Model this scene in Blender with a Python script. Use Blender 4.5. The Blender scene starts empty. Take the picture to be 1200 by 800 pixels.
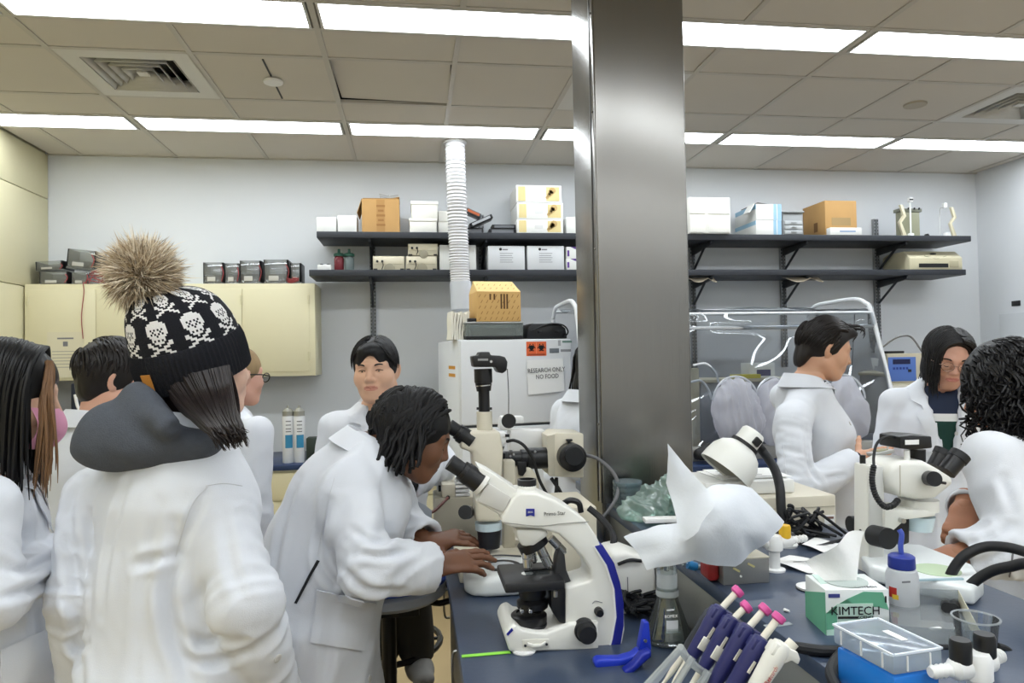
import bpy, bmesh, math, random
import numpy as np
from mathutils import Vector, Matrix, Euler

# ---------------------------------------------------------------- camera, world, exposure
SC = bpy.context.scene
COL = SC.collection
FPX = 832.3                                   # focal length in pixels of the 1200 x 800 frame
YAW, PITCH, ROLL = [math.radians(a) for a in (8.013, 1.1975, -1.0113)]
CZ = 1.52                                     # eye height of the photographer
_f = Vector((math.sin(YAW)*math.cos(PITCH), math.cos(YAW)*math.cos(PITCH), math.sin(PITCH)))
_r0 = Vector((math.cos(YAW), -math.sin(YAW), 0)); _u0 = _r0.cross(_f)
_r = _r0*math.cos(ROLL) + _u0*math.sin(ROLL)
_u = -_r0*math.sin(ROLL) + _u0*math.cos(ROLL)
cam_d = bpy.data.cameras.new('camera'); cam = bpy.data.objects.new('camera', cam_d); COL.objects.link(cam)
cam_d.sensor_width = 36.0; cam_d.lens = 36.0*FPX/1200.0; cam_d.clip_start = 0.02; cam_d.clip_end = 60
cam.matrix_world = Matrix(((_r.x, _u.x, -_f.x, 0), (_r.y, _u.y, -_f.y, 0), (_r.z, _u.z, -_f.z, CZ), (0, 0, 0, 1)))
SC.camera = cam
SC.view_settings.view_transform = 'Standard'; SC.view_settings.look = 'None'
SC.view_settings.gamma = 1.0; SC.view_settings.use_curve_mapping = False
SC.view_settings.exposure = 0.0
LAMP = 13.5                                    # strength of the fluorescent diffusers
wd = bpy.data.worlds.new('world'); SC.world = wd; wd.use_nodes = True
wd.node_tree.nodes['Background'].inputs[0].default_value = (0.6, 0.65, 0.7, 1)
wd.node_tree.nodes['Background'].inputs[1].default_value = 0.12
CAM = Vector((0, 0, CZ))
def ray(x, y): return _r*((x-600)/FPX) + _u*((400-y)/FPX) + _f
def PY(x, y, Y): d = ray(x, y); return CAM + d*(Y/d.y)        # photo direction at room depth Y
def PZ(x, y, Z): d = ray(x, y); return CAM + d*((Z-CZ)/d.z)   # photo direction on the level Z
def PX(x, y, X): d = ray(x, y); return CAM + d*(X/d.x)
def rect(x0, y0, x1, y1, Y):
    a = PY((x0+x1)/2, y1, Y).z; b = PY((x0+x1)/2, y0, Y).z; m = (y0+y1)/2
    return PY(x0, m, Y).x, PY(x1, m, Y).x, a, b
PI = math.pi
rng = random.Random(7)

# ---------------------------------------------------------------- materials
def lin(c): return tuple(((v/255)/12.92 if v/255 <= .04045 else ((v/255+.055)/1.055)**2.4) for v in c)
MATS = {}
def mat(name, rgb=(200,200,200), rough=.5, metal=0., noise=0., nscale=8., bump=0., bscale=60., spec=.5, stretch=None, emit=0., trans=0., ior=1.45, sheen=0., coat=0., sss=0.):
    if name in MATS: return MATS[name]
    m = bpy.data.materials.new(name); m.use_nodes = True; nt = m.node_tree; b = nt.nodes['Principled BSDF']
    c = lin(rgb) + (1,)
    b.inputs['Base Color'].default_value = c; b.inputs['Roughness'].default_value = rough; b.inputs['Metallic'].default_value = metal
    b.inputs['Specular IOR Level'].default_value = spec; b.inputs['IOR'].default_value = ior
    b.inputs['Transmission Weight'].default_value = trans; b.inputs['Sheen Weight'].default_value = sheen; b.inputs['Coat Weight'].default_value = coat
    if sss: b.inputs['Subsurface Weight'].default_value = sss; b.inputs['Subsurface Radius'].default_value = (.012, .005, .003); b.inputs['Subsurface Scale'].default_value = 1.0
    if emit: b.inputs['Emission Color'].default_value = c; b.inputs['Emission Strength'].default_value = emit
    if noise or bump:
        tc = nt.nodes.new('ShaderNodeTexCoord'); mp = nt.nodes.new('ShaderNodeMapping'); nt.links.new(tc.outputs['Object'], mp.inputs[0])
        if stretch: mp.inputs['Scale'].default_value = stretch
    if noise:
        n = nt.nodes.new('ShaderNodeTexNoise'); n.inputs['Scale'].default_value = nscale; n.inputs['Detail'].default_value = 5
        nt.links.new(mp.outputs[0], n.inputs['Vector'])
        mx = nt.nodes.new('ShaderNodeMix'); mx.data_type = 'RGBA'
        mx.inputs[6].default_value = tuple(max(0, v*(1-noise)) for v in c[:3]) + (1,); mx.inputs[7].default_value = tuple(min(1, v*(1+noise*.6)) for v in c[:3]) + (1,)
        nt.links.new(n.outputs[0], mx.inputs[0]); nt.links.new(mx.outputs[2], b.inputs['Base Color'])
    if bump:
        n2 = nt.nodes.new('ShaderNodeTexNoise'); n2.inputs['Scale'].default_value = bscale; n2.inputs['Detail'].default_value = 4
        nt.links.new(mp.outputs[0], n2.inputs['Vector'])
        bp = nt.nodes.new('ShaderNodeBump'); bp.inputs['Strength'].default_value = bump; bp.inputs['Distance'].default_value = .01
        nt.links.new(n2.outputs[0], bp.inputs['Height']); nt.links.new(bp.outputs[0], b.inputs['Normal'])
    MATS[name] = m; return m
def film(name, rgb=(240,245,248), gloss=.12, rough=.04, cloud=0.):
    """thin clear plastic sheet: see-through with a glossy skin and some milky haze"""
    if name in MATS: return MATS[name]
    m = bpy.data.materials.new(name); m.use_nodes = True; nt = m.node_tree; nt.nodes.clear()
    out = nt.nodes.new('ShaderNodeOutputMaterial'); tr = nt.nodes.new('ShaderNodeBsdfTransparent'); gl = nt.nodes.new('ShaderNodeBsdfGlossy')
    c = lin(rgb) + (1,); tr.inputs[0].default_value = c; gl.inputs['Roughness'].default_value = rough
    fr = nt.nodes.new('ShaderNodeFresnel'); fr.inputs[0].default_value = 1.4
    ad = nt.nodes.new('ShaderNodeMath'); ad.operation = 'ADD'; ad.inputs[1].default_value = gloss*.4; nt.links.new(fr.outputs[0], ad.inputs[0])
    mx = nt.nodes.new('ShaderNodeMixShader'); nt.links.new(ad.outputs[0], mx.inputs[0]); nt.links.new(tr.outputs[0], mx.inputs[1]); nt.links.new(gl.outputs[0], mx.inputs[2])
    last = mx
    if cloud:
        df = nt.nodes.new('ShaderNodeBsdfDiffuse'); df.inputs[0].default_value = c
        tl = nt.nodes.new('ShaderNodeBsdfTranslucent'); tl.inputs[0].default_value = c
        m3 = nt.nodes.new('ShaderNodeMixShader'); m3.inputs[0].default_value = .5; nt.links.new(df.outputs[0], m3.inputs[1]); nt.links.new(tl.outputs[0], m3.inputs[2])
        m2 = nt.nodes.new('ShaderNodeMixShader'); m2.inputs[0].default_value = cloud
        nt.links.new(mx.outputs[0], m2.inputs[1]); nt.links.new(m3.outputs[0], m2.inputs[2]); last = m2
    nt.links.new(last.outputs[0], out.inputs[0]); MATS[name] = m; return m

# ---------------------------------------------------------------- mesh builder
def rotm(rx=0, ry=0, rz=0): return Euler((rx, ry, rz)).to_matrix()
def frame_of(d):
    d = Vector(d).normalized(); up = Vector((0, 0, 1)) if abs(d.z) < .95 else Vector((0, 1, 0))
    a = up.cross(d).normalized(); return a, d.cross(a).normalized(), d
def smooth_path(pts, n=6):
    pts = [Vector(p) for p in pts]
    if len(pts) < 3: return pts
    out = []; q = [pts[0]*2-pts[1]] + pts + [pts[-1]*2-pts[-2]]
    for i in range(1, len(q)-2):
        for k in range(n):
            t = k/n; a, b, c, d = q[i-1], q[i], q[i+1], q[i+2]
            out.append(.5*((2*b)+(c-a)*t+(2*a-5*b+4*c-d)*t*t+(3*b-a-3*c+d)*t**3))
    out.append(pts[-1]); return out
class MB:
    def __init__(s): s.v = []; s.f = []; s.mi = []; s.cur = 0
    def add(s, vs, fs):
        o = len(s.v); s.v += [Vector(p) for p in vs]; s.f += [tuple(i+o for i in f) for f in fs]; s.mi += [s.cur]*len(fs); return s
    def m(s, i): s.cur = i; return s
    def box(s, c, d, r=None):
        h = Vector(d)/2; vs = [Vector((x*h.x, y*h.y, z*h.z)) for x in (-1, 1) for y in (-1, 1) for z in (-1, 1)]
        if r is not None: vs = [r @ p for p in vs]
        return s.add([p+Vector(c) for p in vs], [(0,1,3,2),(4,6,7,5),(0,4,5,1),(2,3,7,6),(0,2,6,4),(1,5,7,3)])
    def bb(s, x0, x1, y0, y1, z0, z1): return s.box(((x0+x1)/2, (y0+y1)/2, (z0+z1)/2), (abs(x1-x0), abs(y1-y0), abs(z1-z0)))
    def cyl(s, a, b, r0, r1=None, n=20, cap=True):
        r1 = r0 if r1 is None else r1; a = Vector(a); b = Vector(b); e1, e2, d = frame_of(b-a)
        vs = []
        for p, r in ((a, r0), (b, r1)):
            vs += [p + e1*(r*math.cos(2*PI*i/n)) + e2*(r*math.sin(2*PI*i/n)) for i in range(n)]
        fs = [(i, (i+1) % n, n+(i+1) % n, n+i) for i in range(n)]
        if cap: fs += [tuple(range(n-1, -1, -1)), tuple(range(n, 2*n))]
        return s.add(vs, fs)
    def tube(s, pts, r, n=8, sm=6, cap=True):
        P = smooth_path(pts, sm) if sm else [Vector(p) for p in pts]; N = len(P); R = r if callable(r) else (lambda t: r)
        e1 = None; vs = []
        for i, p in enumerate(P):
            d = (P[min(i+1, N-1)]-P[max(i-1, 0)]).normalized()
            if e1 is None: e1, e2, _ = frame_of(d)
            e1 = (e1 - d*e1.dot(d)).normalized(); e2 = d.cross(e1); rr = R(i/(N-1))
            vs += [p + e1*(rr*math.cos(2*PI*k/n)) + e2*(rr*math.sin(2*PI*k/n)) for k in range(n)]
        fs = [(i*n+k, i*n+(k+1) % n, (i+1)*n+(k+1) % n, (i+1)*n+k) for i in range(N-1) for k in range(n)]
        if cap: fs += [tuple(range(n-1, -1, -1)), tuple(range((N-1)*n, N*n))]
        return s.add(vs, fs)
    def lathe(s, prof, o=(0,0,0), ax=(0,0,1), n=24, cap=True, e=None):
        o = Vector(o); e1, e2, d = frame_of(ax); vs = []
        if e: e1 = Vector(e).normalized(); e2 = d.cross(e1)
        for r, h in prof: vs += [o + d*h + e1*(r*math.cos(2*PI*i/n)) + e2*(r*math.sin(2*PI*i/n)) for i in range(n)]
        fs = [(j*n+i, j*n+(i+1) % n, (j+1)*n+(i+1) % n, (j+1)*n+i) for j in range(len(prof)-1) for i in range(n)]
        if cap: fs += [tuple(range(n-1, -1, -1)), tuple(range((len(prof)-1)*n, len(prof)*n))]
        return s.add(vs, fs)
    def prism(s, poly, o=(0,0,0), u=(1,0,0), v=(0,0,1), depth=.1):
        """polygon (u,v) extruded both ways along u x v by depth/2"""
        o, u, v = Vector(o), Vector(u), Vector(v); w = u.cross(v).normalized()*(depth/2); n = len(poly)
        A = [o+u*a+v*b+w for a, b in poly]; B = [o+u*a+v*b-w for a, b in poly]
        ar = sum(poly[i][0]*poly[(i+1) % n][1]-poly[(i+1) % n][0]*poly[i][1] for i in range(n))
        fs = [tuple(range(n)), tuple(range(2*n-1, n-1, -1))] + [(i, n+i, n+(i+1) % n, (i+1) % n) for i in range(n)]
        if ar < 0: fs = [tuple(reversed(f)) for f in fs]
        return s.add(A+B, fs)
    def sheet(s, fn, nu, nv, th=0.):
        vs = [Vector(fn(i/nu, j/nv)) for j in range(nv+1) for i in range(nu+1)]; W = nu+1
        fs = [(j*W+i, j*W+i+1, (j+1)*W+i+1, (j+1)*W+i) for j in range(nv) for i in range(nu)]
        if not th: return s.add(vs, fs)
        N = [Vector() for _ in vs]
        for f in fs:
            nn = (vs[f[1]]-vs[f[0]]).cross(vs[f[3]]-vs[f[0]])
            for i in f: N[i] += nn
        bs = [p - q.normalized()*th for p, q in zip(vs, N)]; o = len(vs)
        f2 = [tuple(o+i for i in reversed(f)) for f in fs]
        rim = [i for i in range(W)] + [j*W+nu for j in range(1, nv+1)] + [nv*W+i for i in range(nu-1, -1, -1)] + [j*W for j in range(nv-1, 0, -1)]
        f3 = [(rim[(k+1) % len(rim)], rim[k], o+rim[k], o+rim[(k+1) % len(rim)]) for k in range(len(rim))]
        return s.add(vs+bs, fs+f2+f3)
    def ball(s, c, r, n=14, m=10, R=None):
        r = Vector((r, r, r)) if isinstance(r, (int, float)) else Vector(r); c = Vector(c); vs = []
        for j in range(m+1):
            t = PI*j/m
            for i in range(n):
                p = Vector((r.x*math.sin(t)*math.cos(2*PI*i/n), r.y*math.sin(t)*math.sin(2*PI*i/n), -r.z*math.cos(t)))
                vs.append(c + (R @ p if R is not None else p))
        fs = [(j*n+i, j*n+(i+1) % n, (j+1)*n+(i+1) % n, (j+1)*n+i) for j in range(m) for i in range(n)]
        return s.add(vs, fs)
    def xf(s, M): s.v = [M @ p for p in s.v]; return s
    def mesh(s, name, mats, bevel=0., seg=2, smooth=35., weld=True):
        me = bpy.data.meshes.new(name); me.from_pydata([tuple(p) for p in s.v], [], s.f)
        for m_ in (mats if isinstance(mats, (list, tuple)) else [mats]): me.materials.append(m_)
        if any(s.mi): me.polygons.foreach_set('material_index', s.mi)
        if bevel or weld:
            bm = bmesh.new(); bm.from_mesh(me)
            if weld: bmesh.ops.remove_doubles(bm, verts=bm.verts, dist=1e-6)
            if bevel:
                es = [e for e in bm.edges if len(e.link_faces) == 2 and e.calc_face_angle(0) > math.radians(40)]
                bmesh.ops.bevel(bm, geom=es, offset=bevel, segments=seg, affect='EDGES', profile=.5, clamp_overlap=True)
            bm.to_mesh(me); bm.free()
        if smooth:
            me.polygons.foreach_set('use_smooth', [True]*len(me.polygons)); me.set_sharp_from_angle(angle=math.radians(smooth))
        me.update(); return me

def link(name, me, parent=None, loc=None):
    o = bpy.data.objects.new(name, me); COL.objects.link(o)
    if parent is not None: o.parent = parent
    if loc is not None: o.location = loc
    return o
def tag(o, label=None, cat=None, group=None, kind=None):
    if label: o['label'] = label
    if cat: o['category'] = cat
    if group: o['group'] = group
    if kind: o['kind'] = kind
    return o
def thing(name, label, cat, loc=(0,0,0), rz=0., group=None):
    o = bpy.data.objects.new(name, None); COL.objects.link(o); o.location = loc; o.rotation_euler = (0, 0, rz)
    o.empty_display_size = .05; return tag(o, label, cat, group)
def wm(o):
    M = Matrix.Translation(o.location) @ o.rotation_euler.to_matrix().to_4x4()
    return wm(o.parent) @ M if o.parent else M
def part(root, name, mb, m, bevel=0., world=False, smooth=35., label=None, seg=2, kind=None):
    if world: mb.xf(wm(root).inverted())
    o = link(name, mb.mesh(name, m, bevel, seg, smooth), root)
    if label: o['label'] = label
    if kind: o['kind'] = kind
    return o
def solo(name, label, cat, mb, m, bevel=0., group=None, smooth=35., loc=None):
    """a thing that is one mesh; origin moved to its base"""
    xs = [p.x for p in mb.v]; ys = [p.y for p in mb.v]; zs = [p.z for p in mb.v]
    c = Vector(((min(xs)+max(xs))/2, (min(ys)+max(ys))/2, min(zs))); mb.xf(Matrix.Translation(-c))
    o = link(name, mb.mesh(name, m, bevel, 2, smooth), None, c); return tag(o, label, cat, group)
def struct(name, mb, m, bevel=0., parent=None, label=None):
    o = link(name, mb.mesh(name, m, bevel), parent)
    if parent is None: o['kind'] = 'structure'
    if label: o['label'] = label
    return o
def text_mesh(body, size, align='CENTER', ext=.0004):
    cu = bpy.data.curves.new('text', 'FONT'); cu.body = body; cu.size = size; cu.align_x = align; cu.align_y = 'CENTER'; cu.extrude = ext; cu.resolution_u = 2
    o = bpy.data.objects.new('text', cu); COL.objects.link(o); dg = bpy.context.evaluated_depsgraph_get()
    me = bpy.data.meshes.new_from_object(o.evaluated_get(dg)); bpy.data.objects.remove(o); bpy.data.curves.remove(cu); return me
def lettering(parent, body, size, o, u, v, m, name='lettering', align='CENTER', sx=1.):
    """flat lettering: baseline direction u, up direction v (in the parent's own frame)"""
    me = text_mesh(body, size, align); u = Vector(u).normalized(); v = Vector(v); v = (v-u*v.dot(u)).normalized(); w = u.cross(v); o = Vector(o)
    me.transform(Matrix(((u.x*sx, v.x, w.x, o.x), (u.y*sx, v.y, w.y, o.y), (u.z*sx, v.z, w.z, o.z), (0, 0, 0, 1))))
    me.materials.clear(); me.materials.append(m); return link(name, me, parent)
# ---------------------------------------------------------------- the room
XL, XR, YB, YF, ZC = -2.43, 4.58, 5.19, -3.0, CZ+1.425
ZL, ZR = .90, 1.05                      # heights of the low and the high bench
wallm = mat('wall_paint', (219,222,225), .85, noise=.03, nscale=1.5, bump=.05, bscale=180)
creamm = mat('cream_panel', (216,209,174), .55, noise=.03, nscale=3)
creamd = mat('cream_cabinet', (222,215,181), .45, noise=.025, nscale=4)
floorm = mat('tan_floor', (184,162,122), .35, noise=.12, nscale=2.5)
tilem = mat('ceiling_tile_board', (205,199,189), .95, noise=.04, nscale=2, bump=.12, bscale=260)
gridm = mat('ceiling_grid_metal', (190,185,176), .5)
plenum = mat('dark_plenum', (40,38,36), .9)
blackm = mat('matte_black', (18,18,20), .5)
blackp = mat('black_plastic', (24,24,26), .35)
rubber = mat('black_rubber', (22,23,26), .55)
darkm = mat('dark_grey_metal', (52,55,60), .45, metal=.2)
steel = mat('steel', (190,190,188), .28, metal=1.)
chrome = mat('chrome', (225,225,228), .12, metal=1.)
whitep = mat('white_plastic', (232,232,230), .35)
offw = mat('off_white_plastic', (222,217,203), .4)
paperm = mat('white_paper', (238,238,236), .8)
inkm = mat('black_ink', (25,25,28), .7)
greyink = mat('grey_ink', (120,120,124), .7)
struct('floor', MB().bb(XL-.3, XR+.3, YF-.3, YB+.3, -.1, 0), floorm)
wb = struct('wall_back', MB().bb(XL-.2, XR+.2, YB, YB+.15, 0, ZC+.4), wallm)
wr = struct('wall_right', MB().bb(XR, XR+.15, YF, YB, 0, ZC+.4), wallm)
struct('wall_front', MB().bb(XL-.2, XR+.2, YF-.15, YF, 0, ZC+.4), wallm)
wl = struct('wall_left', MB().bb(XL-.15, XL-.02, YF, YB, 0, ZC+.4), creamm)
for y0 in (YB, YB-1.35, YB-2.7, YB-4.05, YB-5.4, YB-6.75):
    for z0, z1 in ((0, .9), (.9, 2.02), (2.02, 2.64), (2.64, ZC)):
        struct('wall_panel', MB().bb(XL-.025, XL, max(YF, y0-1.345), y0-.005, z0+.003, z1-.003), creamm, .002, wl)
# access panel and label plate on the right wall
q0 = PX(1172, 368, XR); q1 = PX(1186, 357, XR); q2 = PX(1196, 353, XR)
struct('access_panel', MB().bb(XR-.008, XR, q0.y-.75, q0.y, 1.0, q0.z), mat('panel_paint', (205,208,210), .6), .003, wr)
struct('label_plate', MB().bb(XR-.006, XR, q2.y, q1.y, q1.z-.012, q1.z+.028), blackp, .002, wr)

ceil = struct('ceiling', MB().bb(XL-.1, XR+.1, YF-.1, YB+.1, ZC+.28, ZC+.4), plenum)
xs = [XL] + [-.385+.61*k for k in range(-3, 9)] + [XR]
rows = []                                # (y0, y1, is_light)
for j in range(-3, 2):
    b = 2.865 + 1.465*j - (.61 if j < 0 else 0)
    rows += [(b, b+.25, 1), (b+.25, b+.55, 0), (b+.55, b+1.14, 0), (b+1.14, b+1.465, 0)]
    if j == -1: rows += [(b+1.465, b+2.075, 0)]
rows = [r for r in rows if r[1] < 4.6] + [(4.58, YB, 0), (YF, rows[0][0], 0)]
tile_cache = {}
def tile_mesh(w, d):
    k = (round(w, 3), round(d, 3))
    if k not in tile_cache: tile_cache[k] = MB().box((0, 0, .009), (w-.022, d-.022, .018)).mesh('ceiling_tile', tilem, .003, 1)
    return tile_cache[k]
def is_vent(i, y0): return abs(y0-3.415) < .01 and any(abs(xs[i]-v) < .05 for v in (-1.605, .835, 3.275))
for (y0, y1, li) in rows:
    if li: continue
    for i in range(len(xs)-1):
        if is_vent(i, y0) or xs[i+1]-xs[i] < .03: continue
        o = link('ceiling_tile', tile_mesh(xs[i+1]-xs[i], y1-y0), ceil, ((xs[i]+xs[i+1])/2, (y0+y1)/2, ZC+.001))
        if abs(y0-3.415) < .01 and abs(xs[i]+.385) < .05: o.rotation_euler = (-.03, .035, -.035); o.location.y -= .03; o.location.z += .012
ymarks = sorted({round(a, 3) for r in rows for a in r[:2]})
for x in xs[1:-1]:
    full = any(abs(x-e) < .05 for e in (-1.605, -.385, .835, 2.055, 3.275, 4.495))
    if full: struct('ceiling_grid_bar', MB().bb(x-.013, x+.013, YF, YB, ZC-.004, ZC+.014), gridm, 0, ceil); continue
    lr = sorted(r for r in rows if r[2]); seq = [(YF, lr[0][0])]+[(lr[k][1], lr[k+1][0]) for k in range(len(lr)-1)]+[(lr[-1][1], YB)]
    for y0, y1 in seq:
        if y1-y0 > .02: struct('ceiling_grid_bar', MB().bb(x-.013, x+.013, y0, y1, ZC-.004, ZC+.014), gridm, 0, ceil)
for y in ymarks[1:-1]: struct('ceiling_grid_bar', MB().bb(XL, XR, y-.013, y+.013, ZC-.0035, ZC+.0135), gridm, 0, ceil)
struct('ceiling_grid_bar', MB().bb(XL, XR, YB-.02, YB, ZC-.004, ZC+.014), gridm, 0, ceil)

# fluorescent troffers, one thing each
diff = mat('lit_diffuser', (242,249,255), .5, emit=LAMP)
troff = mat('fixture_metal', (205,203,198), .4)
ends = [XL+.01, -1.605, -.385, .835, 2.055, 3.275, 4.495]
ordn = ['leftmost', 'second from left', 'third from left', 'third from right', 'second from right', 'rightmost']
for (y0, y1, li) in rows:
    if not li: continue
    for i in range(6):
        x0, x1 = ends[i]+.02, ends[i+1]-.02
        if y0 > 4: lab, grp = ordn[i] + ' glowing fluorescent panel in the far row by the back wall', 'ceiling lights of the far row'
        elif y0 > 2.5: lab, grp = ordn[i] + ' glowing fluorescent panel in the near row at the top edge', 'ceiling lights of the near row'
        else: lab, grp = 'fluorescent ceiling panel overhead, out of the picture above the photographer', 'ceiling lights above the photographer'
        t = thing('ceiling_light', lab, 'light', ((x0+x1)/2, (y0+y1)/2, ZC-.006), 0, grp)
        w, d = x1-x0, y1-y0-.01
        fr = MB(); fr.bb(-w/2, w/2, -d/2, -d/2+.012, 0, .07); fr.bb(-w/2, w/2, d/2-.012, d/2, 0, .07); fr.bb(-w/2, -w/2+.012, -d/2+.012, d/2-.012, 0, .07); fr.bb(w/2-.012, w/2, -d/2+.012, d/2-.012, 0, .07); fr.bb(-w/2, w/2, -d/2, d/2, .07, .075)
        part(t, 'frame', fr, troff)
        part(t, 'diffuser', MB().bb(-w/2+.012, w/2-.012, -d/2+.012, d/2-.012, .006, .012), diff)
# supply air diffusers
ventw = mat('vent_metal', (208,206,200), .45)
for x, lab in ((-1.3, 'square white ceiling air vent with louvres, above the pompom hat'), (1.14, 'white ceiling air vent half hidden behind the steel column'), (3.58, 'square white ceiling air vent at the right edge of the ceiling')):
    t = thing('air_vent', lab, 'vent', (x, 3.71, ZC-.004), 0, 'ceiling air vents')
    fr = MB()
    for a, b, c, d in ((-.295, .295, -.285, -.205), (-.295, .295, .205, .285), (-.295, -.21, -.205, .205), (.21, .295, -.205, .205)): fr.bb(a, b, c, d, 0, .014)
    part(t, 'frame', fr, ventw)
    part(t, 'duct_box', MB().bb(-.22, .22, -.22, .22, .09, .1), plenum)
    for k in range(4):
        s = .205-.044*k
        for sx, sy in ((1, 0), (-1, 0), (0, 1), (0, -1)):
            l = MB(); L = s*2
            if sx: l.add([(sx*s, -s, .002), (sx*s, s, .002), (sx*(s-.028), s-.028, .05), (sx*(s-.028), -s+.028, .05)], [(0, 1, 2, 3)])
            else: l.add([(-s, sy*s, .002), (s, sy*s, .002), (s-.028, sy*(s-.028), .05), (-s+.028, sy*(s-.028), .05)], [(0, 1, 2, 3)])
            o = part(t, 'louvre', l, ventw); sm = o.modifiers.new('thick', 'SOLIDIFY'); sm.thickness = .003
    part(t, 'centre_plate', MB().box((0, 0, .012), (.05, .05, .008)), ventw)
t = thing('sprinkler_cover', 'round white sprinkler cover crossed by black slits in a ceiling tile', 'sprinkler', (-.68, 3.715, ZC-.012))
part(t, 'disc', MB().lathe([(.02, .012), (.045, .010), (.05, .004), (.046, -.004), (.0, -.008)], n=24), whitep)
for s in (-1, 1): part(t, 'slit', MB().box((s*.0, s*.155, .011), (.008, .2, .004), rotm(0, 0, .0)), blackm)
solo('detector_disc', 'plain flat round cover plate on the ceiling near the right vent', 'cover', MB().lathe([(.06, 0), (.062, .004), (.062, .011)], (2.92, 3.735, ZC-.01), n=24), mat('tile_disc', (178,170,154), .7))

# brushed steel column between the benches
m = mat('brushed_steel', (136,134,130), .26, metal=1., noise=.08, nscale=6, stretch=(60, 60, .6), bump=.05, bscale=9)
cx0, cy0 = .588, 2.19; cx1 = PY(807, 300, cy0).x; cy1 = cy0 + (cx1-cx0)
t = thing('steel_column', 'floor to ceiling brushed stainless steel column rising from the bench', 'column', ((cx0+cx1)/2, (cy0+cy1)/2, 0))
part(t, 'sleeve', MB().bb(cx0, cx1, cy0, cy1, 0, ZC+.02), m, .006, True, seg=3)
for z in (): pass
part(t, 'seam_strip', MB().bb(cx0-.003, cx0+.001, cy0+.045, cy0+.052, ZR, ZC), mat('seam', (96,94,90), .4, metal=1.), 0, True)
part(t, 'corner_strip', MB().bb(cx0-.003, cx0+.001, cy0+.002, cy0+.03, ZR+.002, ZC-.002), m, .001, True)
for z in (1.30, 1.86, 2.30, 2.62): part(t, 'rivet', MB().lathe([(.004, 0), (.004, .002), (.001, .004)], (cx0-.003, cy0+.016, z), (-1, 0, 0), 8), m, 0, True)

# ---------------------------------------------------------------- benches
navy = mat('navy_benchtop', (60,72,92), .30, noise=.10, nscale=5, bump=.02, bscale=90)
navyd = mat('navy_edge', (28,34,46), .4)
cabg = mat('bench_cabinet', (150,146,134), .45)
panelm = mat('bench_side_steel', (168,168,160), .35, metal=.55, noise=.08, nscale=5)
BL0, BL1, BR1 = .088, .60, 1.125
t = thing('low_bench', 'low lab bench with navy top, carrying the two tall microscopes', 'bench', ((BL0+BL1)/2, 1.5, 0))
part(t, 'bench_top', MB().bb(BL0, BL1, .35, 2.62, ZL-.032, ZL), navy, .004, True)
part(t, 'cabinet_body', MB().bb(BL0+.05, BL1-.01, .4, 2.58, .10, ZL-.033), cabg, .004, True)
part(t, 'kick_plate', MB().bb(BL0+.09, BL1-.03, .45, 2.55, 0, .10), blackm, 0, True)
for k in range(4):
    y = .45+k*.53
    d = part(t, 'door', MB().bb(BL0+.032, BL0+.049, y, y+.51, .13, ZL-.06), cabg, .003, True)
    part(d, 'handle', MB().tube([(BL0+.03, y+.5, .70), (BL0+.012, y+.5, .69), (BL0+.012, y+.5, .61), (BL0+.03, y+.5, .60)], .004, 6, 4), steel, 0, True)
t = thing('high_bench', 'higher lab bench with navy top in the right foreground, steel sided', 'bench', ((BL1+BR1)/2, 1.5, 0))
part(t, 'bench_top', MB().bb(BL1, BR1, .3, 2.62, ZR-.03, ZR), navy, .003, True)
part(t, 'side_panel', MB().bb(BL1+.012, BL1+.03, .35, 2.6, ZL+.001, ZR-.031), panelm, .002, True)
part(t, 'cabinet_body', MB().bb(BL1+.031, BR1-.03, .35, 2.6, .10, ZR-.031), cabg, .004, True)
part(t, 'kick_plate', MB().bb(BL1+.06, BR1-.07, .4, 2.55, 0, .099), blackm, 0, True)
for k in range(4):
    y = .4+k*.54
    d = part(t, 'door', MB().bb(BR1-.029, BR1-.012, y, y+.52, .13, ZR-.06), cabg, .003, True)
    part(d, 'handle', MB().tube([(BR1-.012, y+.5, .70), (BR1+.008, y+.5, .69), (BR1+.008, y+.5, .61), (BR1-.012, y+.5, .60)], .004, 6, 4), steel, 0, True)
for y in (1.72, 1.25):
    part(t, 'outlet_plate', MB().bb(BL1+.006, BL1+.0118, y, y+.075, ZL+.03, ZL+.105), mat('outlet_steel', (185,185,178), .3, metal=.8), .001, True)

# back counter below the wall cabinets and below the tent
def counter(name, label, x0, x1, yf, z):
    t = thing(name, label, 'counter', ((x0+x1)/2, (yf+YB)/2, 0))
    part(t, 'counter_top', MB().bb(x0, x1, yf, YB-.01, z-.035, z), navyd if x0 > 1 else mat('counter_navy', (38,56,92), .35), .004, True)
    part(t, 'cabinet_body', MB().bb(x0+.01, x1-.01, yf+.04, YB-.02, .1, z-.036), creamd, .003, True)
    part(t, 'kick_plate', MB().bb(x0+.03, x1-.03, yf+.1, YB-.04, 0, .099), blackm, 0, True)
    n = max(1, round((x1-x0)/.5)); w = (x1-x0-.04)/n
    for k in range(n):
        a = x0+.02+k*w
        dr = part(t, 'drawer', MB().bb(a+.004, a+w-.004, yf+.02, yf+.039, z-.22, z-.05), creamd, .003, True)
        part(dr, 'handle', MB().tube([(a+w/2-.05, yf+.02, z-.13), (a+w/2-.045, yf, z-.13), (a+w/2+.045, yf, z-.13), (a+w/2+.05, yf+.02, z-.13)], .004, 6, 3), steel, 0, True)
        part(t, 'door', MB().bb(a+.004, a+w-.004, yf+.02, yf+.039, .12, z-.23), creamd, .003, True)
    return t
counter('back_counter', 'cream base cabinets with blue counter top along the left back wall', XL+.01, .15, 4.52, .88)
counter('side_counter', 'dark topped counter carrying the clear plastic glove tent', 1.0, 4.0, 3.55, .93)

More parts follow.
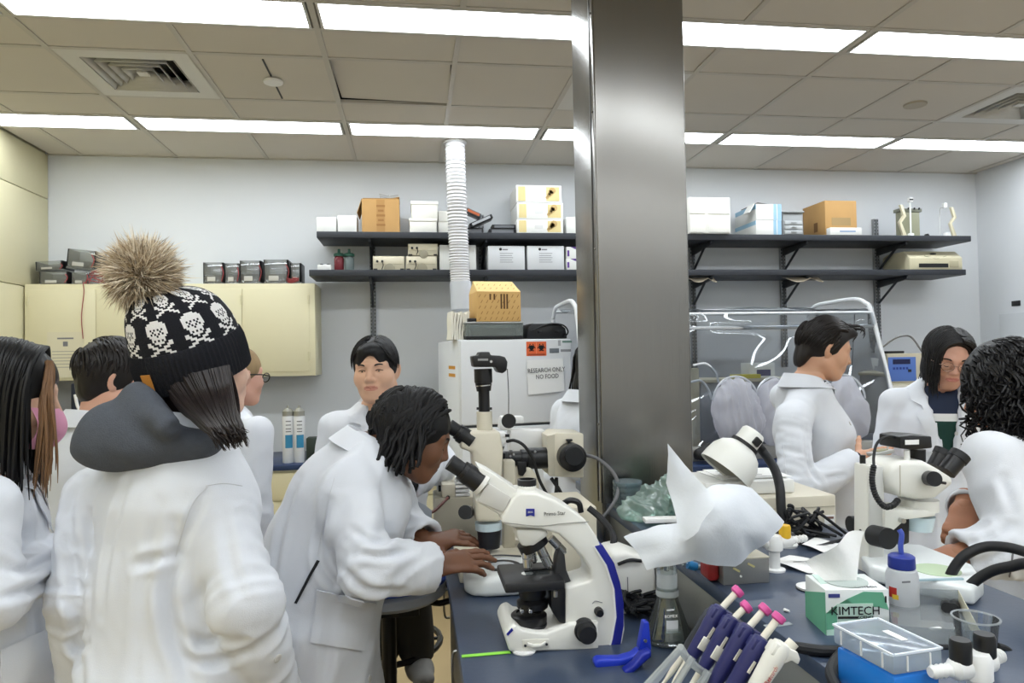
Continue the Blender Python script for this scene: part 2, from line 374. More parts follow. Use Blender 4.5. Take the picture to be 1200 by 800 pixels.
# wall cabinet with three doors, top left
wx0, wx1, wz0, wz1, wy = XL+.012, -.637, 1.415, 2.03, 4.86
t = thing('wall_cabinet', 'long cream metal wall cabinet with three doors, top left', 'cabinet', ((wx0+wx1)/2, 5.0, wz0))
part(t, 'cabinet_body', MB().bb(wx0, wx1, wy, YB-.001, wz0, wz1), creamd, .004, True)
dx = [wx0+.02, PY(113, 385, wy).x, PY(284, 385, wy).x, wx1-.035]
for i in range(3):
    d = part(t, 'door', MB().bb(dx[i]+.003, dx[i+1]-.003, wy-.006, wy-.0005, wz0+.03, wz1-.035), creamd, .002, True)
    hx = dx[i]+.004 if i == 0 else dx[i+1]-.004
    for hz in (wz0+.10, wz1-.14):
        part(d, 'hinge', MB().cyl((hx, wy-.008, hz), (hx, wy-.008, hz+.06), .006, n=8), creamm, 0, True)
# notice on the first door
x0, x1, z0, z1 = rect(55, 389, 98, 440, wy-.01); z0 = wz0+.02
t = thing('paper_notice', 'printed cream notice sheet taped on the left cabinet door', 'notice', ((x0+x1)/2, wy-.0065, z0))
part(t, 'sheet', MB().bb(x0, x1, wy-.0085, wy-.0065, z0, z1), mat('cream_paper', (218,211,184), .8), 0, True)
part(t, 'heading', MB().bb(x0+.06, x1-.06, wy-.0092, wy-.0086, z1-.045, z1-.035), greyink, 0, True)
part(t, 'emblem', MB().bb((x0+x1)/2-.014, (x0+x1)/2+.014, wy-.0092, wy-.0086, z1-.09, z1-.06), greyink, 0, True)
for k in range(6): part(t, 'text_line', MB().bb(x0+.03, x1-.03-.02*(k % 2), wy-.0092, wy-.0086, z1-.125-.02*k, z1-.12-.02*k), mat('pale_ink', (168,164,150), .7), 0, True)

# ---------------------------------------------------------------- wall shelves
shm = mat('charcoal_shelf', (47,50,56), .5, noise=.05)
SY = 4.79; ZU = 2.365; ZLO = 2.112
def shelf(label, x0, x1, ztop, br):
    t = thing('wall_shelf', label, 'shelf', ((x0+x1)/2, YB, ztop))
    part(t, 'board', MB().bb(x0, x1, SY, YB-.035, ztop-.042, ztop), shm, .003, True)
    for bx in br:
        b = MB().prism([(0, 0), (.34, 0), (.34, -.02), (.30, -.03), (.0, -.06)], (bx, YB-.03, ztop-.043), (0, -1, 0), (0, 0, 1), .014)
        b = part(t, 'bracket', b, darkm, .001, True)
        part(b, 'brace', MB().cyl((bx, YB-.04, ztop-.22), (bx, SY+.13, ztop-.06), .009, n=8), darkm, 0, True)
    return t
UP = [PY(x, 340, YB-.02).x for x in (437, 565, 690, 812, 918, 1028)]
shelf('upper long charcoal wall shelf, crowded with boxes', -.612, 4.175, ZU, UP[:])
shelf('lower long charcoal wall shelf, just under the crowded one', -.663, 4.124, ZLO, UP[:])
for i, x in enumerate(UP):
    lab = ['leftmost slotted shelf upright, above the man facing us', 'slotted shelf upright hidden behind the patterned cardboard box', 'slotted shelf upright just left of the steel column', 'slotted shelf upright just right of the steel column', 'slotted shelf upright above the man in profile', 'rightmost slotted shelf upright beside the tent hoop'][i]
    t = thing('shelf_upright', lab, 'upright', (x, YB, 1.40), 0, 'slotted shelf uprights')
    u = MB(); u.bb(-.020, -.006, -.03, 0, 0, 1.16); u.bb(.006, .020, -.03, 0, 0, 1.16); u.bb(-.006, .006, -.012, 0, 0, 1.16)
    part(t, 'channel', u, mat('upright_grey', (142,145,148), .45), .001)
    sl = MB()
    for k in range(44):
        for s in (-1, 1): sl.bb(s*.013-.0035, s*.013+.0035, -.0306, -.030, .02+k*.026, .034+k*.026)
    part(t, 'slots', sl, blackm, kind='stuff')
# sphere of cream lines: conduit line on the left wall
# ---------------------------------------------------------------- implicit surfaces for people and cloth
def V3(p): return np.array([p[0], p[1], p[2]], dtype=np.float32)
class Field:
    def __init__(s, lo, hi, h):
        s.h = h; s.lo = V3(lo); n = np.ceil((V3(hi)-s.lo)/h).astype(int)+1; s.n = n
        s.D = np.full(tuple(n), .15, np.float32); s.ax = [s.lo[i]+h*np.arange(n[i], dtype=np.float32) for i in range(3)]
    def blk(s, lo, hi):
        a = np.maximum(np.floor((V3(lo)-s.lo)/s.h).astype(int), 0); b = np.minimum(np.ceil((V3(hi)-s.lo)/s.h).astype(int)+1, s.n)
        if np.any(b <= a): return None, None
        sl = tuple(slice(a[i], b[i]) for i in range(3))
        g = np.meshgrid(*[s.ax[i][sl[i]] for i in range(3)], indexing='ij', sparse=True); return sl, g
    def put(s, sl, d, k, cut=False):
        D = s.D[sl]
        if cut:
            h = np.clip(.5-.5*(D+d)/k, 0, 1); s.D[sl] = D*(1-h)-d*h+k*h*(1-h)
        else:
            h = np.clip(.5+.5*(D-d)/k, 0, 1); s.D[sl] = D*(1-h)+d*h-k*h*(1-h)
    def seg(s, a, b, ra, rb=None, k=.02, lat=None, cut=False, flat=False):
        """tapered segment with elliptical section: ra = r or (lateral, depth)"""
        rb = ra if rb is None else rb; ra = (ra, ra) if np.isscalar(ra) else ra; rb = (rb, rb) if np.isscalar(rb) else rb
        a, b = V3(a), V3(b); d = b-a; L = float(np.linalg.norm(d)); w = d/max(L, 1e-6)
        if lat is None: u = np.cross(w, [0, 0, 1.]) if abs(w[2]) < .9 else np.cross(w, [0, 1., 0])
        else: u = V3(lat)-w*float(np.dot(V3(lat), w))
        u = u/np.linalg.norm(u); v = np.cross(w, u); m = max(ra+rb)+.06+k
        sl, g = s.blk(np.minimum(a, b)-m, np.maximum(a, b)+m)
        if sl is None: return
        x, y, z = g[0]-a[0], g[1]-a[1], g[2]-a[2]
        t = x*w[0]+y*w[1]+z*w[2]; tc = np.clip(t, 0, L); q = tc/max(L, 1e-6)
        A = ra[0]+(rb[0]-ra[0])*q; B = ra[1]+(rb[1]-ra[1])*q
        pu = x*u[0]+y*u[1]+z*u[2]; pv = x*v[0]+y*v[1]+z*v[2]; pw = t-tc
        C = np.minimum(A, B)*(.25 if flat else 1.)
        k0 = np.sqrt((pu/A)**2+(pv/B)**2+(pw/C)**2); k1 = np.sqrt((pu/A**2)**2+(pv/B**2)**2+(pw/C**2)**2)+1e-6
        s.put(sl, (k0*(k0-1)/k1).astype(np.float32), k, cut)
    def ell(s, c, r, R=None, k=.02, cut=False):
        c = V3(c); m = max(r)+.04+k; sl, g = s.blk(c-m, c+m)
        if sl is None: return
        x, y, z = g[0]-c[0], g[1]-c[1], g[2]-c[2]
        if R is not None:
            x, y, z = [x*R[0][i]+y*R[1][i]+z*R[2][i] for i in range(3)]
        k0 = np.sqrt((x/r[0])**2+(y/r[1])**2+(z/r[2])**2); k1 = np.sqrt((x/r[0]**2)**2+(y/r[1]**2)**2+(z/r[2]**2)**2)+1e-6
        s.put(sl, (k0*(k0-1)/k1).astype(np.float32), k, cut)
    def cutplane(s, p, n, k=.004, within=None):
        """remove the side that n points to; optionally only within a radius of p"""
        p, n = V3(p), V3(n)/np.linalg.norm(V3(n))
        if within: sl, g = s.blk(p-within, p+within)
        else: sl, g = s.blk(s.lo-1, s.lo+s.n*s.h+1)
        if sl is None: return
        d = -((g[0]-p[0])*n[0]+(g[1]-p[1])*n[1]+(g[2]-p[2])*n[2])
        if within: d = np.maximum(d, np.sqrt((g[0]-p[0])**2+(g[1]-p[1])**2+(g[2]-p[2])**2)-within)
        s.put(sl, d.astype(np.float32), k, True)
    def nets(s):
        D = s.D; ins = D < 0; n = np.array(D.shape)
        c = np.zeros(tuple(n-1), np.int8)
        offs = [(i, j, k) for i in (0, 1) for j in (0, 1) for k in (0, 1)]
        sub = lambda A, o: A[o[0]:n[0]-1+o[0], o[1]:n[1]-1+o[1], o[2]:n[2]-1+o[2]]
        for o in offs: c += sub(ins, o)
        act = np.argwhere((c > 0) & (c < 8)); idx = np.full(tuple(n-1), -1, np.int32); idx[tuple(act.T)] = np.arange(len(act))
        cv = {o: D[act[:, 0]+o[0], act[:, 1]+o[1], act[:, 2]+o[2]] for o in offs}
        acc = np.zeros((len(act), 3)); cnt = np.zeros(len(act))
        for a in offs:
            for ax in range(3):
                if a[ax]: continue
                b = list(a); b[ax] = 1; b = tuple(b); da, db = cv[a], cv[b]; ok = (da < 0) != (db < 0)
                t = np.where(ok, da/np.where(ok, da-db, 1), 0); p = np.array(a, float)[None, :].repeat(len(act), 0); p[:, ax] += t
                acc += p*ok[:, None]; cnt += ok
        P = s.lo + s.h*(act+acc/np.maximum(cnt, 1)[:, None])
        Q = []
        for ax in range(3):
            o1, o2 = (ax+1) % 3, (ax+2) % 3; sh = [slice(None)]*3; sh[ax] = slice(0, n[ax]-1); s2 = [slice(None)]*3; s2[ax] = slice(1, n[ax])
            A, B = ins[tuple(sh)], ins[tuple(s2)]
            e = np.argwhere(A != B); e = e[(e[:, o1] > 0) & (e[:, o2] > 0) & (e[:, o1] < n[o1]-1) & (e[:, o2] < n[o2]-1)]
            fl = A[tuple(e.T)]
            def cell(d1, d2): q = e.copy(); q[:, o1] -= d1; q[:, o2] -= d2; return idx[tuple(q.T)]
            q = np.stack([cell(1, 1), cell(0, 1), cell(0, 0), cell(1, 0)], 1); q[~fl] = q[~fl][:, ::-1]; Q.append(q)
        return P, np.concatenate(Q)
def wav(P, f, seed, n=5, warp=1.1):
    r = np.random.RandomState(seed); o = 0; f = np.asarray(f, float)
    for i in range(n):
        a = r.normal(size=3)*f; b = r.normal(size=3)*f*.55; o = o+np.sin(P@a+r.uniform(0, 6.3)+warp*np.sin(P@b+r.uniform(0, 6.3)))
    return o/n
def vnormals(P, Q):
    N = np.zeros_like(P); fn = np.cross(P[Q[:, 2]]-P[Q[:, 0]], P[Q[:, 3]]-P[Q[:, 1]])
    for i in range(4): np.add.at(N, Q[:, i], fn)
    return N/(np.linalg.norm(N, axis=1, keepdims=True)+1e-12)
def relax(P, Q, it=1, w=.5):
    for _ in range(it):
        S = np.zeros_like(P); c = np.zeros(len(P))
        for i in range(4):
            for j in (1, 3): np.add.at(S, Q[:, i], P[Q[:, (i+j) % 4]]); np.add.at(c, Q[:, i], 1)
        P = P*(1-w)+w*S/np.maximum(c, 1)[:, None]
    return P
def np_mesh(name, P, Q, mats, mi=None, smooth=True):
    me = bpy.data.meshes.new(name); me.vertices.add(len(P)); me.vertices.foreach_set('co', np.asarray(P, np.float32).ravel())
    me.loops.add(Q.size); me.loops.foreach_set('vertex_index', Q.ravel().astype(np.int32)); me.polygons.add(len(Q))
    me.polygons.foreach_set('loop_start', np.arange(0, Q.size, 4, dtype=np.int32))
    try: me.polygons.foreach_set('loop_total', np.full(len(Q), 4, np.int32))
    except Exception: pass
    for m in (mats if isinstance(mats, (list, tuple)) else [mats]): me.materials.append(m)
    if mi is not None: me.polygons.foreach_set('material_index', mi.astype(np.int32))
    if smooth: me.polygons.foreach_set('use_smooth', np.ones(len(Q), bool))
    me.update(calc_edges=True); me.validate(); return me
def merge(parts):
    P, Q, M, o = [], [], [], 0
    for p, q, m in parts: P.append(p); Q.append(q+o); M.append(np.full(len(q), m) if np.isscalar(m) else m); o += len(p)
    return np.concatenate(P), np.concatenate(Q), np.concatenate(M)

# ---------------------------------------------------------------- head, hands
def head_field(h=.0036, jaw=1., neck=None, nose=1., lips=1.):
    F = Field((-.11, -.14, -.20), (.11, .15, .135), h)
    F.ell((0, -.014, .030), (.0745, .096, .086), k=.01)
    F.ell((0, .028, -.035), (.058*jaw, .060, .078), k=.045)
    F.ell((0, .060, -.092), (.026*jaw, .024, .020), k=.03)
    for s in (-1, 1):
        F.ell((s*.040*jaw, .052, -.028), (.026, .030, .030), k=.025)
        F.seg((s*.052*jaw, -.005, -.060), (s*.022, .060, -.094), .018, .014, k=.03)
        F.seg((s*.046, .062, .024), (s*.010, .080, .022), .012, .011, k=.018)
        F.ell((s*.031, .094, .004), (.017, .014, .011), k=.014, cut=True)
        F.ell((s*.031, .069, .004), (.0155, .0135, .012), k=.006)
        F.ell((s*.078, -.008, -.008), (.008, .020, .031), rotm(0, s*.25, s*.35), k=.006)
        F.ell((s*.086, -.002, -.006), (.006, .011, .019), rotm(0, s*.25, s*.35), k=.005, cut=True)
    F.seg((0, .082, .016), (0, .100*nose+.002, -.026), .0075, .0115, k=.012)
    for s in (-1, 1): F.ell((s*.0115, .094, -.030), (.0085, .010, .0075), k=.007)
    F.ell((0, .080, -.058), (.026, .016, .020), k=.02)
    F.ell((0, .0845, -.0550), (.025*lips, .0100, .0050), k=.006); F.ell((0, .0840, -.0650), (.021*lips, .0100, .0058), k=.006)
    F.seg((-.022, .093, -.0595), (.022, .093, -.0595), .0020, k=.003, cut=True)
    F.seg((0, -.035, -.02), neck if neck is not None else (0, -.045, -.19), .050, .054, k=.03)
    P, Q = F.nets(); fc = P[Q].mean(1)
    mi = np.zeros(len(Q), int)
    lp = (((fc[:, 0]/(.0265*lips))**2 + ((fc[:, 2]+.0600)/.0098)**2) < 1) & (fc[:, 1] > .078)
    mi[lp] = 1
    return P, Q, mi
def hand_field(curl=(.5, .5, .5, .5), thumb=.5, spread=.06, h=.0032, long=1.):
    """right hand: wrist at origin, fingers along +y, thumb towards -x, back of the hand +z"""
    F = Field((-.10, -.07, -.13), (.075, .21, .05), h)
    F.seg((0, -.065, 0), (0, .0, 0), (.027, .020), (.028, .018), k=.01, lat=(1, 0, 0))
    F.seg((0, 0, 0), (0, .075, 0), (.031, .015), (.038, .013), k=.02, lat=(1, 0, 0))
    F.ell((-.022, .032, -.010), (.017, .030, .015), k=.015)
    for i, (x, y, L) in enumerate(((-.029, .082, .070), (-.0095, .088, .079), (.0105, .085, .072), (.028, .076, .056))):
        L *= long; p = np.array([x, y-.012, 0.]); a = spread*(i-1.4); b = 0.
        for j, fr in enumerate((.46, .30, .24)):
            b += curl[i]*(.75, 1.0, .7)[j]; d = np.array([math.sin(a)*math.cos(b), math.cos(a)*math.cos(b), -math.sin(b)])
            q = p+d*L*fr*(1.15 if j == 0 else 1); F.seg(p, q, (.0092, .0085, .0078)[j], (.0085, .0078, .0062)[j], k=.005); p = q
    p = np.array([-.026, .020, -.008])
    for j, (L, r0, r1) in enumerate(((.040, .0125, .0105), (.032, .0102, .0092), (.026, .009, .0068))):
        a = .95-thumb*.40*j; b = .35+thumb*.45*j; d = np.array([-math.sin(a)*math.cos(b), math.cos(a)*math.cos(b), -math.sin(b)])
        q = p+d*L; F.seg(p, q, r0, r1, k=.006); p = q
    return F.nets()
def az_dir(az): return Vector((math.sin(math.radians(az)), math.cos(math.radians(az)), 0))
def basis(az, pitch=0, roll=0):
    """columns: right of the person, forward, up"""
    f = az_dir(az); r = Vector((f.y, -f.x, 0)); u = Vector((0, 0, 1)); M = Matrix((r, f, u)).transposed()
    return M @ rotm(math.radians(pitch), math.radians(roll), 0)

# ---------------------------------------------------------------- locks of hair
ELL_C, ELL_R = Vector((0, -.014, .030)), Vector((.0765, .098, .088))
def lock_path(p, comb, down, length, n, grav, hug, wave, seed, push=.004):
    rr = random.Random(seed); P = [p.copy()]; d = None; st = length/n; ph = rr.uniform(0, 6.3); jit = Vector((rr.uniform(-1, 1), rr.uniform(-1, 1), rr.uniform(-1, 1)))*.06
    for i in range(n):
        t = i/n; q = P[-1]-ELL_C; nrm = Vector((q.x/ELL_R.x**2, q.y/ELL_R.y**2, q.z/ELL_R.z**2)).normalized()
        dist = math.sqrt((q.x/ELL_R.x)**2+(q.y/ELL_R.y)**2+(q.z/ELL_R.z)**2)
        c = comb(P[-1], t); tang = (c-nrm*c.dot(nrm)) if dist < 1.25 else c
        nd = tang.normalized()*(1-grav*min(1, t*2+.2))+down*grav*min(1, t*2+.2)+jit
        d = nd.normalized() if d is None else (d*.45+nd.normalized()*.55).normalized()
        x = P[-1]+d*st
        q = x-ELL_C; dist = math.sqrt((q.x/ELL_R.x)**2+(q.y/ELL_R.y)**2+(q.z/ELL_R.z)**2); lim = 1+push/.085
        if dist < lim or (hug and dist < 1.3): x = ELL_C+q*(lim/dist if dist < lim else 1+(lim/dist-1)*hug)
        P.append(x)
    if wave:
        a, f = wave
        for i in range(2, len(P)):
            t = i/n; e1, e2, _ = frame_of(P[i]-P[i-1] if (P[i]-P[i-1]).length > 1e-6 else Vector((0, 0, -1)))
            P[i] = P[i]+e1*(a*math.sin(f*t*6.28+ph)*min(1, t*2))+e2*(a*math.cos(f*t*6.28+ph)*min(1, t*2))
    return P
def scalp(az, el):
    """point on the scalp; az 0 = forward, 90 = right; el from horizontal"""
    a, e = math.radians(az), math.radians(el)
    return ELL_C+Vector((ELL_R.x*math.sin(a)*math.cos(e), ELL_R.y*math.cos(a)*math.cos(e), ELL_R.z*math.sin(e)))
from mathutils.bvhtree import BVHTree
coatm = mat('lab_coat_cotton', (217,220,226), .85, noise=.02, nscale=3, bump=.10, bscale=420, sheen=.15)
trm = mat('dark_trousers', (38,39,44), .8, bump=.1, bscale=300)
def L(a, b, t): return Vector(a)*(1-t)+Vector(b)*t
class Person: pass
def np_part(p, parent, name, P, Q, m, mi=None, label=None, kind=None):
    o = link(name, np_mesh(name, P-V3(p.loc), Q, m, mi), parent)
    if label: o['label'] = label
    if kind: o['kind'] = kind
    return o
def mb_part(p, parent, name, mb, m, M=None, label=None, kind=None, smooth=60.):
    if M is not None: mb.xf(M)
    mb.xf(Matrix.Translation(-p.loc)); o = link(name, mb.mesh(name, m, 0, 2, smooth, weld=False), parent)
    if label: o['label'] = label
    if kind: o['kind'] = kind
    return o
def person(label, hc, haz, hp=0, hr=0, baz=None, H=1.7, skin=(205,160,135), lip=(170,105,95), nb=None, pel=None, arms=None, hands=None, jaw=1., hem=None, vox=.009, wr=1., size=1., vneck=None, shirt=(30,32,38), trousers=None, sh_w=.160, shoe=(60,60,62), sh_drop=.065, seed=1, feet=None, eyes=True, brow=(28,24,22), lookdown=False, bend=None, head_vox=.0036, sleeve=1., legs=True, pose=None, dep=1.):
    p = Person(); baz = haz if baz is None else baz
    hc = Vector(hc); HM = basis(haz, hp, hr); p.HM = Matrix.Translation(hc) @ HM.to_4x4(); p.hc = hc
    fw = az_dir(baz); rt = Vector((fw.y, -fw.x, 0)); up = Vector((0, 0, 1))
    nb = Vector(nb) if nb else hc + HM @ Vector((0, -.045, -.13)) + Vector((0, 0, -.024))
    pel = Vector(pel) if pel else Vector((nb.x, nb.y, .545*H)) - fw*.0
    p.loc = Vector((pel.x, pel.y, 0)); p.fw, p.rt, p.nb, p.pel = fw, rt, nb, pel
    root = thing('person', label, 'person', p.loc, 0, None); p.root = root
    ta = (nb-pel).normalized(); tf = (fw-ta*fw.dot(ta)).normalized()
    S = {}
    for s, sg in (('R', 1), ('L', -1)):
        S[s] = nb + rt*(sg*sh_w*size) - ta*sh_drop
    S.update({k[1]: Vector(v) for k, v in (arms or {}).items() if k[0] == 's'})
    E_, W_ = {}, {}
    for s, sg in (('R', 1), ('L', -1)):
        E_[s] = Vector(arms['e'+s]) if arms and 'e'+s in arms else S[s] + Vector((0, 0, -.29)) + rt*(sg*.05) - fw*.03
        W_[s] = Vector(arms['w'+s]) if arms and 'w'+s in arms else E_[s] + Vector((0, 0, -.25)) + fw*.05
    p.S, p.E, p.W = S, E_, W_
    hemz = hem if hem is not None else pel.z-.32
    # ---- body: head, neck, trunk, arms, hands, legs in one mesh
    neck_l = HM.transposed() @ (nb - up*.03 - hc)
    hP, hQ, hmi = head_field(head_vox, jaw, tuple(neck_l)); hP = hP @ np.array(HM.transposed())+V3(hc)
    pts = [nb, pel, pel-Vector((0, 0, pel.z-.05))]+list(S.values())+list(E_.values())+list(W_.values())
    lo = Vector([min(q[i] for q in pts)-.28 for i in range(3)]); hi = Vector([max(q[i] for q in pts)+.28 for i in range(3)]); lo.z = -.02
    F = Field(lo, hi, .013)
    F.seg(L(hc, nb, .5), nb, .05, .056, k=.03)
    F.seg(L(pel, nb, .72), L(pel, nb, .95), (.145*size, .092), (.12*size, .07), k=.03, lat=rt); F.seg(L(pel, nb, .4), L(pel, nb, .72), (.125*size, .09), (.145*size, .095), k=.03, lat=rt); F.seg(pel, L(pel, nb, .4), (.14*size, .10), (.125*size, .09), k=.03, lat=rt)
    hip, kn, an = {}, {}, {}
    for s, sg in (('R', 1), ('L', -1)):
        F.seg(nb-ta*.05, S[s], .030, .045, k=.03); F.seg(S[s], E_[s], .044, .038, k=.02); F.seg(E_[s], W_[s], .038, .027, k=.02)
        hip[s] = pel+rt*(sg*.085)-up*.02
        f = feet[s] if feet else pel+rt*(sg*.10)+fw*(.02+.05*sg)
        an[s] = Vector((f[0], f[1], .09)); kn[s] = L(hip[s], an[s], .48)+fw*.03
        if pose: kn[s], an[s] = Vector(pose['k'+s]), Vector(pose['a'+s])
        F.seg(hip[s], kn[s], .075, .052, k=.02); F.seg(kn[s], an[s], .05, .036, k=.02); F.seg(an[s]-up*.05-fw*.03, an[s]-up*.05+fw*.13, .034, .028, k=.02)
    bP, bQ = F.nets(); parts = [(bP, bQ, 0), (hP, hQ, hmi)]
    for s, sg in (('R', 1), ('L', -1)):
        hd = (hands or {}).get(s, {})
        y = Vector(hd['dir']).normalized() if 'dir' in hd else (W_[s]-E_[s]).normalized()
        z = Vector(hd.get('back', fw)) ; z = (z-y*z.dot(y)).normalized(); x = y.cross(z)
        P, Q = hand_field(hd.get('curl', (.35, .4, .45, .5)), hd.get('thumb', .5), hd.get('spread', .05), .0032 if 'dir' in hd else .0048)
        if s == 'L': P = P*np.array([-1, 1, 1]); Q = Q[:, ::-1]
        P = P @ np.array([list(x), list(y), list(z)])+V3(W_[s]+y*.012); parts.append((P, Q, 0))
    P, Q, mi = merge(parts)
    sk = mat('skin_%d_%d_%d' % skin, skin, .5, noise=.06, nscale=14, bump=.03, bscale=300, sss=.12); lm = mat('lips_%d_%d_%d' % lip, lip, .45)
    p.body = np_part(p, root, 'body', P, Q, [sk, lm], mi)
    # ---- eyes, brows
    if eyes:
        for sg in (-1, 1):
            if lookdown:
                e = MB().tube([(sg*.018, .0815, -.0045), (sg*.031, .0845, -.0075), (sg*.045, .0765, -.0040)], .0014, 6, 4)
                mb_part(p, root, 'eyelashes', e, inkm, p.HM)
            else:
                e = MB().ball((sg*.031, .0705, .0015), (.0125, .0125, .0052), 12, 8)
                ob = mb_part(p, root, 'eye', e, mat('eye_white', (205,198,192), .3), p.HM)
                e = MB().ball((sg*.031, .0775, .0015), (.0058, .006, .0048), 10, 8); mb_part(p, ob, 'iris', e, mat('iris', (30,20,16), .2), p.HM)
                e = MB().tube([(sg*.017, .081, .002), (sg*.025, .0855, .0062), (sg*.034, .0850, .0068), (sg*.046, .0765, .003)], .0014, 6, 4); mb_part(p, ob, 'eyelashes', e, inkm, p.HM)
            b = MB().tube([(sg*.013, .0885, .0195), (sg*.026, .0890, .0255), (sg*.040, .0815, .0260), (sg*.052, .0700, .0195)], lambda t: .0033-.0018*abs(t-.35), 6, 5)
            mb_part(p, root, 'eyebrow', b, mat('brow_%d' % brow[0], brow, .8), p.HM)
    # ---- lab coat
    C = Field(lo, hi, vox)
    hemp = Vector((pel.x, pel.y, hemz)); hemp += (fw*.03)
    if bend is not None: hemp = Vector((bend[0], bend[1], hemz))
    q1, q2, q3 = L(pel, nb, .38), L(pel, nb, .70), L(pel, nb, .93); s_ = size
    C.seg(hemp-up*.05, pel, (.225*s_, .185*dep), (.185*s_, .150*dep), k=.05, lat=rt, flat=True); C.seg(pel, q1, (.185*s_, .150*dep), (.165*s_, .132*dep), k=.05, lat=rt)
    C.seg(q1, q2, (.165*s_, .132*dep), (.172*s_, .132*dep), k=.05, lat=rt); C.seg(q2, q3, (.168*s_, .128), (.125*s_, .088), k=.05, lat=rt)
    for s in 'RL':
        C.seg(nb-ta*.05, S[s], .054, .058, k=.05); d = (W_[s]-E_[s]).normalized()
        C.seg(S[s], E_[s], .067*sleeve, .061*sleeve, k=.022); C.seg(E_[s], W_[s]+d*.04, .064*sleeve, .050*sleeve, k=.022)
    for s in 'RL':
        d = (W_[s]-E_[s]).normalized(); C.cutplane(W_[s], d, .003, .085); C.seg(W_[s]-d*.03, W_[s]+d*.06, .040*sleeve, k=.004, cut=True)
    C.seg(nb-ta*.06, nb+(hc-nb)*.9, .060, k=.012, cut=True)
    C.cutplane(hemp, (0, 0, -1), .004); C.seg(hemp+up*.04, hemp-up*.1, (.20*s_, .16), (.21*s_, .17), k=.005, lat=rt, cut=True, flat=True)
    if vneck:
        dv, wv = vneck                    # depth down the front, half width at the top
        a = nb+tf*.12; b = nb-ta*dv+tf*.16
        for k in range(7):
            t = k/6; C.seg(L(a, b, t)-tf*.05, L(a, b, t)+tf*.2, (wv*(1-t)+.006, .05), k=.006, lat=rt, cut=True)
    P, Q = C.nets(); N = vnormals(P, Q); r = seed*17
    nrot = np.array([list(rt), list(tf), list(ta)]).T; Pl = (P-V3(pel)) @ nrot
    dsp = .028*(.33-np.abs(wav(Pl, (13, 13, 3.4), r, 3))) + .0060*wav(Pl, (26, 26, 9), r+1, 5) + .0016*wav(Pl, (70, 70, 40), r+7, 5)
    for s in 'RL':
        for a, b, ph, am in ((S[s], E_[s], 0., .8), (E_[s], W_[s], 2., 1.)):
            a_, d = V3(a), V3(b-a); ln = np.linalg.norm(d); w = d/ln; x = P-a_; t = x@w; rad = np.linalg.norm(x-np.outer(t, w), axis=1)
            wt = np.clip(1.5-rad/.085, 0, 1)*np.clip((t+.02)/.05, 0, 1)*np.clip((ln+.05-t)/.05, 0, 1)
            e1, e2, _ = frame_of(Vector(w)); ang = np.arctan2(x@V3(e2), x@V3(e1))
            g = 1.5*wav(np.stack([t, np.sin(ang)*.03, np.cos(ang)*.03], 1), (46, 60, 60), r+int(ph)+3, 3, 1.4)
            near = np.exp(-((t-(ln if ph == 0 else 0))/.10)**2)*.75+.35
            dsp = dsp*(1-.6*wt)+wt*am*.0105*(.5-np.abs(g))*near*1.5
    P = P+N*(dsp*wr)[:, None]; P = relax(P, Q, 1, .35)
    coat = np_part(p, root, 'lab_coat', P, Q, coatm); p.coat = coat; p.bvh = BVHTree.FromPolygons([tuple(v) for v in P], [tuple(q) for q in Q])
    # ---- collar
    c = MB(); A = nb+ta*.012; pr = [(.066, -.03), (.063, .034), (.076, .046), (.112, -.004)]
    fm = 150 if not vneck else 128
    def cf(u, v):
        an_ = math.radians(-fm+2*fm*u); i = min(2, int(v*3)); f = v*3-i; rr_ = pr[i][0]*(1-f)+pr[i+1][0]*f; zz = pr[i][1]*(1-f)+pr[i+1][1]*f
        k = 1-.30*abs(u*2-1)**3; return A + rt*(rr_*1.06*math.sin(an_)) - tf*(rr_*math.cos(an_)) + ta*(zz*k-.05*abs(u*2-1)**2*(1 if vneck else .7))
    c.sheet(cf, 26, 6, -.003); mb_part(p, coat, 'collar', c, coatm)
    if vneck:
        dv, wv = vneck
        for sg in (-1, 1):
            def lf(u, v):
                s_d = -.005+v*dv*.96; xe = wv*(1-s_d/dv)+.012; wd_ = .055*min(1, (1-v)*1.5)*(1 if v > .30 or v < .22 else .45); o_ = nb+rt*(sg*(xe+u*wd_))-ta*s_d+tf*.5
                h = p.bvh.ray_cast(o_, -tf); q = h[0] if h[0] is not None and h[3] < .50 else p.bvh.find_nearest(o_-tf*.44)[0]
                return q+tf*(.004+.008*u*(1-v))
            lp_ = MB().sheet(lf, 5, 18, .003 if sg < 0 else -.003); mb_part(p, coat, 'lapel', lp_, coatm)
    # ---- clothes under the coat, trousers, shoes
    shm_ = mat('shirt_%d_%d_%d' % shirt, shirt, .85, bump=.1, bscale=200)
    T = Field(lo, hi, .012)
    T.seg(q1, q2, (.150*s_, .117), (.155*s_, .116), k=.05, lat=rt); T.seg(q2, q3, (.152*s_, .112), (.112*s_, .080), k=.05, lat=rt)
    for s in 'RL': T.seg(nb-ta*.04, S[s]-ta*.02, .05, .05, k=.05)
    T.seg(nb-ta*.05, nb+(hc-nb)*.6, .054, k=.01, cut=True); tP, tQ = T.nets(); np_part(p, root, 'shirt', tP, tQ, shm_)
    if legs:
        tm = trm if trousers is None else mat('trousers_%d_%d_%d' % trousers, trousers, .85, bump=.12, bscale=250)
        T = Field((lo.x, lo.y, .02), (hi.x, hi.y, pel.z+.12), .013)
        T.seg(pel, pel+up*.06, (.155*s_, .115), k=.03, lat=rt)
        for s in 'RL': T.seg(hip[s], kn[s], .092, .075, k=.015); T.seg(kn[s], an[s], .073, .064, k=.02); T.cutplane(an[s]-up*.03, (0, 0, -1), .003, .12)
        tP, tQ = T.nets(); tP = tP+vnormals(tP, tQ)*(.006*wav(tP, (16, 16, 14), r+5))[:, None]; np_part(p, root, 'trousers', tP, tQ, tm)
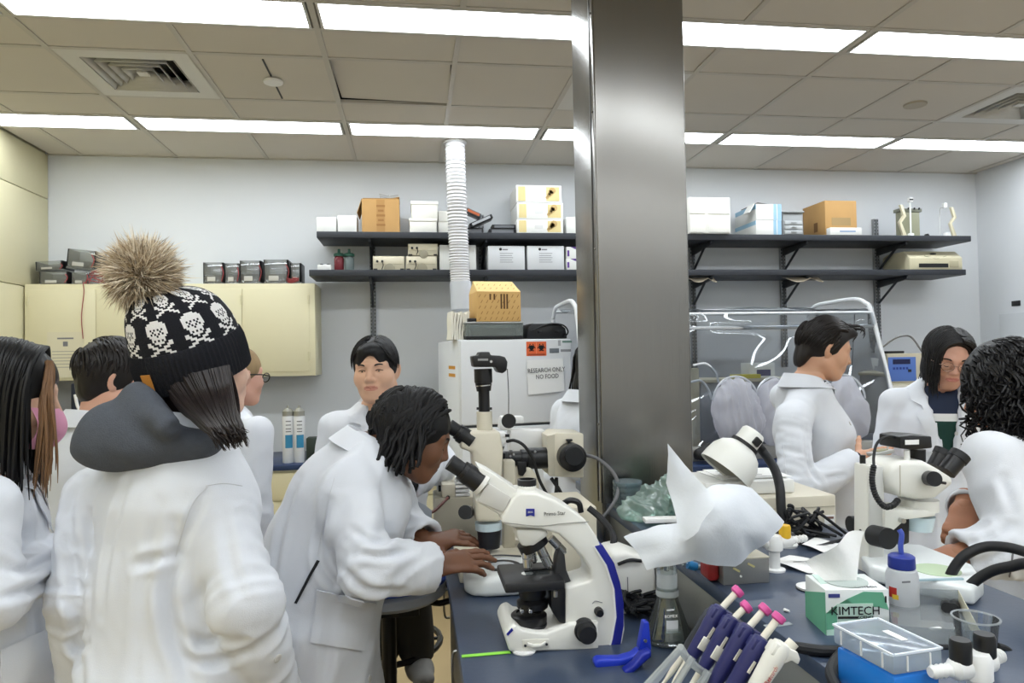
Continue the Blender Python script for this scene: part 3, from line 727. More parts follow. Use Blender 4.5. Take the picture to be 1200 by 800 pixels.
        for s in 'RL':
            T = Field(an[s]-Vector((.3, .3, .1)), an[s]+Vector((.3, .3, .08)), .007); a = Vector((an[s].x, an[s].y, an[s].z-.045))
            T.seg(a-fw*.055, a+fw*.07, (.043, .05), (.047, .038), k=.02, lat=rt); T.seg(a+fw*.03, a+fw*.155, (.047, .034), (.040, .026), k=.03, lat=rt); T.seg(a-fw*.03+up*.0, a-fw*.03+up*.055, .042, .040, k=.02)
            T.cutplane(Vector((a.x, a.y, a.z-.041)), (0, 0, -1), .003); tP, tQ = T.nets()
            so = np_part(p, root, 'shoe', tP, tQ, mat('shoe_%d' % shoe[0], shoe, .7))
    return p
def patch(p, name, quad, th=.004, nu=8, nv=8, m=None, lift=.002, parent=None, label=None):
    """cloth piece laid on the coat: the four corners are directions of the photograph"""
    m = m or coatm
    def pt(u, v):
        a = [quad[0][i]*(1-u)*(1-v)+quad[1][i]*u*(1-v)+quad[2][i]*u*v+quad[3][i]*(1-u)*v for i in (0, 1)]
        d = ray(*a).normalized(); h = p.bvh.ray_cast(CAM, d)
        if h[0] is None: h = p.bvh.find_nearest(CAM+d*(p.nb-CAM).length)
        n = h[1] if h[1].dot(d) < 0 else -h[1]; return h[0]+n*.3*(lift+th)-d*(lift+th)*.7
    c = MB().sheet(pt, nu, nv, th); return mb_part(p, parent or p.coat, name, c, m, label=label)
def seam(p, pts, r=.0011, m=None, name='seam', lift=.001):
    path = []
    for q in smooth_path([Vector((a, b, 0)) for a, b in pts], 5):
        d = ray(q.x, q.y).normalized(); h = p.bvh.ray_cast(CAM, d)
        if h[0] is not None and (not path or (h[0]-path[-1]).length < .08): path.append(h[0]-d*lift)
    if len(path) > 2: return mb_part(p, p.coat, name, MB().tube(path, r, 6, 0), m or mat('seam_thread', (212,214,218), .9))
def button(p, x, y, m=None):
    d = ray(x, y).normalized(); h = p.bvh.ray_cast(CAM, d)
    if h[0] is not None:
        n = h[1] if h[1].dot(d) < 0 else -h[1]; mb_part(p, p.coat, 'button', MB().lathe([(.009, 0), (.0095, .002), (.007, .0035), (.003, .0028)], h[0], n, 14), m or mat('button_grey', (205,203,200), .4))
def crease(p, lines):
    me = p.coat.data; n = len(me.vertices); X = np.empty(n*3, np.float32); me.vertices.foreach_get('co', X); X = X.reshape(-1, 3).astype(float)+V3(p.loc); N = np.empty(n*3, np.float32); me.vertices.foreach_get('normal', N); N = N.reshape(-1, 3)
    for pts, dep, wid in lines:
        path = []
        for q in smooth_path([Vector((a, b, 0)) for a, b in pts], 4):
            d = ray(q.x, q.y).normalized(); h = p.bvh.ray_cast(CAM, d)
            if h[0] is not None: path.append(np.array(h[0]))
        if len(path) < 2: continue
        D = np.full(n, 9.); Tt = np.zeros(n); m_ = len(path)-1
        for i in range(m_):
            a, b = path[i], path[i+1]; ab = b-a; l2 = max(1e-9, ab@ab); t = np.clip(((X-a)@ab)/l2, 0, 1); dd = np.linalg.norm(X-a-t[:, None]*ab, axis=1); k = dd < D; D[k] = dd[k]; Tt[k] = (i+t[k])/m_
        f = np.sin(np.pi*np.clip(Tt, .04, .96))**.6
        X += N*(f*dep*(-np.exp(-(D/wid)**2)+.75*np.exp(-((D-2.0*wid)/(1.1*wid))**2)))[:, None]
    me.vertices.foreach_set('co', (X-V3(p.loc)).astype(np.float32).ravel()); me.update(); p.bvh = BVHTree.FromPolygons([tuple(v) for v in X], [tuple(q.vertices) for q in me.polygons])
def hairm(rgb=(22,20,20), rough=.42): return mat('hair_%d_%d_%d' % rgb, rgb, rough, noise=.35, nscale=40, stretch=(1, 1, .2), spec=.35)
def hair_cap(p, cuts, adds=(), off=.008, h=.005, m=None, ridge=.0015, name='hair', seed=3, freq=(150, 60, 50)):
    """hair mass over the cranium in the head's frame: cuts = face openings, adds = extra volumes (c, r)"""
    F = Field((-.17, -.22, -.42), (.17, .18, .20), h)
    F.ell(ELL_C, (ELL_R.x+off, ELL_R.y+off, ELL_R.z+off), k=.01)
    for a in adds:
        if len(a) == 2: F.ell(a[0], a[1], k=.03)
        else: F.seg(a[0], a[1], a[2], a[3], k=.03, lat=(1, 0, 0))
    for c, r in cuts: F.ell(c, r, k=.012, cut=True)
    P, Q = F.nets(); N = vnormals(P, Q); P = P+N*(ridge*wav(P, freq, seed, 5)+ridge*2*wav(P, tuple(f*.25 for f in freq), seed+1))[:, None]
    P = P @ np.array(p.HM.to_3x3().transposed())+V3(p.hc); o = np_part(p, p.root, name, P, Q, m or hairm()); return o
def hair_locks(p, roots, comb, length, n=10, grav=.5, hug=.0, wave=None, r=.006, seed=1, m=None, parent=None, name='hair_locks', taper=.85, push=.006, sides=5):
    c = MB(); down = (p.HM.to_3x3().transposed() @ Vector((0, 0, -1))); rr = random.Random(seed)
    for i, q in enumerate(roots):
        ln = (length(q) if callable(length) else length)*rr.uniform(.85, 1.12)
        path = lock_path(Vector(q), comb, down, ln, n, grav, hug, wave, seed*1000+i, push)
        r_ = r*rr.uniform(.8, 1.2); c.tube(path, lambda t: r_*(1-taper*t**2.2)*(.55+.45*min(1, t*6)), sides, 0)
    return mb_part(p, parent or p.root, name, c, m or hairm(), p.HM, kind='stuff')
# ---------------------------------------------------------------- the people
def roots(n, azr, elr, seed=1):
    r = random.Random(seed); return [scalp(r.uniform(*azr), r.uniform(*elr)) for _ in range(n)]
def sgn(x): return 1 if x > 0 else -1
BLK = hairm((20,19,20)); DBR = hairm((30,25,23)); FACE = ((0, .105, -.045), (.070, .070, .088))
# man facing us at the back
P5 = person('young man with centre-parted black hair facing us in front of the grey wall', PY(441, 434, 2.72), 192, -2, 2, baz=172, H=1.64, skin=(214,170,142), lip=(194,132,114), jaw=1.08, vneck=(.16, .06), shirt=(25,25,28), vox=.009, seed=5,
   arms=dict(eL=PY(512, 545, 2.55), wL=PY(478, 566, 2.35)), hands=dict(L=dict(dir=(-.15, -.35, -.8), back=(.6, -.6, .2))), trousers=(52,50,46), shoe=(150,148,144), pel=Vector((PY(441, 434, 2.72).x, 2.86, .86)), hem=.66, pose=dict(kR=PY(440, 690, 2.66), kL=PY(482, 688, 2.66), aR=PY(446, 764, 2.74), aL=PY(489, 762, 2.76)))
hair_cap(P5, [((0, .112, -.060), (.066, .075, .088)), ((0, .10, .030), (.028, .05, .030)), ((0, .02, -.10), (.12, .14, .065))], [((0, .035, .075), (.056, .055, .033))], .009, m=BLK)
hair_locks(P5, roots(187, (-75, 75), (48, 84), 2), lambda q, t: Vector((sgn(q.x)*1., .25, -.5)), .105, 8, .15, .4, None, .0055, 3, BLK, push=.014)
# man in profile by the tent
P8 = person('young man in profile with swept-back dark brown hair beside the glove tent', PY(967, 409, 2.7), 102, -17, 0, baz=88, H=1.66, pel=PY(975, 640, 2.784), skin=(208,160,130), lip=(186,118,108), seed=8, vox=.008, shirt=(30,34,52), vneck=(.10, .04), lookdown=True,
   arms=dict(sR=PY(928, 492, 2.544), eR=PY(932, 578, 2.424), wR=PY(1001, 541, 2.472), eL=PY(985, 560, 2.976), wL=PY(1030, 545, 2.82)),
   hands=dict(R=dict(dir=(1, .05, .10), back=(0, -1, .35), curl=(.10, .14, .2, .3), thumb=.1), L=dict(dir=(1, -.3, .05), back=(0, .3, -1))))
hair_cap(P8, [((0, .135, -.022), (.26, .113, .104)), ((.0, .028, -.062), (.12, .040, .055)), ((0, .03, -.14), (.12, .10, .06))], [((0, .06, .085), (.055, .045, .028)), ((0, -.085, -.05), (.055, .025, .05))], .011, m=DBR)
hair_locks(P8, roots(221, (-80, 80), (30, 82), 3), lambda q, t: Vector((sgn(q.x)*.35, -1., .1-1.1*t)), .105, 9, .15, .6, None, .0055, 4, DBR, push=.015)
hair_locks(P8, roots(153, (70, 290), (0, 45), 5), lambda q, t: Vector((0, -.7, -1.)), .07, 7, .2, .5, None, .005, 5, DBR, push=.012)
hair_locks(P8, roots(20, (-45, 45), (44, 62), 8), lambda q, t: Vector((sgn(q.x)*.25, .9-1.6*t, .7-1.8*t)), .10, 9, .1, .0, None, .0055, 9, DBR, push=.022)
# person with glasses and chin-length hair
P9 = person('person with long black hair and glasses looking down, navy polo under the coat', PY(1111, 420, 2.74), 200, -20, -6, baz=208, H=1.63, skin=(206,156,134), lip=(190,122,112), jaw=1.06, seed=9, vox=.008, vneck=(.34, .062), shirt=(30,40,62), lookdown=True, sh_w=.165)
hair_cap(P9, [((0, .112, -.060), (.076, .080, .105)), ((-.008, .12, .045), (.072, .072, .052)), ((0, .06, -.16), (.055, .09, .10))], [((0, -.03, -.05), (.088, .075, .10))], .014, m=BLK)
hair_locks(P9, [Vector((-.012+rng.uniform(-.006, .006), rng.uniform(-.08, .045), .118)) for _ in range(260)], lambda q, t: Vector((sgn(q.x+.012)*max(.0, 1.3-2.*t), -.05 if t < .3 else -.1, -.2-1.5*t)), .29, 16, .8, .30, (.004, 1.), .0055, 6, BLK, push=.016)
hair_locks(P9, roots(119, (110, 250), (10, 70), 7), lambda q, t: Vector((sgn(q.x)*.3, -.4, -1)), .24, 12, .6, .2, (.004, 1.2), .006, 7, BLK, push=.012)
hair_locks(P9, [Vector((-.012+rng.uniform(-.004, .004), rng.uniform(.045, .078), rng.uniform(.098, .112))) for _ in range(90)], lambda q, t: Vector((sgn(q.x+.012)*max(.0, 1.5-2.*t), -.35, -.15-1.5*t)), .27, 16, .8, .40, (.003, 1.), .005, 66, BLK, push=.018)
g = MB()
for s in (-1, 1): g.tube([(s*.031+.024*math.cos(a), .1005-.0035*math.cos(a)*s, -.003+.019*math.sin(a)) for a in [2*PI*k/20 for k in range(21)]], .0012, 6, 0, False); g.tube([(s*.055, .096, .003), (s*.080, .06, .006), (s*.083, -.01, .0)], .0013, 6, 4)
g.tube([(-.008, .104, .0), (0, .107, .003), (.008, .104, .0)], .0012, 6, 4)
go = mb_part(P9, P9.root, 'glasses', g, mat('gold_wire', (178,150,140), .25, metal=.8), P9.HM)
for s in (-1, 1):
    l = MB().lathe([(.0, .0012), (.0225, 0), (.0225, -.001), (0, .0002)], (s*.031, .1005, -.003), (0, 1, 0), 18); mb_part(P9, go, 'lens', l, film('lens_glass', (255,255,255), .0, .02), P9.HM)
# curly haired woman at the right edge
P10 = person('woman with long curly black hair at the right edge, seen from behind', PY(1182, 458, 1.72), -48, -14, 0, baz=-50, H=1.60, skin=(178,124,96), seed=10, vox=.007, eyes=False,
   arms=dict(sL=PY(1164, 540, 1.56), eL=PY(1196, 640, 1.47), wL=PY(1124, 650, 1.50), eR=PY(1150, 600, 1.95), wR=PY(1130, 595, 1.80)), hem=.50, sleeve=1.0,
   hands=dict(L=dict(dir=(-1, .2, -.45), back=(-.5, -.3, .6), curl=(.9, 1, 1, 1)), R=dict(dir=(-.5, -.35, -.5), back=(-.5, -.5, .4), curl=(.7, .8, .9, .9), thumb=.9)))
hair_cap(P10, [((0, .13, -.06), (.055, .06, .09))], [((0, -.03, -.03), (.105, .10, .09)), ((0, -.06, -.10), (.09, .06, .10))], .022, m=BLK, ridge=.004, freq=(70, 70, 60))
hair_locks(P10, roots(323, (25, 335), (0, 85), 9), lambda q, t: Vector((sgn(q.x)*.5, -.25, -.5)), lambda q: .30, 26, .5, .1, (.012, 4.2), .0042, 11, BLK, push=.026)
hair_locks(P10, roots(102, (190, 330), (-10, 40), 10), lambda q, t: Vector((-.5, .1, -1)), lambda q: .27, 26, .6, 0, (.014, 4.), .0035, 12, BLK, push=.03)
# person half hidden behind the column
P7 = person('person with straight black hair half hidden behind the steel column', PY(704, 432, 3.02), 80, -12, 0, baz=70, H=1.62, skin=(214,168,148), seed=7, vox=.010, eyes=False, sh_w=.155,
   arms=dict(eR=PY(680, 545, 2.9), wR=PY(700, 530, 2.78)), hands=dict(R=dict(dir=(.7, .3, -.2), back=(0, -.5, .8))), trousers=(40,58,92))
hair_cap(P7, [FACE], [((0, -.04, -.07), (.085, .07, .11))], .012, m=BLK)
hair_locks(P7, roots(221, (20, 340), (20, 85), 12), lambda q, t: Vector((sgn(q.x)*.4, -.3, -1)), .27, 12, .7, .3, (.004, .8), .0055, 13, BLK, push=.012)
# man with short fair hair, seen from behind
P4 = person('man with cropped sandy hair and glasses behind the hat wearer, facing away', PY(279, 440, 2.95), 48, -4, 0, baz=48, H=1.60, skin=(206,158,138), seed=4, vox=.010, eyes=False, sh_w=.185, size=1.1)
hair_cap(P4, [((0, .112, -.050), (.082, .078, .10)), ((0, .02, -.075), (.12, .055, .055)), ((0, -.03, -.14), (.12, .14, .07))], [], .005, m=hairm((150,126,92), .7), ridge=.0008)
g = MB().tube([(.083, -.005, .004), (.084, .05, .006), (.066, .098, .003)], .003, 6, 3); g.tube([(.012+.026+.026*math.cos(a), .1+.002*math.sin(a), -.004+.018*math.sin(a)) for a in [2*PI*k/16 for k in range(17)]], .0022, 6, 0, False)
mb_part(P4, P4.root, 'glasses', g, blackp, P4.HM)
# young man with short dark hair, left
P2 = person('young man with short dark brown hair between the long-haired and hat-wearing women', PY(136, 444, 2.46), 66, -8, 0, baz=40, H=1.62, skin=(216,166,142), seed=2, vox=.009, eyes=False, sh_w=.175)
hair_cap(P2, [((0, .138, -.040), (.26, .105, .105)), ((0, .032, -.070), (.12, .042, .052)), ((0, .03, -.15), (.12, .10, .07))], [((0, .05, .085), (.055, .05, .028)), ((0, -.07, -.04), (.06, .035, .045))], .013, m=DBR)
hair_locks(P2, roots(255, (0, 360), (28, 88), 15), lambda q, t: Vector((q.x*6, .55-.9*t, -.6)), .085, 8, .2, .4, None, .0052, 15, DBR, push=.016)
hair_locks(P2, roots(102, (80, 280), (-8, 30), 16), lambda q, t: Vector((0, -.3, -1)), .05, 6, .2, .5, None, .006, 16, DBR, push=.010)
# dreadlocked person bending to the eyepiece
P6 = person('person with dreadlocks bending over to look through the cream microscope', PY(486, 510, 2.0), 84, -24, 0, baz=84, H=1.72, skin=(112,74,52), lip=(96,56,48), seed=6, vox=.0068, nb=PY(430, 531, 2.0), pel=PY(360, 722, 2.0), wr=1.0, dep=1.2, shirt=(70,70,74), jaw=.98, eyes=True, lookdown=True, brow=(16,14,14), hem=.52, bend=PY(356, 800, 2.0),
   arms=dict(sR=PY(402, 572, 1.84), eR=PY(432, 662, 1.76), wR=PY(508, 664, 1.83), sL=PY(448, 560, 2.18), eL=PY(470, 618, 2.22), wL=PY(500, 634, 2.12)), sleeve=1.12, size=1.05, trousers=(28,28,32), feet=dict(R=(PY(366, 800, 2.0).x-.05, 1.86), L=(PY(366, 800, 2.0).x-.05, 2.12)),
   hands=dict(R=dict(dir=(1, .12, .10), back=(-.1, -.45, .85), curl=(.22, .26, .32, .38), thumb=.35), L=dict(dir=(.9, -.1, .12), back=(0, -.3, .9), curl=(.35, .4, .45, .5), thumb=.4)))
hair_cap(P6, [((0, .125, -.050), (.26, .080, .105)), ((0, .03, -.14), (.12, .12, .06))], [((0, -.07, -.05), (.06, .03, .05))], .006, m=hairm((14,13,14)), ridge=.002)
dm = hairm((15,14,15), .6)
hair_locks(P6, roots(170, (35, 325), (30, 88), 21), lambda q, t: Vector((sgn(q.x)*(1.3-t), -.55, .5-1.4*t)), lambda q: .23, 14, .62, .12, (.004, 1.2), .0076, 22, dm, taper=.3, push=.014, sides=6)
hair_locks(P6, roots(60, (-48, 48), (42, 84), 24), lambda q, t: Vector((sgn(q.x)*(1.6-t), -.75+.6*t, .6-1.6*t)), lambda q: .22, 14, .60, .12, (.004, 1.2), .0072, 24, dm, taper=.35, push=.016, sides=6)
hair_locks(P6, roots(80, (60, 300), (-6, 40), 25), lambda q, t: Vector((sgn(q.x)*.8, -.6, -.8)), lambda q: .17, 12, .60, .12, (.004, 1.2), .0074, 25, dm, taper=.35, push=.014, sides=6)
hair_locks(P6, roots(60, (120, 240), (0, 60), 23), lambda q, t: Vector((q.x*4, -.9, -.1)), lambda q: .17, 12, .72, .1, (.006, 1.3), .0072, 23, dm, taper=.4, push=.014, sides=6)
# long haired woman, left edge
P1 = person('woman with long dark straight hair and pink face mask at the left edge', PY(10, 462, 1.80), 76, -10, 0, baz=66, H=1.60, skin=(224,182,156), seed=11, vox=.0068, eyes=False, vneck=(.20, .05), shirt=(190,150,130),
   arms=dict(sR=PY(-22, 598, 1.588), eR=PY(-22, 706, 1.534), wR=PY(80, 645, 1.879)), hem=.45)
hair_cap(P1, [((0, .125, -.055), (.06, .065, .11))], [((0, -.03, -.05), (.088, .085, .11)), ((0, -.045, -.13), (.085, .07, .10)), ((0, -.05, -.10), (0, -.05, -.24), (.078, .050), (.07, .04))], .012, m=BLK)
hair_locks(P1, [Vector((rng.uniform(-.006, .006), rng.uniform(-.08, .06), .122)) for _ in range(380)], lambda q, t: Vector((sgn(q.x)*max(0, 1-2.*t), -.12, -.2-1.5*t)), lambda q: .38, 18, .85, .25, (.002, .6), .0052, 31, BLK, push=.014)
hair_locks(P1, roots(153, (100, 260), (5, 80), 32), lambda q, t: Vector((sgn(q.x)*.3, -.3, -1)), .34, 14, .8, .2, (.002, .7), .0058, 33, BLK, push=.012)
hair_locks(P1, [Vector((.02+rng.uniform(-.01, .01), .07+rng.uniform(-.012, .008), .09)) for _ in range(26)], lambda q, t: Vector((max(0, 1-2.2*t), .55-1.0*t, -.6-t)), .29, 16, .85, .1, (.003, .8), .0048, 34, hairm((126,92,62)), push=.014)
hair_locks(P1, [scalp(a, 8)+Vector((0, 0, -.13)) for a in [50+6*k for k in range(22)]], lambda q, t: Vector((.1, .05, -1)), .16, 8, .9, 0, (.003, .6), .0042, 35, hairm((84,62,48)), push=.012)
mk = MB().sheet(lambda u, v: Vector((.073*math.sin((u-.5)*2.5)*(1-.12*v), .040+.068*math.cos((u-.5)*2.5)+.022*math.sin(PI*v), -.018-.095*v)), 14, 10, .002)
mb_part(P1, P1.root, 'face_mask', mk, mat('pink_mask', (226,158,186), .8), P1.HM)
# woman with the pompom hat, foreground
P3 = person('woman in the foreground wearing a black skull beanie and grey hooded top, seen from behind', PY(237, 430, 1.702), 50, 2, 0, baz=34, H=1.60, skin=(222,182,160), seed=3, vox=.0058, eyes=False, pel=PY(200, 800, 1.64)+Vector((0, 0, .05)), size=1.06, sh_w=.158, hem=.42, wr=.75, sleeve=1.08, hands=None,
   arms=dict(sL=PY(112, 582, 1.75), sR=PY(250, 588, 1.595), eL=PY(96, 700, 1.68), wL=PY(98, 812, 1.74), eR=PY(288, 706, 1.499), wR=PY(322, 815, 1.642)))

HP = Matrix.Translation(P3.hc) @ basis(50, 20, 6).to_4x4() @ Matrix.Translation((0, -.016, .022))
knit = mat('black_knit', (17,18,25), .95, bump=.4, bscale=300); knitw = mat('white_knit', (226,224,222), .95, bump=.4, bscale=300)
skull = """....#####....
..#########..
.###########.
.###########.
.##.#.#.#.##.
.###.###.###.
.##.#.#.#.##.
..####.####..
...#######...
...#.#.#.#...
##..#####..##
###...#...###
..###...###..
....#####....
..###...###..
###.......###
#...........#""".split()
NU, NV = 171, 36
def dome(u, v):
    t = v*1.36; a = 2*PI*u; r = math.cos(t)**.62; z = .040+.128*math.sin(t)/math.sin(1.36)
    return Vector((.101*r*math.sin(a), .117*r*math.cos(a)-.022*v*v, z))
hm = MB(); W = NU
hv = [dome(i/NU, j/NV) for j in range(NV+1) for i in range(NU)]
hf, hi_ = [], []
for j in range(NV):
    for i in range(NU):
        hf.append((j*W+i, j*W+(i+1) % W, (j+1)*W+(i+1) % W, (j+1)*W+i))
        band = j//18; row = 17-(j % 18); col = (i+(9 if band else 0)) % 19
        hi_.append(1 if 0 <= row < 17 and col < 13 and skull[row][col] == '#' else 0)
hf = [tuple(reversed(f)) for f in hf]; hm.add(hv, hf); hm.mi = hi_
hat = mb_part(P3, P3.root, 'beanie', hm, [knit, knitw], HP, label='black knitted beanie with rows of white skulls')
cf_ = MB(); n = 280; prof = [(.985, .052), (1.045, .050), (1.085, .030), (1.09, 0), (1.07, -.034), (1.03, -.040), (.97, -.034), (.95, 0)]
vs = []
for k, (s_, z) in enumerate(prof):
    for i in range(n):
        a = 2*PI*i/n; rb = 1+(.014*math.cos(70*a) if 0 < k < 6 else 0); vs.append((.099*s_*rb*math.sin(a), .114*s_*rb*math.cos(a), z))
cf_.add(vs, [(k*n+(i+1) % n, k*n+i, (k+1)*n+i, (k+1)*n+(i+1) % n) for k in range(len(prof)-1) for i in range(n)])
mb_part(P3, hat, 'ribbed_cuff', cf_, knit, HP)
PM = HP @ Matrix.Translation((-.012, -.040, .215)); rr = random.Random(5)
fur = [MB(), MB(), MB()]
for i in range(12500):
    z = rr.uniform(-1, 1); a = rr.uniform(0, 6.283); d = Vector((math.sqrt(1-z*z)*math.cos(a), math.sqrt(1-z*z)*math.sin(a), z))
    q = Vector((rr.gauss(0, 1), rr.gauss(0, 1), rr.gauss(0, 1))); q = (q-d*q.dot(d))*.34; sw = Vector((-d.z*.6-.35, .3, d.x*.5-.3)); dr = (d*.8+q+sw*.35).normalized(); b0 = d*(.046*rr.uniform(.3, 1.05)); ln = .046*rr.uniform(.6, 1.25)+(.026 if rr.random() < .05 else 0)
    e = dr.cross(Vector((rr.uniform(-1, 1), rr.uniform(-1, 1), rr.uniform(-1, 1)))).normalized()*(.0009*rr.uniform(.6, 1.3)); P_ = [b0+dr*(ln*t)+sw*(.016*t*t) for t in (0., .4, .75, 1.)]
    f = fur[0 if rr.random() < .5 else (1 if rr.random() < .72 else 2)]
    f.add([P_[0]-e, P_[0]+e, P_[1]-e, P_[1]+e, P_[2]-e*.7, P_[2]+e*.7, P_[3]], [(0, 1, 3, 2), (2, 3, 5, 4), (4, 5, 6)])
pom = MB().ball((0, 0, 0), .046, 18, 12)
po = mb_part(P3, hat, 'pompom', pom, mat('fur_core', (120,104,84), .9), PM, label='fluffy beige fur pompom')
fc = [(226,212,188), (182,162,134), (112,96,78)]
for f, c in zip(fur, fc): mb_part(P3, hat, 'pompom_fur', f, mat('fur_%d' % c[0], c, .8), PM, kind='stuff')
tg = MB().sheet(lambda u, v: Vector((.1125*math.sin(2.86-.20*u), .1295*math.cos(2.86-.20*u), -.022+.038*v)), 6, 3, .003)
mb_part(P3, hat, 'leather_tag', tg, mat('tan_leather', (190,126,52), .6), HP)
hl = MB(); rr = random.Random(9)
for i in range(300):
    t = rr.random(); s_ = rr.random()
    a = PY(188+80*t, 446-18*t, 1.601-.02*math.sin(t*3)+.03*s_); b = PY(212+62*t, 474-10*t+8*s_, 1.529+.03*s_); c = PY(238+42*t+8*s_, 500+8*rr.random()-4*t, 1.24+.03*s_); e = PY(256+30*t+rr.uniform(-6, 8), 525+rr.uniform(-16, 4)-5*t, 1.225+.03*s_)
    r_ = .0040*rr.uniform(.6, 1.1); hl.tube([a, b, c, e], lambda q: r_*(1-.9*q**1.5), 5, 4)
for i in range(30):
    t = rr.random(); hl.tube([PY(262+10*t, 436, 1.63), PY(274+6*t, 468, 1.571), PY(274+9*t, 500+18*t, 1.487)], .0010, 4, 5)
mb_part(P3, P3.root, 'hair_locks', hl, hairm((38,31,30)), kind='stuff')
hair_cap(P3, [FACE], [((0, -.03, -.05), (.08, .07, .08))], .008, m=hairm((38,31,30)))
# grey hood lying on her back
hd = Field(PY(165, 500, 1.618)-Vector((.27, .24, .22)), PY(165, 500, 1.618)+Vector((.25, .25, .2)), .006)
hd.ell(PY(152, 508, 1.589), (0.1003, 0.0654, 0.0763), k=.02); hd.ell(PY(128, 522, 1.607), (0.0741, 0.0600, 0.0491), k=.03); hd.ell(PY(186, 522, 1.577), (0.0818, 0.0545, 0.0414), k=.03); hd.ell(PY(222, 522, 1.577), (0.0676, 0.0491, 0.0371), k=.02)
hd.seg(PY(160, 462, 1.595), PY(196, 500, 1.511), .030, .026, k=.03)
hd.seg(PY(206, 478, 1.476), PY(196, 552, 1.487), .008, .010, k=.018, cut=True); hd.seg(PY(206, 500, 1.499), PY(250, 506, 1.499), .006, .004, k=.012, cut=True)
P_, Q_ = hd.nets(); P_ = P_+vnormals(P_, Q_)*(.0045*wav(P_, (26, 26, 26), 77)+.002*wav(P_, (60, 60, 60), 78))[:, None]
np_part(P3, P3.root, 'hood', P_, Q_, mat('grey_fleece', (78,82,90), .95, noise=.18, nscale=90, bump=.25, bscale=400), label='thick grey fleece hood')
# folds that the photograph shows
crease(P3, [([(206, 612), (208, 650), (197, 690), (201, 730), (212, 770), (226, 800)], .014, .012), ([(207, 648), (185, 655), (158, 662)], .010, .010), ([(96, 560), (80, 600), (86, 660), (92, 720), (96, 800)], .012, .012), ([(150, 562), (128, 640), (118, 720)], .007, .012), ([(186, 590), (170, 680), (160, 790)], .006, .013), ([(120, 560), (108, 620)], .006, .010), ([(238, 580), (222, 620), (214, 650)], .008, .010), ([(212, 736), (236, 752), (262, 745)], .008, .009), ([(218, 770), (250, 778), (290, 762)], .008, .009), ([(262, 600), (270, 660), (284, 700)], .005, .010), ([(68, 618), (80, 640), (90, 640)], .007, .008), ([(72, 690), (84, 712), (96, 716)], .007, .008), ([(78, 740), (90, 760), (104, 756)], .007, .008)])
crease(P6, [([(384, 585), (376, 630), (380, 668), (410, 700)], .012, .011), ([(398, 662), (430, 690), (470, 692)], .010, .010), ([(350, 560), (330, 620), (318, 700)], .007, .012), ([(345, 720), (336, 770), (330, 800)], .006, .012), ([(390, 700), (384, 760), (380, 800)], .006, .012), ([(412, 620), (440, 636), (462, 630)], .008, .008), ([(415, 650), (450, 652), (486, 646)], .008, .008), ([(372, 520), (352, 548)], .006, .010)])
crease(P1, [([(0, 660), (30, 668), (70, 650)], .008, .009), ([(0, 700), (36, 690), (76, 668)], .010, .009), ([(40, 700), (46, 760), (40, 800)], .007, .012), ([(30, 580), (40, 620)], .006, .009)])
crease(P10, [([(1120, 655), (1150, 660), (1186, 640)], .009, .009), ([(1130, 640), (1160, 630), (1186, 615)], .008, .009), ([(1176, 560), (1186, 600)], .007, .010), ([(1150, 670), (1148, 720)], .006, .010)])
crease(P8, [([(914, 560), (935, 590), (965, 580)], .009, .009), ([(905, 540), (925, 565)], .007, .009), ([(945, 500), (948, 545), (962, 568)], .008, .010), ([(912, 500), (906, 545)], .006, .010), ([(968, 560), (990, 556)], .006, .007)])
# coat details that the photograph shows
seam(P3, [(241, 569), (262, 566), (284, 569)]); seam(P3, [(243, 570), (226, 590), (214, 622), (206, 652)]); button(P3, 325, 771)
sl = patch(P6, 'pocket_slit', [(371, 656), (374, 657), (348, 707), (345, 706)], .002, 2, 8, inkm, .001)
patch(P6, 'pocket', [(372, 690), (440, 706), (424, 762), (364, 752)], .004, 10, 8); button(P6, 449, 750); button(P6, 433, 795); seam(P6, [(392, 560), (384, 590), (376, 630), (372, 652)])
patch(P1, 'pocket', [(0, 762), (74, 728), (84, 798), (0, 800)], .005, 8, 6); seam(P1, [(2, 762), (40, 744), (72, 731)])
seam(P8, [(918, 520), (922, 560), (928, 580)]); button(P8, 996, 496)
patch(P9, 'pocket', [(1080, 498), (1104, 494), (1106, 528), (1082, 530)], .003, 6, 6); button(P9, 1121, 508); seam(P10, [(1188, 640), (1184, 670), (1178, 697)], .002, greyink)
for P_, s_, c_ in ((P8, 'R', (30,34,52)), (P5, 'L', (20,20,22))):
    w = P_.W[s_]; d = (P_.W[s_]-P_.E[s_]).normalized(); mb_part(P_, P_.root, 'cuff_band', MB().lathe([(.036, 0), (.037, .003), (.036, .022), (.032, .024)], w-d*.004, d, 20), mat('band_%d' % c_[2], c_, .8))
for ch in P9.root.children:
    if ch.name.startswith('shirt'):
        z1 = PY(1118, 488, 2.6).z; z2 = PY(1118, 497, 2.6).z; m = mat('banded_polo', (30,40,62), .85); nt = m.node_tree
        tc = nt.nodes.new('ShaderNodeTexCoord'); sx_ = nt.nodes.new('ShaderNodeSeparateXYZ'); nt.links.new(tc.outputs['Object'], sx_.inputs[0]); cr_ = nt.nodes.new('ShaderNodeValToRGB'); cr_.color_ramp.interpolation = 'CONSTANT'; el = cr_.color_ramp.elements
        mr = nt.nodes.new('ShaderNodeMapRange'); mr.inputs[1].default_value = z2-.5; mr.inputs[2].default_value = z2+.5; nt.links.new(sx_.outputs[2], mr.inputs[0]); nt.links.new(mr.outputs[0], cr_.inputs[0])
        el[0].color = lin((22,58,50))+(1,); el[1].position = .5; el[1].color = lin((222,222,220))+(1,); e = el.new(.5+z1-z2); e.color = lin((30,40,62))+(1,)
        nt.links.new(cr_.outputs[0], nt.nodes['Principled BSDF'].inputs['Base Color']); ch.data.materials.clear(); ch.data.materials.append(m)
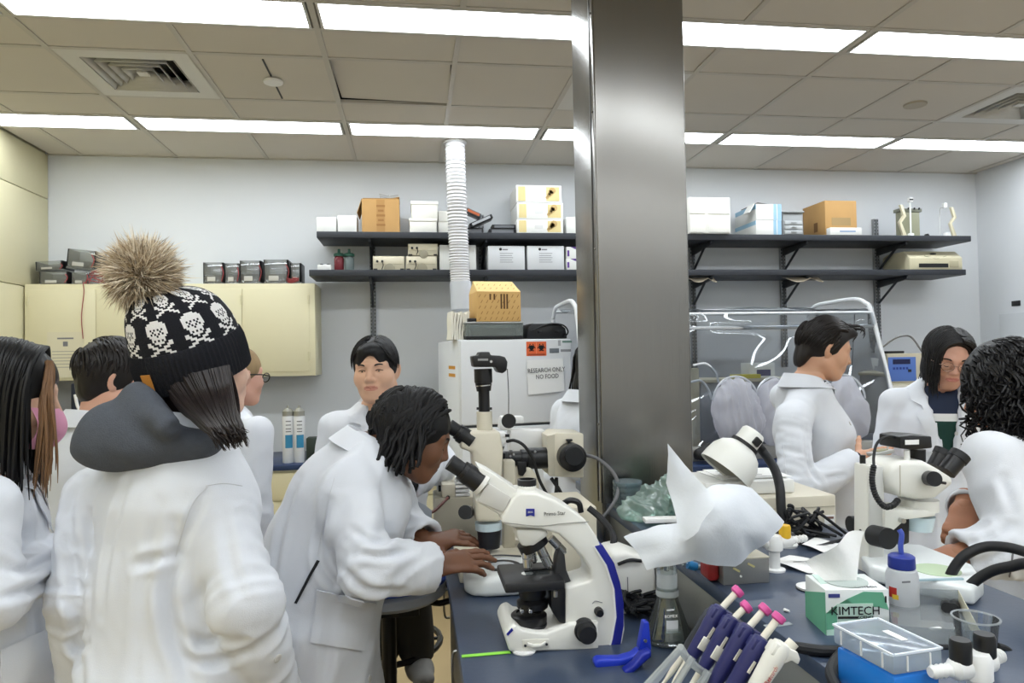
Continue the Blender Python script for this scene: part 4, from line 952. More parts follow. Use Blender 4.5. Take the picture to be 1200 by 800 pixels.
# ---------------------------------------------------------------- things on the wall shelves
card = mat('brown_cardboard', (186,146,92), .8, noise=.10, nscale=9)
wcart = mat('white_carton', (226,226,222), .7, noise=.03)
foam = mat('white_foam', (236,234,226), .9, bump=.15, bscale=150)
tapem = mat('clear_tape', (206,180,128), .3)
def carton(label, r, Y, depth, z, m, cat='box', name='box', grp=None, rz=0., flaps=True, tape=None, open_=False, lid=None, bevel=.003):
    """closed or open box; its front face fills the photo rectangle r at depth Y"""
    x0, x1, _, z1 = rect(*r, Y); w, h = x1-x0, z1-z
    t = thing(name, label, cat, ((x0+x1)/2, Y+depth/2, z), rz, grp)
    th = .004
    if open_:
        b = MB(); b.bb(-w/2, w/2, -depth/2, -depth/2+th, 0, h); b.bb(-w/2, w/2, depth/2-th, depth/2, 0, h); b.bb(-w/2, -w/2+th, -depth/2+th, depth/2-th, 0, h); b.bb(w/2-th, w/2, -depth/2+th, depth/2-th, 0, h); b.bb(-w/2, w/2, -depth/2, depth/2, 0, th)
        part(t, 'body', b, m)
        part(t, 'flap', MB().box((-(w/2+.016), 0, h-.045), (.10, depth*.96, .003), rotm(0, -1.25, 0)), m)
        part(t, 'flap', MB().box((w/2-.035, 0, h+.008), (.075, depth*.9, .003), rotm(0, -.25, 0)), m)
        part(t, 'flap', MB().box((0, -depth/2+w*.14, h+.006), (w*.94, w*.3, .003), rotm(.08, 0, 0)), m)
    else:
        part(t, 'body', MB().bb(-w/2, w/2, -depth/2, depth/2, 0, h), m, bevel)
        if flaps: part(t, 'flap_seam', MB().bb(-w/2+.004, w/2-.004, -.0015, .0015, h, h+.0008), mat('seam_brown', (120,100,76), .9))
    if tape: part(t, 'tape', MB().bb(-w*.11, w*.11, -depth/2-.0008, -depth/2, h*.02, h*.98), tape)
    if lid: part(t, 'lid', MB().bb(-w/2-.004, w/2+.004, -depth/2-.004, depth/2+.004, h-lid, h+.002), m, .003)
    return t, w, h, depth
def printed(t, w, h, d, rects, m, name='print'):
    for a, b, c, e in rects: part(t, name, MB().bb(-w/2+w*a, -w/2+w*b, -d/2-.0012, -d/2-.0002, h*c, h*e), m)
U = ZU+.0005; Lw = ZLO+.0005
carton('small white carton at the left end of the upper shelf', (371, 254, 394, 272), SY+.05, .16, U, wcart)
carton('small white carton beside the cardboard box, second on the upper shelf', (395.5, 252, 418, 272), SY+.05, .16, U, wcart)
t, w, h, d = carton('opened brown cardboard box with wire rack on top, left on the upper shelf', (424, 233, 468, 272), SY+.04, .26, U, card, open_=True, tape=mat('card_tape', (170,128,74), .35))
for k in range(5): part(t, 'print_mark', MB().bb(-.028+.01*(k % 2), .03-.01*(k % 2), -d/2-.0016, -d/2-.0008, h*(.2+.14*k), h*(.26+.14*k)), mat('card_ink', (150,108,62), .8))
x0, x1, z0, z1 = rect(443, 225, 468, 235, SY+.12); t = thing('wire_rack', 'small chrome wire rack lying on the opened cardboard box', 'rack', ((x0+x1)/2, SY+.17, z0+.004))
for s in (-1, 1):
    part(t, 'rail', MB().tube([(-.065, s*.03, .045), (0, s*.03, .03), (.065, s*.03, .04)], .0025, 6, 4), steel)
    for x in (-.06, 0, .06): part(t, 'leg', MB().tube([(x, s*.03, .04), (x+.006, s*.034, .002)], .0022, 6, 0), steel)
part(t, 'cross_wire', MB().tube([(-.06, -.03, .043), (-.06, .03, .043)], .0022, 6, 0), steel)
carton('white foam box, lower of the taller foam stack on the upper shelf', (480, 256, 512, 273), SY+.03, .28, U, foam, flaps=False, lid=.02, bevel=.008)
zz = rect(480, 256, 512, 273, SY+.03)[3]
carton('white foam box stacked on another foam box left of the duct', (482, 236, 513, 256), SY+.03, .28, zz+.0025, foam, flaps=False, lid=.022, bevel=.008)
carton('little foam box, lower one tucked behind the white duct', (513.5, 260, 528, 273), SY+.09, .2, U, foam, flaps=False, bevel=.006)
zz = rect(513.5, 260, 528, 273, SY+.09)[3]
carton('little foam box, upper one tucked behind the white duct', (513.5, 247, 528, 259.5), SY+.09, .2, zz+.001, foam, flaps=False, bevel=.006)
# pile of black devices
def device(label, c, dim, R, m=blackp, stripe=None):
    t = thing('device', label, 'device', c, 0, 'black devices on the upper shelf')
    part(t, 'case', MB().box((0, 0, 0), dim, R), m, .004)
    part(t, 'panel', MB().box(R @ Vector((0, -dim[1]/2-.001, 0)), (dim[0]*.8, .002, dim[2]*.55), R), stripe or mat('device_grey', (110,112,116), .4))
c = PY(572, 268, SY+.12)
device('flat black device at the bottom right of the black device pile', (PY(588, 269, SY+.12).x, SY+.14, U+.020), (.19, .14, .035), rotm())
device('flat black device lying on another, right side of the black device pile', (PY(590, 262, SY+.12).x, SY+.15, U+.056), (.17, .13, .03), rotm())
device('black device lying flat at the left of the device pile by the duct', (PY(556, 268, SY+.12).x, SY+.18, U+.026), (.12, .16, .05), rotm())
device('black device leaning up at the left of the device pile', (PY(563, 258, SY+.12).x, SY+.12, U+.092), (.17, .12, .03), rotm(0, -.42, 0), stripe=mat('device_silver', (170,172,176), .3))
device('grey and orange device topmost of the black device pile', (PY(556, 252, SY+.12).x-.01, SY+.13, U+.150), (.11, .11, .03), rotm(0, .42, 0), mat('device_case_grey', (78,78,80), .4), mat('orange_label', (190,96,54), .5))
gold = mat('beige_print', (214,196,140), .7); goldd = mat('tan_print', (190,160,104), .7)
z = U
for i, (y0, y1, x0, x1, lab) in enumerate(((257, 275, 606, 660, 'lowest of three white cartons with tan print'), (237.5, 256.5, 606, 660, 'middle of three white cartons with tan print'), (217, 236.5, 605, 658, 'topmost of three white cartons with tan print'))):
    hh = rect(x0, y0, x1, y1, SY+.03); t, w, h, d = carton(lab+', left of the column', (x0, y0, x1, y1), SY+.03, .32, z, wcart, grp='white cartons with tan print'); z += h+.001
    printed(t, w, h, d, ((.04, .20, .08, .92), (.66, .95, .1, .9)), gold); printed(t, w, h, d, ((.38, .56, .35, .6),), mat('pale_grey_print', (208,208,206), .7), 'label_print')
    for q in range(4): part(t, 'motif', MB().lathe([(.012+.004*q, 0), (.012+.004*q, .0012)], (w*(.18+.07*q)-.01*q, -d/2-.0022, h*(.3+.13*q)), (0, 1, 0), 9), goldd)
carton('small white box squeezed between the tan printed cartons and the column', (664, 254, 684, 275), SY+.03, .16, U, wcart)
# right of the column
t, w, h, d = carton('big moulded white foam box just right of the column on the upper shelf', (808, 231, 856, 273), SY-.02, .28, U, foam, flaps=False, bevel=.006)
for a, b, c2, e in ((-.49, -.13, .03, .48), (-.49, -.13, .54, .97), (-.05, .48, .03, .48), (-.05, .48, .54, .97)): part(t, 'raised_panel', MB().bb(w*a, w*b, -d/2-.006, -d/2+.001, h*c2, h*e), foam, .002)
blue = mat('pale_blue_print', (150,186,208), .6)
z = U
for i, (y0, y1) in enumerate(((258, 275), (239, 257))):
    t, w, h, d = carton(('lower' if not i else 'upper, opened')+' of two white cartons with pale blue stripes, right of the foam box', (886, y0, 916, y1), SY+.01, .33, z, wcart, grp='white cartons with blue stripes', flaps=not i); z += h+.001
    printed(t, w, h, d, ((.68, .80, 0, 1), (.84, .99, 0, 1)), blue, 'stripe'); part(t, 'side_stripe', MB().bb(-w/2-.001, -w/2, -d/2, d/2, h*.7, h*.98), blue)
    if i:
        part(t, 'flap', MB().box((-w/2-.03, -d/2+.05, h*.75), (.005, .10, .075), rotm(0, .55, 0)), wcart); part(t, 'inner_shadow_sheet', MB().box((.02, .02, h+.012), (w*.8, d*.8, .003), rotm(0, .12, 0)), mat('inner_shadow_grey', (110,108,106), .8))  # grey sheet on top stands in for the shade inside the carton
t = thing('drawer_unit', 'small grey plastic drawer unit between blue striped and brown cartons', 'drawer unit', (PY(930, 262, SY+.02).x, SY+.12, U)); w = .155; h = rect(917, 249, 944, 275, SY+.02)[3]-U
gp = mat('grey_plastic', (150,153,154), .4)
part(t, 'case', MB().bb(-w/2, w/2, -.09, .10, 0, h), gp, .003)
for k in range(3): dr = part(t, 'drawer', MB().bb(-w/2+.008, w/2-.008, -.1, -.091, .008+k*.034, .036+k*.034), mat('grey_drawer', (176,179,180), .4), .002); part(dr, 'pull', MB().bb(-.02, .02, -.108, -.1005, .02+k*.034, .025+k*.034), gp)
part(t, 'lid', MB().bb(-w/2-.005, w/2+.005, -.105, .105, h, h+.012), gp, .002)
t, w, h, d = carton('brown cardboard box on the right part of the upper shelf', (967, 235, 1004, 275), SY+.06, .30, U, card); printed(t, w, h, d, ((.2, .8, .30, .52),), mat('card_label', (160,134,92), .8), 'label_print')
part(t, 'mark', MB().bb(-w/2-.001, -w/2, -.05, 0, .05, .12), mat('card_mark', (120,86,50), .8))
t, w, h, d = carton('flat white carton in front of the brown cardboard box', (973, 266.5, 1010, 275), SY+.005, .05, U, wcart); printed(t, w, h, d, ((.3, .8, .4, .6),), mat('pale_blue_ink', (140,160,190), .7), 'label_print')
# gel rig with olive tank, clamps
cr = mat('ivory_plastic', (214,206,178), .4); ol = mat('olive_acrylic', (150,150,126), .25, noise=.1)
def bracket_rig(label, pxs, withtank):
    x = PY(pxs, 262, SY+.1).x; t = thing('gel_rig', label, 'lab rig', (x, SY+.12, U))
    part(t, 'base_plate', MB().bb(-.09, .10, -.06, .06, 0, .008), whitep, .002)
    part(t, 'zigzag_bracket', MB().prism([(0, 0), (.03, 0), (-.012, .10), (.028, .15), (.0, .235), (-.022, .235), (.004, .155), (-.034, .105)], (-.075, -.04, .008), (1, 0, 0), (0, 0, 1), .02), cr, .002)
    part(t, 'rod', MB().cyl((0, -.03, .008), (0, -.03, .27), .006, n=10), whitep)
    cl = part(t, 'clamp_head', MB().box((.003, -.03, .285), (.03, .03, .034)), whitep, .003); part(cl, 'clamp_screw', MB().cyl((-.012, -.046, .285), (.012, -.046, .285), .006, n=8), darkm)
    part(t, 'rod_foot', MB().lathe([(.022, 0), (.022, .02), (.012, .024)], (0, -.03, .008), n=14), whitep)
    if withtank:
        part(t, 'tank', MB().bb(-.06, .10, .0, .055, .008, .20), ol, .003); part(t, 'tank_rim', MB().bb(-.075, .115, -.008, .06, .20, .225), mat('olive_rim', (120,122,108), .3), .003)
        for q in (-.05, .0, .05, .09): part(t, 'rim_knob', MB().cyl((q, -.012, .215), (q, -.012, .23), .006, n=8), darkm)
bracket_rig('gel casting rig with olive acrylic tank and ivory bracket on the upper shelf', 1066, True)
def rig2():
    x = PY(1108, 262, SY+.1).x; t = thing('rod_stand', 'thin rod stand with white clamp at the right end of the upper shelf', 'stand', (x, SY+.12, U))
    part(t, 'base_plate', MB().bb(-.08, .085, -.05, .05, 0, .007), whitep, .002)
    part(t, 'wire_rod', MB().tube([(-.055, -.03, .007), (-.052, -.03, .21), (-.02, -.03, .225)], .0025, 6, 3), steel)
    part(t, 'clamp_head', MB().box((-.012, -.03, .245), (.026, .028, .04)), whitep, .003)
    part(t, 'foot_block', MB().box((-.0, -.03, .022), (.04, .03, .03)), whitep, .003)
    part(t, 'zigzag_bracket', MB().prism([(0, 0), (.03, 0), (-.01, .10), (.03, .145), (.004, .225), (-.018, .225), (.006, .15), (-.03, .10)], (.05, -.03, .007), (1, 0, 0), (0, 0, 1), .02), cr, .002)
rig2()
solo('binder_clip', 'tiny black clip lying between the two rigs on the upper shelf', 'clip', MB().prism([(-.02, 0), (.02, 0), (.004, .022), (-.004, .022)], (PY(1087, 273, SY+.05).x, SY+.06, U), (1, 0, 0), (0, 0, 1), .03), blackp, .001)
# lower shelf
t, w, h, d = carton('tiny white box with two dark caps at the left end of the lower shelf', (372, 310, 388, 316), SY+.05, .07, Lw, wcart, flaps=False)
for s in (-1, 1): part(t, 'cap', MB().lathe([(.011, 0), (.011, .008), (.006, .010)], (s*.022, 0, h), n=12), blackp)
redg = mat('dark_red_liquid', (112,40,48), .25); grn = mat('green_plastic', (30,84,68), .4); clr = film('clear_plastic', (232,240,240), .12, .05, .12)
for px, m_, lab, cap in ((397, redg, 'dark red bottle with green cap, left on the lower shelf', grn), (409, film('clear_bottle', (190,205,205), .15, .05, .45), 'clear bottle with green cap beside the dark red bottle', grn)):
    t = thing('bottle', lab, 'bottle', (PY(px, 312, SY+.08).x, SY+.10, Lw), 0, 'green capped bottles'); part(t, 'body', MB().lathe([(.028, 0), (.032, .006), (.033, .085), (.026, .098), (.022, .102)], n=20), m_); part(t, 'cap', MB().lathe([(.036, .100), (.036, .116), (.028, .122), (.010, .124), (.008, .150), (.0, .152)], n=20), cap)
ps = mat('beige_device', (196,188,164), .45)
def psu(label, r, z):
    t, w, h, d = carton(label, r, SY+.04, .2, z, ps, 'power supply', 'power_supply', 'beige power supplies', flaps=False)
    part(t, 'sloped_panel', MB().bb(-w*.46, w*.46, -d/2-.003, -d/2, h*.45, h*.95), mat('panel_ivory', (222,214,190), .3), .001)
    part(t, 'dial', MB().lathe([(h*.38, 0), (h*.36, .006), (h*.2, .008)], (.005, -d/2-.0005, h*.12), (0, -1, 0), 18), mat('dial_grey', (150,144,124), .5))
    for s in (-.36, -.2): part(t, 'jack', MB().lathe([(.008, 0), (.008, .010), (.004, .012)], (w*s, -d/2-.003, h*.62), (0, -1, 0), 10), blackp)
    for s in (-1, 1): part(t, 'foot', MB().box((s*w*.42, -d/2-.002, h*.06), (.025, .006, h*.12)), blackp)
    part(t, 'lead', MB().tube([(-w*.2, -d/2-.01, h*.6), (-w*.17, -d/2-.03, h*.3), (-w*.22, -d/2-.02, h*.04)], .003, 6, 4), blackm); return h
h1 = psu('beige power supply with dial, leftmost on the lower shelf', (437, 300, 474, 316.5), Lw)
h2 = psu('beige power supply under another one on the lower shelf', (475.5, 300, 512, 316.5), Lw)
psu('beige power supply stacked on top of another on the lower shelf', (478, 285.5, 513, 299), Lw+h2+.004)
carton('plain white box standing behind the white duct on the lower shelf', (515, 287, 558, 316.5), SY+.05, .25, Lw, wcart, flaps=False)
for px, lab in ((572, 'left one of two white boxes with grey print under the tan cartons'), (618, 'right one of two white boxes with grey print under the tan cartons')):
    t, w, h, d = carton(lab, (px, 288, px+43, 316.5), SY+.03, .28, Lw, mat('grey_white_carton', (208,210,212), .7), flaps=False, grp='white boxes with grey print')
    part(t, 'logo', MB().lathe([(.010, 0), (.010, .001)], (-w*.16, -d/2-.0012, h*.86), (0, 1, 0), 12), inkm); part(t, 'logo_text', MB().bb(-w*.11, w*.04, -d/2-.0012, -d/2-.0002, h*.82, h*.87), greyink)
    for k in range(5): part(t, 'text_line', MB().bb(-w*.18, w*(.18-.03*(k % 2)), -d/2-.0012, -d/2-.0002, h*(.68-.09*k), h*(.70-.09*k)), greyink)
pur = mat('purple_print', (92,58,136), .6)
for y0, y1, z, lab in ((303, 316.5, Lw, 'lower'), (289, 302.5, Lw+.0785, 'upper')):
    t, w, h, d = carton(lab+' of two small white boxes with purple labels by the column', (664, y0, 684, y1), SY+.03, .18, z, wcart, flaps=False, grp='purple labelled boxes'); part(t, 'purple_label', MB().prism([(-w*.28, h), (w*.5, h), (w*.5, h*.8), (-.0, h*.8)], (0, -d/2-.0006, 0), (1, 0, 0), (0, 0, 1), .001), pur); part(t, 'side_print', MB().bb(-w*.46, -w*.34, -d/2-.001, -d/2, h*.2, h*.7), pur)
# ivory desktop machine
x0, x1, z0, z1 = rect(1066, 293, 1128, 316, SY+.03); t = thing('desktop_printer', 'ivory desktop printer at the right end of the lower shelf', 'printer', ((x0+x1)/2, SY+.18, Lw)); w = x1-x0; h = z1-Lw; iv = mat('ivory_case', (206,198,168), .45)
part(t, 'case', MB().prism([(-.15, 0), (.16, 0), (.16, h*.85), (.10, h), (-.08, h), (-.15, h*.62)], (0, 0, 0), (0, 1, 0), (0, 0, 1), w), iv, .008, seg=3)
part(t, 'paper_slot', MB().bb(-w*.33, w*.22, -.1535, -.149, h*.12, h*.32), blackm); part(t, 'button_panel', MB().bb(w*.25, w*.42, -.153, -.1495, h*.12, h*.45), mat('ivory_dark', (176,168,140), .5), .001)
part(t, 'top_badge', MB().ball((.0, -.118, h*.84), (.028, .006, .008), 14, 8, rotm(.9, 0, 0)), blackp); part(t, 'lid_curve', MB().tube([(-w*.2, -.137, h*.72), (0, -.150, h*.56), (w*.22, -.137, h*.72)], .002, 6, 8), mat('lid_line', (150,142,116), .6))
# folded cards tucked under the lower shelf
for a, b, y0, y1, lab in ((809, 842, 322, 333, 'tan folded card hanging under the lower shelf beside the column'), (923, 967, 322, 335, 'tan folded card hanging under the lower shelf above the tent')):
    x0, x1, z0, z1 = rect(a, y0, b, y1, SY-.01); zt = ZLO-.046
    c = MB().sheet(lambda u, v: (x0+(x1-x0)*u, SY+.01+.07*v, zt-.030*abs(math.sin(u*PI*1.5))*(1-v)-.012*(1-v)-.002), 12, 4, .002)
    o = solo('folded_card', lab, 'card', c, mat('tan_card', (186,174,154), .8), 0, 'folded cards under the shelf')
# electrophoresis boxes on the wall cabinet
acr = film('smoky_acrylic', (222,224,224), .22, .04, .14); zt = wz1+.0005; wirer = mat('red_wire', (150,60,62), .5)
def tank(label, r, z, Y=4.93, tilt=0., depth=.16, lead=True, dark=True):
    x0, x1, z0, z1 = rect(*r, Y); w, h = x1-x0, z1-z0; t = thing('gel_tank', label, 'gel tank', ((x0+x1)/2, Y+depth/2, z), 0, 'gel tanks on the wall cabinet'); R = rotm(0, tilt, 0); dz = abs(math.sin(tilt))*w/2
    def B(a, b, c, d_, e, f, nm, m_):
        mb = MB().box(((a+b)/2, (c+d_)/2, (e+f)/2), (b-a, d_-c, f-e)); mb.xf(Matrix.Translation((0, 0, dz)) @ R.to_4x4()); part(t, nm, mb, m_, .0015)
    B(-w/2, w/2, -depth/2, depth/2, 0, h*.10, 'base', acr); B(-w/2, w/2, -depth/2, -depth/2+.006, h*.1, h, 'front_wall', acr); B(-w/2, w/2, depth/2-.006, depth/2, h*.1, h, 'back_wall', acr)
    B(-w/2, -w/2+.008, -depth/2, depth/2, h*.1, h, 'end_plate', blackp if dark else acr); B(w/2-.012, w/2, -depth/2, depth/2, h*.1, h, 'end_plate', blackp if dark else acr)
    B(-w*.35, w*.35, -depth*.4, depth*.4, h*.1, h*.45, 'gel_block', mat('grey_tray', (158,158,154), .4)); B(-w*.30, w*.1, -depth/2-.004, -depth/2, h*.15, h*.35, 'label', mat('tank_label', (186,184,176), .6))
    if lead: mb = MB().tube([(w*.4, -depth/2, h*.8), (w*.55, -depth/2-.03, h*.5), (w*.45, -depth/2-.03, h*.12+.002)], .003, 6, 4); part(t, 'lead', mb, wirer)
tank('clear gel tank at the left end of the wall cabinet pile', (46, 314, 80, 330), zt); h0 = rect(46, 314, 80, 330, 4.93); hz = h0[3]-h0[2]
tank('dark ended gel tank lying tilted on the leftmost clear one', (42, 301, 74, 312), zt+hz+.002, tilt=-.06)
tank('clear gel tank low in the pile left of the pompom', (84, 316, 104, 331), zt, dark=False); h0 = rect(84, 316, 104, 331, 4.93); hz = h0[3]-h0[2]
tank('large black and grey gel tank on top of the left pile', (77, 290, 111, 313), zt+hz+.010, tilt=.10)
tank('clear gel tank just right of the pompom with red end plate', (238, 305, 262, 331), zt); tank('small clear gel tank second to the right of the pompom', (264, 306, 280, 331), zt, dark=False)
tank('clear gel tank with black ends in the middle of the right pile', (281, 303, 306, 331), zt); tank('wide clear gel tank near the right end of the wall cabinet', (309, 302, 338, 331), zt); tank('black gel tank at the right end of the wall cabinet', (340, 306, 353, 331), zt, lead=False)
for k, (px, lab) in enumerate(((120, 'tangle of red leads left of the pompom'), (344, 'tangle of dark red leads at the right end of the wall cabinet'))):
    rr = random.Random(k+3); mb = MB(); x = PY(px, 326, 4.92).x; pts = [(x+rr.uniform(-.08, .08)*(1 if k == 0 else .5), 4.895+rr.uniform(-.012, .012), zt+.006+(rr.uniform(.0, .09) if k == 0 else rr.uniform(0, .04))) for _ in range(26)]; mb.tube(pts, .003, 6, 5)
    tag(solo('lead_tangle', lab, 'cable', mb, wirer), kind=None)
mb = MB().tube([(PY(97, 329, 4.84).x, 4.90, zt+.004), (PY(97, 330, 4.84).x, 4.848, zt+.004), (PY(98, 345, 4.84).x, 4.843, 1.97), (PY(95, 370, 4.84).x, 4.845, 1.82), (PY(97, 396, 4.84).x, 4.843, 1.68)], .0028, 6, 6); solo('hanging_lead', 'thin dark red lead hanging down over the left cabinet door', 'cable', mb, wirer)
# flexible exhaust duct
pts = [(.30, 4.67, ZC-.002), (.305, 4.665, 2.6), (.312, 4.66, 2.3), (.318, 4.65, 2.05), (.326, 4.64, 1.86)]
t = thing('exhaust_duct', 'white ribbed flexible exhaust duct coming down from the ceiling', 'duct', (.326, 4.64, 1.86)); P = smooth_path(pts, 40); N = len(P)
dm_ = mat('duct_white', (214,214,216), .5)
mb = MB(); e = []
for i, q in enumerate(P):
    f = i/(N-1); rr_ = .064+(.005*math.sin(i*2.2) if f < .80 else 0)
    e += [q+Vector((rr_*math.cos(2*PI*k/24), rr_*math.sin(2*PI*k/24), 0)) for k in range(24)]
mb.add(e, [(i*24+k, (i+1)*24+k, (i+1)*24+(k+1) % 24, i*24+(k+1) % 24) for i in range(N-1) for k in range(24)]); c = int(N*.80)
part(t, 'ribbed_hose', mb, dm_, 0, True, 50)
part(t, 'end_sleeve', MB().tube([P[c]-Vector((0, 0, 0)), P[(c+N)//2], P[-1]-Vector((0, 0, .03))], .071, 24, 6, True), mat('duct_sleeve', (196,200,206), .5), 0, True)
part(t, 'ceiling_collar', MB().lathe([(.062, 0), (.078, .0), (.078, .008), (.062, .008)], (.30, 4.67, ZC-.012), n=24, cap=False), whitep, 0, True)
# ---------------------------------------------------------------- fridge and what stands on it
fz = PY(541, 397.5, 4.1).z
c0 = PY(541, 500, 4.1)
fr = thing('fridge', 'tall white laboratory fridge with biohazard sticker against the back wall', 'fridge', (c0.x, 4.1, 0), math.radians(8))
FM = wm(fr); FI = FM.inverted()
def fp(px, py, yl=0.):
    a = FI @ CAM; d = (FI.to_3x3() @ ray(px, py)); t = (yl-a.y)/d.y; q = a+d*t; return q
fw_, fd = .68, .74; zs = fp(600, 498).z
frm = mat('fridge_white', (226,228,230), .35, noise=.02)
part(fr, 'cabinet', MB().bb(0, fw_, .06, fd, .06, fz), frm, .006); part(fr, 'base', MB().bb(.02, fw_-.02, .08, fd-.02, 0, .06), blackm)
d1 = part(fr, 'upper_door', MB().bb(.0, fw_, .0, .055, zs+.008, fz-.004), frm, .008, seg=3); d2 = part(fr, 'lower_door', MB().bb(.0, fw_, .0, .055, .09, zs-.008), frm, .008, seg=3)
part(fr, 'door_gap', MB().bb(.01, fw_-.01, .03, .06, zs-.008, zs+.008), mat('gasket_grey', (96,98,100), .7))
part(d2, 'handle', MB().bb(fw_-.06, fw_-.03, -.03, 0, zs-.34, zs-.06), frm, .006)
def sticker(px0, py0, px1, py1, m, name, th=.0015, yl=-.0005, parent=None):
    a, b = fp(px0, py1, yl), fp(px1, py0, yl); return part(parent or d1, name, MB().bb(a.x, b.x, yl-th, yl, a.z, b.z), m), a, b
orm = mat('biohazard_orange', (226,104,56), .6)
st, a, b = sticker(617, 400, 640, 417, orm, 'biohazard_sticker'); st['label'] = 'orange biohazard warning sticker'
def ring(c, r, w, n=20, a0=0., a1=2*PI): return [(c[0]+(r-w)*math.cos(a0+(a1-a0)*k/n), c[1]+(r-w)*math.sin(a0+(a1-a0)*k/n)) for k in range(n+1)] + [(c[0]+(r+w)*math.cos(a1-(a1-a0)*k/n), c[1]+(r+w)*math.sin(a1-(a1-a0)*k/n)) for k in range(n+1)]
part(st, 'dividing_line', MB().bb((a.x+b.x)/2-.001, (a.x+b.x)/2+.001, -.0030, -.0021, a.z+.012, b.z-.004), mat('orange_pale', (240,160,120), .6))
for s in (-1, 1):
    c = ((a.x+b.x)/2+s*(b.x-a.x)*.245, (a.z+b.z)/2+.006)
    for k in range(3):
        an = PI/2+2*PI*k/3; cc = (c[0]+.011*math.cos(an), c[1]+.011*math.sin(an)); part(st, 'biohazard_mark', MB().prism(ring(cc, .0125, .0028, 18, an+.55, an+2*PI-.55), (0, -.0025, 0), (1, 0, 0), (0, 0, 1), .001), inkm)
    part(st, 'biohazard_mark', MB().prism(ring(c, .0135, .0014), (0, -.0025, 0), (1, 0, 0), (0, 0, 1), .001), inkm)
for k in range(2): part(st, 'text_line', MB().bb(a.x+.01, b.x-.01, -.003, -.0021, a.z+.004+.005*k, a.z+.0065+.005*k), mat('dark_red_ink', (120,44,30), .7))
# taped sign
q = [fp(616.5, 422), fp(659, 420), fp(661, 458), fp(618.5, 462.5)]
sg_ = thing('paper_sign', 'white paper sign reading RESEARCH ONLY NO FOOD on the fridge door', 'sign', FM @ Vector((q[3].x, -.006, q[3].z)), math.radians(8))
o3 = Vector((q[3].x, 0, q[3].z))
part(sg_, 'sheet', MB().sheet(lambda u, v: Vector(((1-v)*((1-u)*q[3].x+u*q[2].x)+v*((1-u)*q[0].x+u*q[1].x), -.003-.004*math.sin(u*PI)*(1-v), (1-v)*((1-u)*q[3].z+u*q[2].z)+v*((1-u)*q[0].z+u*q[1].z)))-o3, 8, 8, .0008), paperm)
for txt, py in (('RESEARCH ONLY', 433.5), ('NO FOOD', 441)):
    c = fp(639.5 if py < 436 else 640.5, py)-o3; lettering(sg_, txt, .038, (c.x, -.0085, c.z), (1, 0, .03), (-.02, 0, 1), mat('sign_ink', (84,84,88), .8), sx=.80)
# small logo stickers
for px0, py0, px1, py1, c in ((644, 408, 655, 413.5, (110,116,122)), (657, 409, 669, 412, (150,150,152)), (659, 399, 670, 401.5, (120,150,140)), (654, 398.5, 657, 405, (170,172,176))):
    sticker(px0, py0, px1, py1, mat('logo_%d' % c[0], c, .5), 'logo_sticker', .001)
for py in (431, 440.5): # tape strips on the side
    y0 = FI @ PX(525, py, c0.x); part(fr, 'orange_tape', MB().bb(-.0015, -.0002, .16, .36, fp(541, py).z-.010, fp(541, py).z+.010), mat('orange_tape', (214,150,48), .6))
# things on the fridge
def on_fr(name, label, cat, px0, py0, px1, yl, rz=0.):
    a, b = fp(px0, 397, yl), fp(px1, py0, yl); t = thing(name, label, cat, FM @ Vector(((a.x+b.x)/2, yl, fz+.0005)), math.radians(8)+rz); return t, b.x-a.x, b.z-fz
t, w, h = on_fr('paper_towels', 'stack of folded white paper towels leaning on the left end of the fridge top', 'paper towels', 516, 366, 541, .17); t.location.x += .055
for k in range(7): part(t, 'folded_sheet', MB().sheet(lambda u, v: Vector((-.05+.016*k+.003*math.sin(6*v+k)-.010*(1-v), -.07+.14*u, h*v*(1-.04*(k % 3)))), 6, 8, .012), mat('towel_paper', (232,228,214), .9))
t, w, h = on_fr('glass_tray', 'low glass walled steel tray under the patterned cardboard box', 'tray', 541, 378, 606, .16); g = film('tray_glass', (215,222,218), .16, .05, .18)
part(t, 'base', MB().bb(-w/2, w/2, -.12, .12, 0, h*.18), blackm, .002); part(t, 'rim', MB().bb(-w/2-.004, w/2+.004, -.125, .125, h*.90, h), steel, .002)
for a_, b_, c_, d_ in ((-w/2, w/2, -.122, -.118), (-w/2, w/2, .118, .122), (-w/2, -w/2+.004, -.118, .118), (w/2-.004, w/2, -.118, .118)): part(t, 'glass_wall', MB().bb(a_, b_, c_, d_, h*.18, h*.90), g)
part(t, 'contents', MB().bb(-w*.4, w*.4, -.09, .09, h*.18, h*.7), mat('tray_inside', (150,150,140), .6), .01)
part(t, 'clip', MB().bb(-w/2+.02, -w/2+.10, -.10, -.02, h, h+.022), blackp, .004)
hb = h
t, w, h2_ = on_fr('patterned_box', 'brown cardboard box with diagonal stripe print on the fridge, lid folded open', 'box', 555, 344, 604, .14); t.location.z = fz+hb+.002; H_ = h2_-hb
cbm = mat('kraft_light', (206,166,104), .8); cbd = mat('kraft_print', (150,106,56), .8)
part(t, 'body', MB().bb(-w/2, w/2, -.11, .11, 0, H_), cbm, .002)
lid = part(t, 'lid_flap', MB().add([(-w/2, -.11, H_), (w/2, -.11, H_), (w/2-.01, .04, H_+.075), (-w/2+.01, .04, H_+.075), (-w/2, .11, H_), (w/2, .11, H_)], [(0, 1, 2, 3), (3, 2, 5, 4), (1, 5, 2), (0, 3, 4)]), mat('kraft_top', (226,192,130), .8))
for j in range(5):
    for i in range(8):
        x = -w/2+.012+i*(w-.02)/7.4+(.012 if j % 2 else 0); z = .016+j*(H_-.01)/5
        if x < w/2-.018: part(t, 'print_stroke', MB().prism([(-.004, -.008), (.0, -.008), (.010, .010), (.006, .010)], (x, -.1106, z), (1, 0, 0), (0, 0, 1), .0008), cbd)
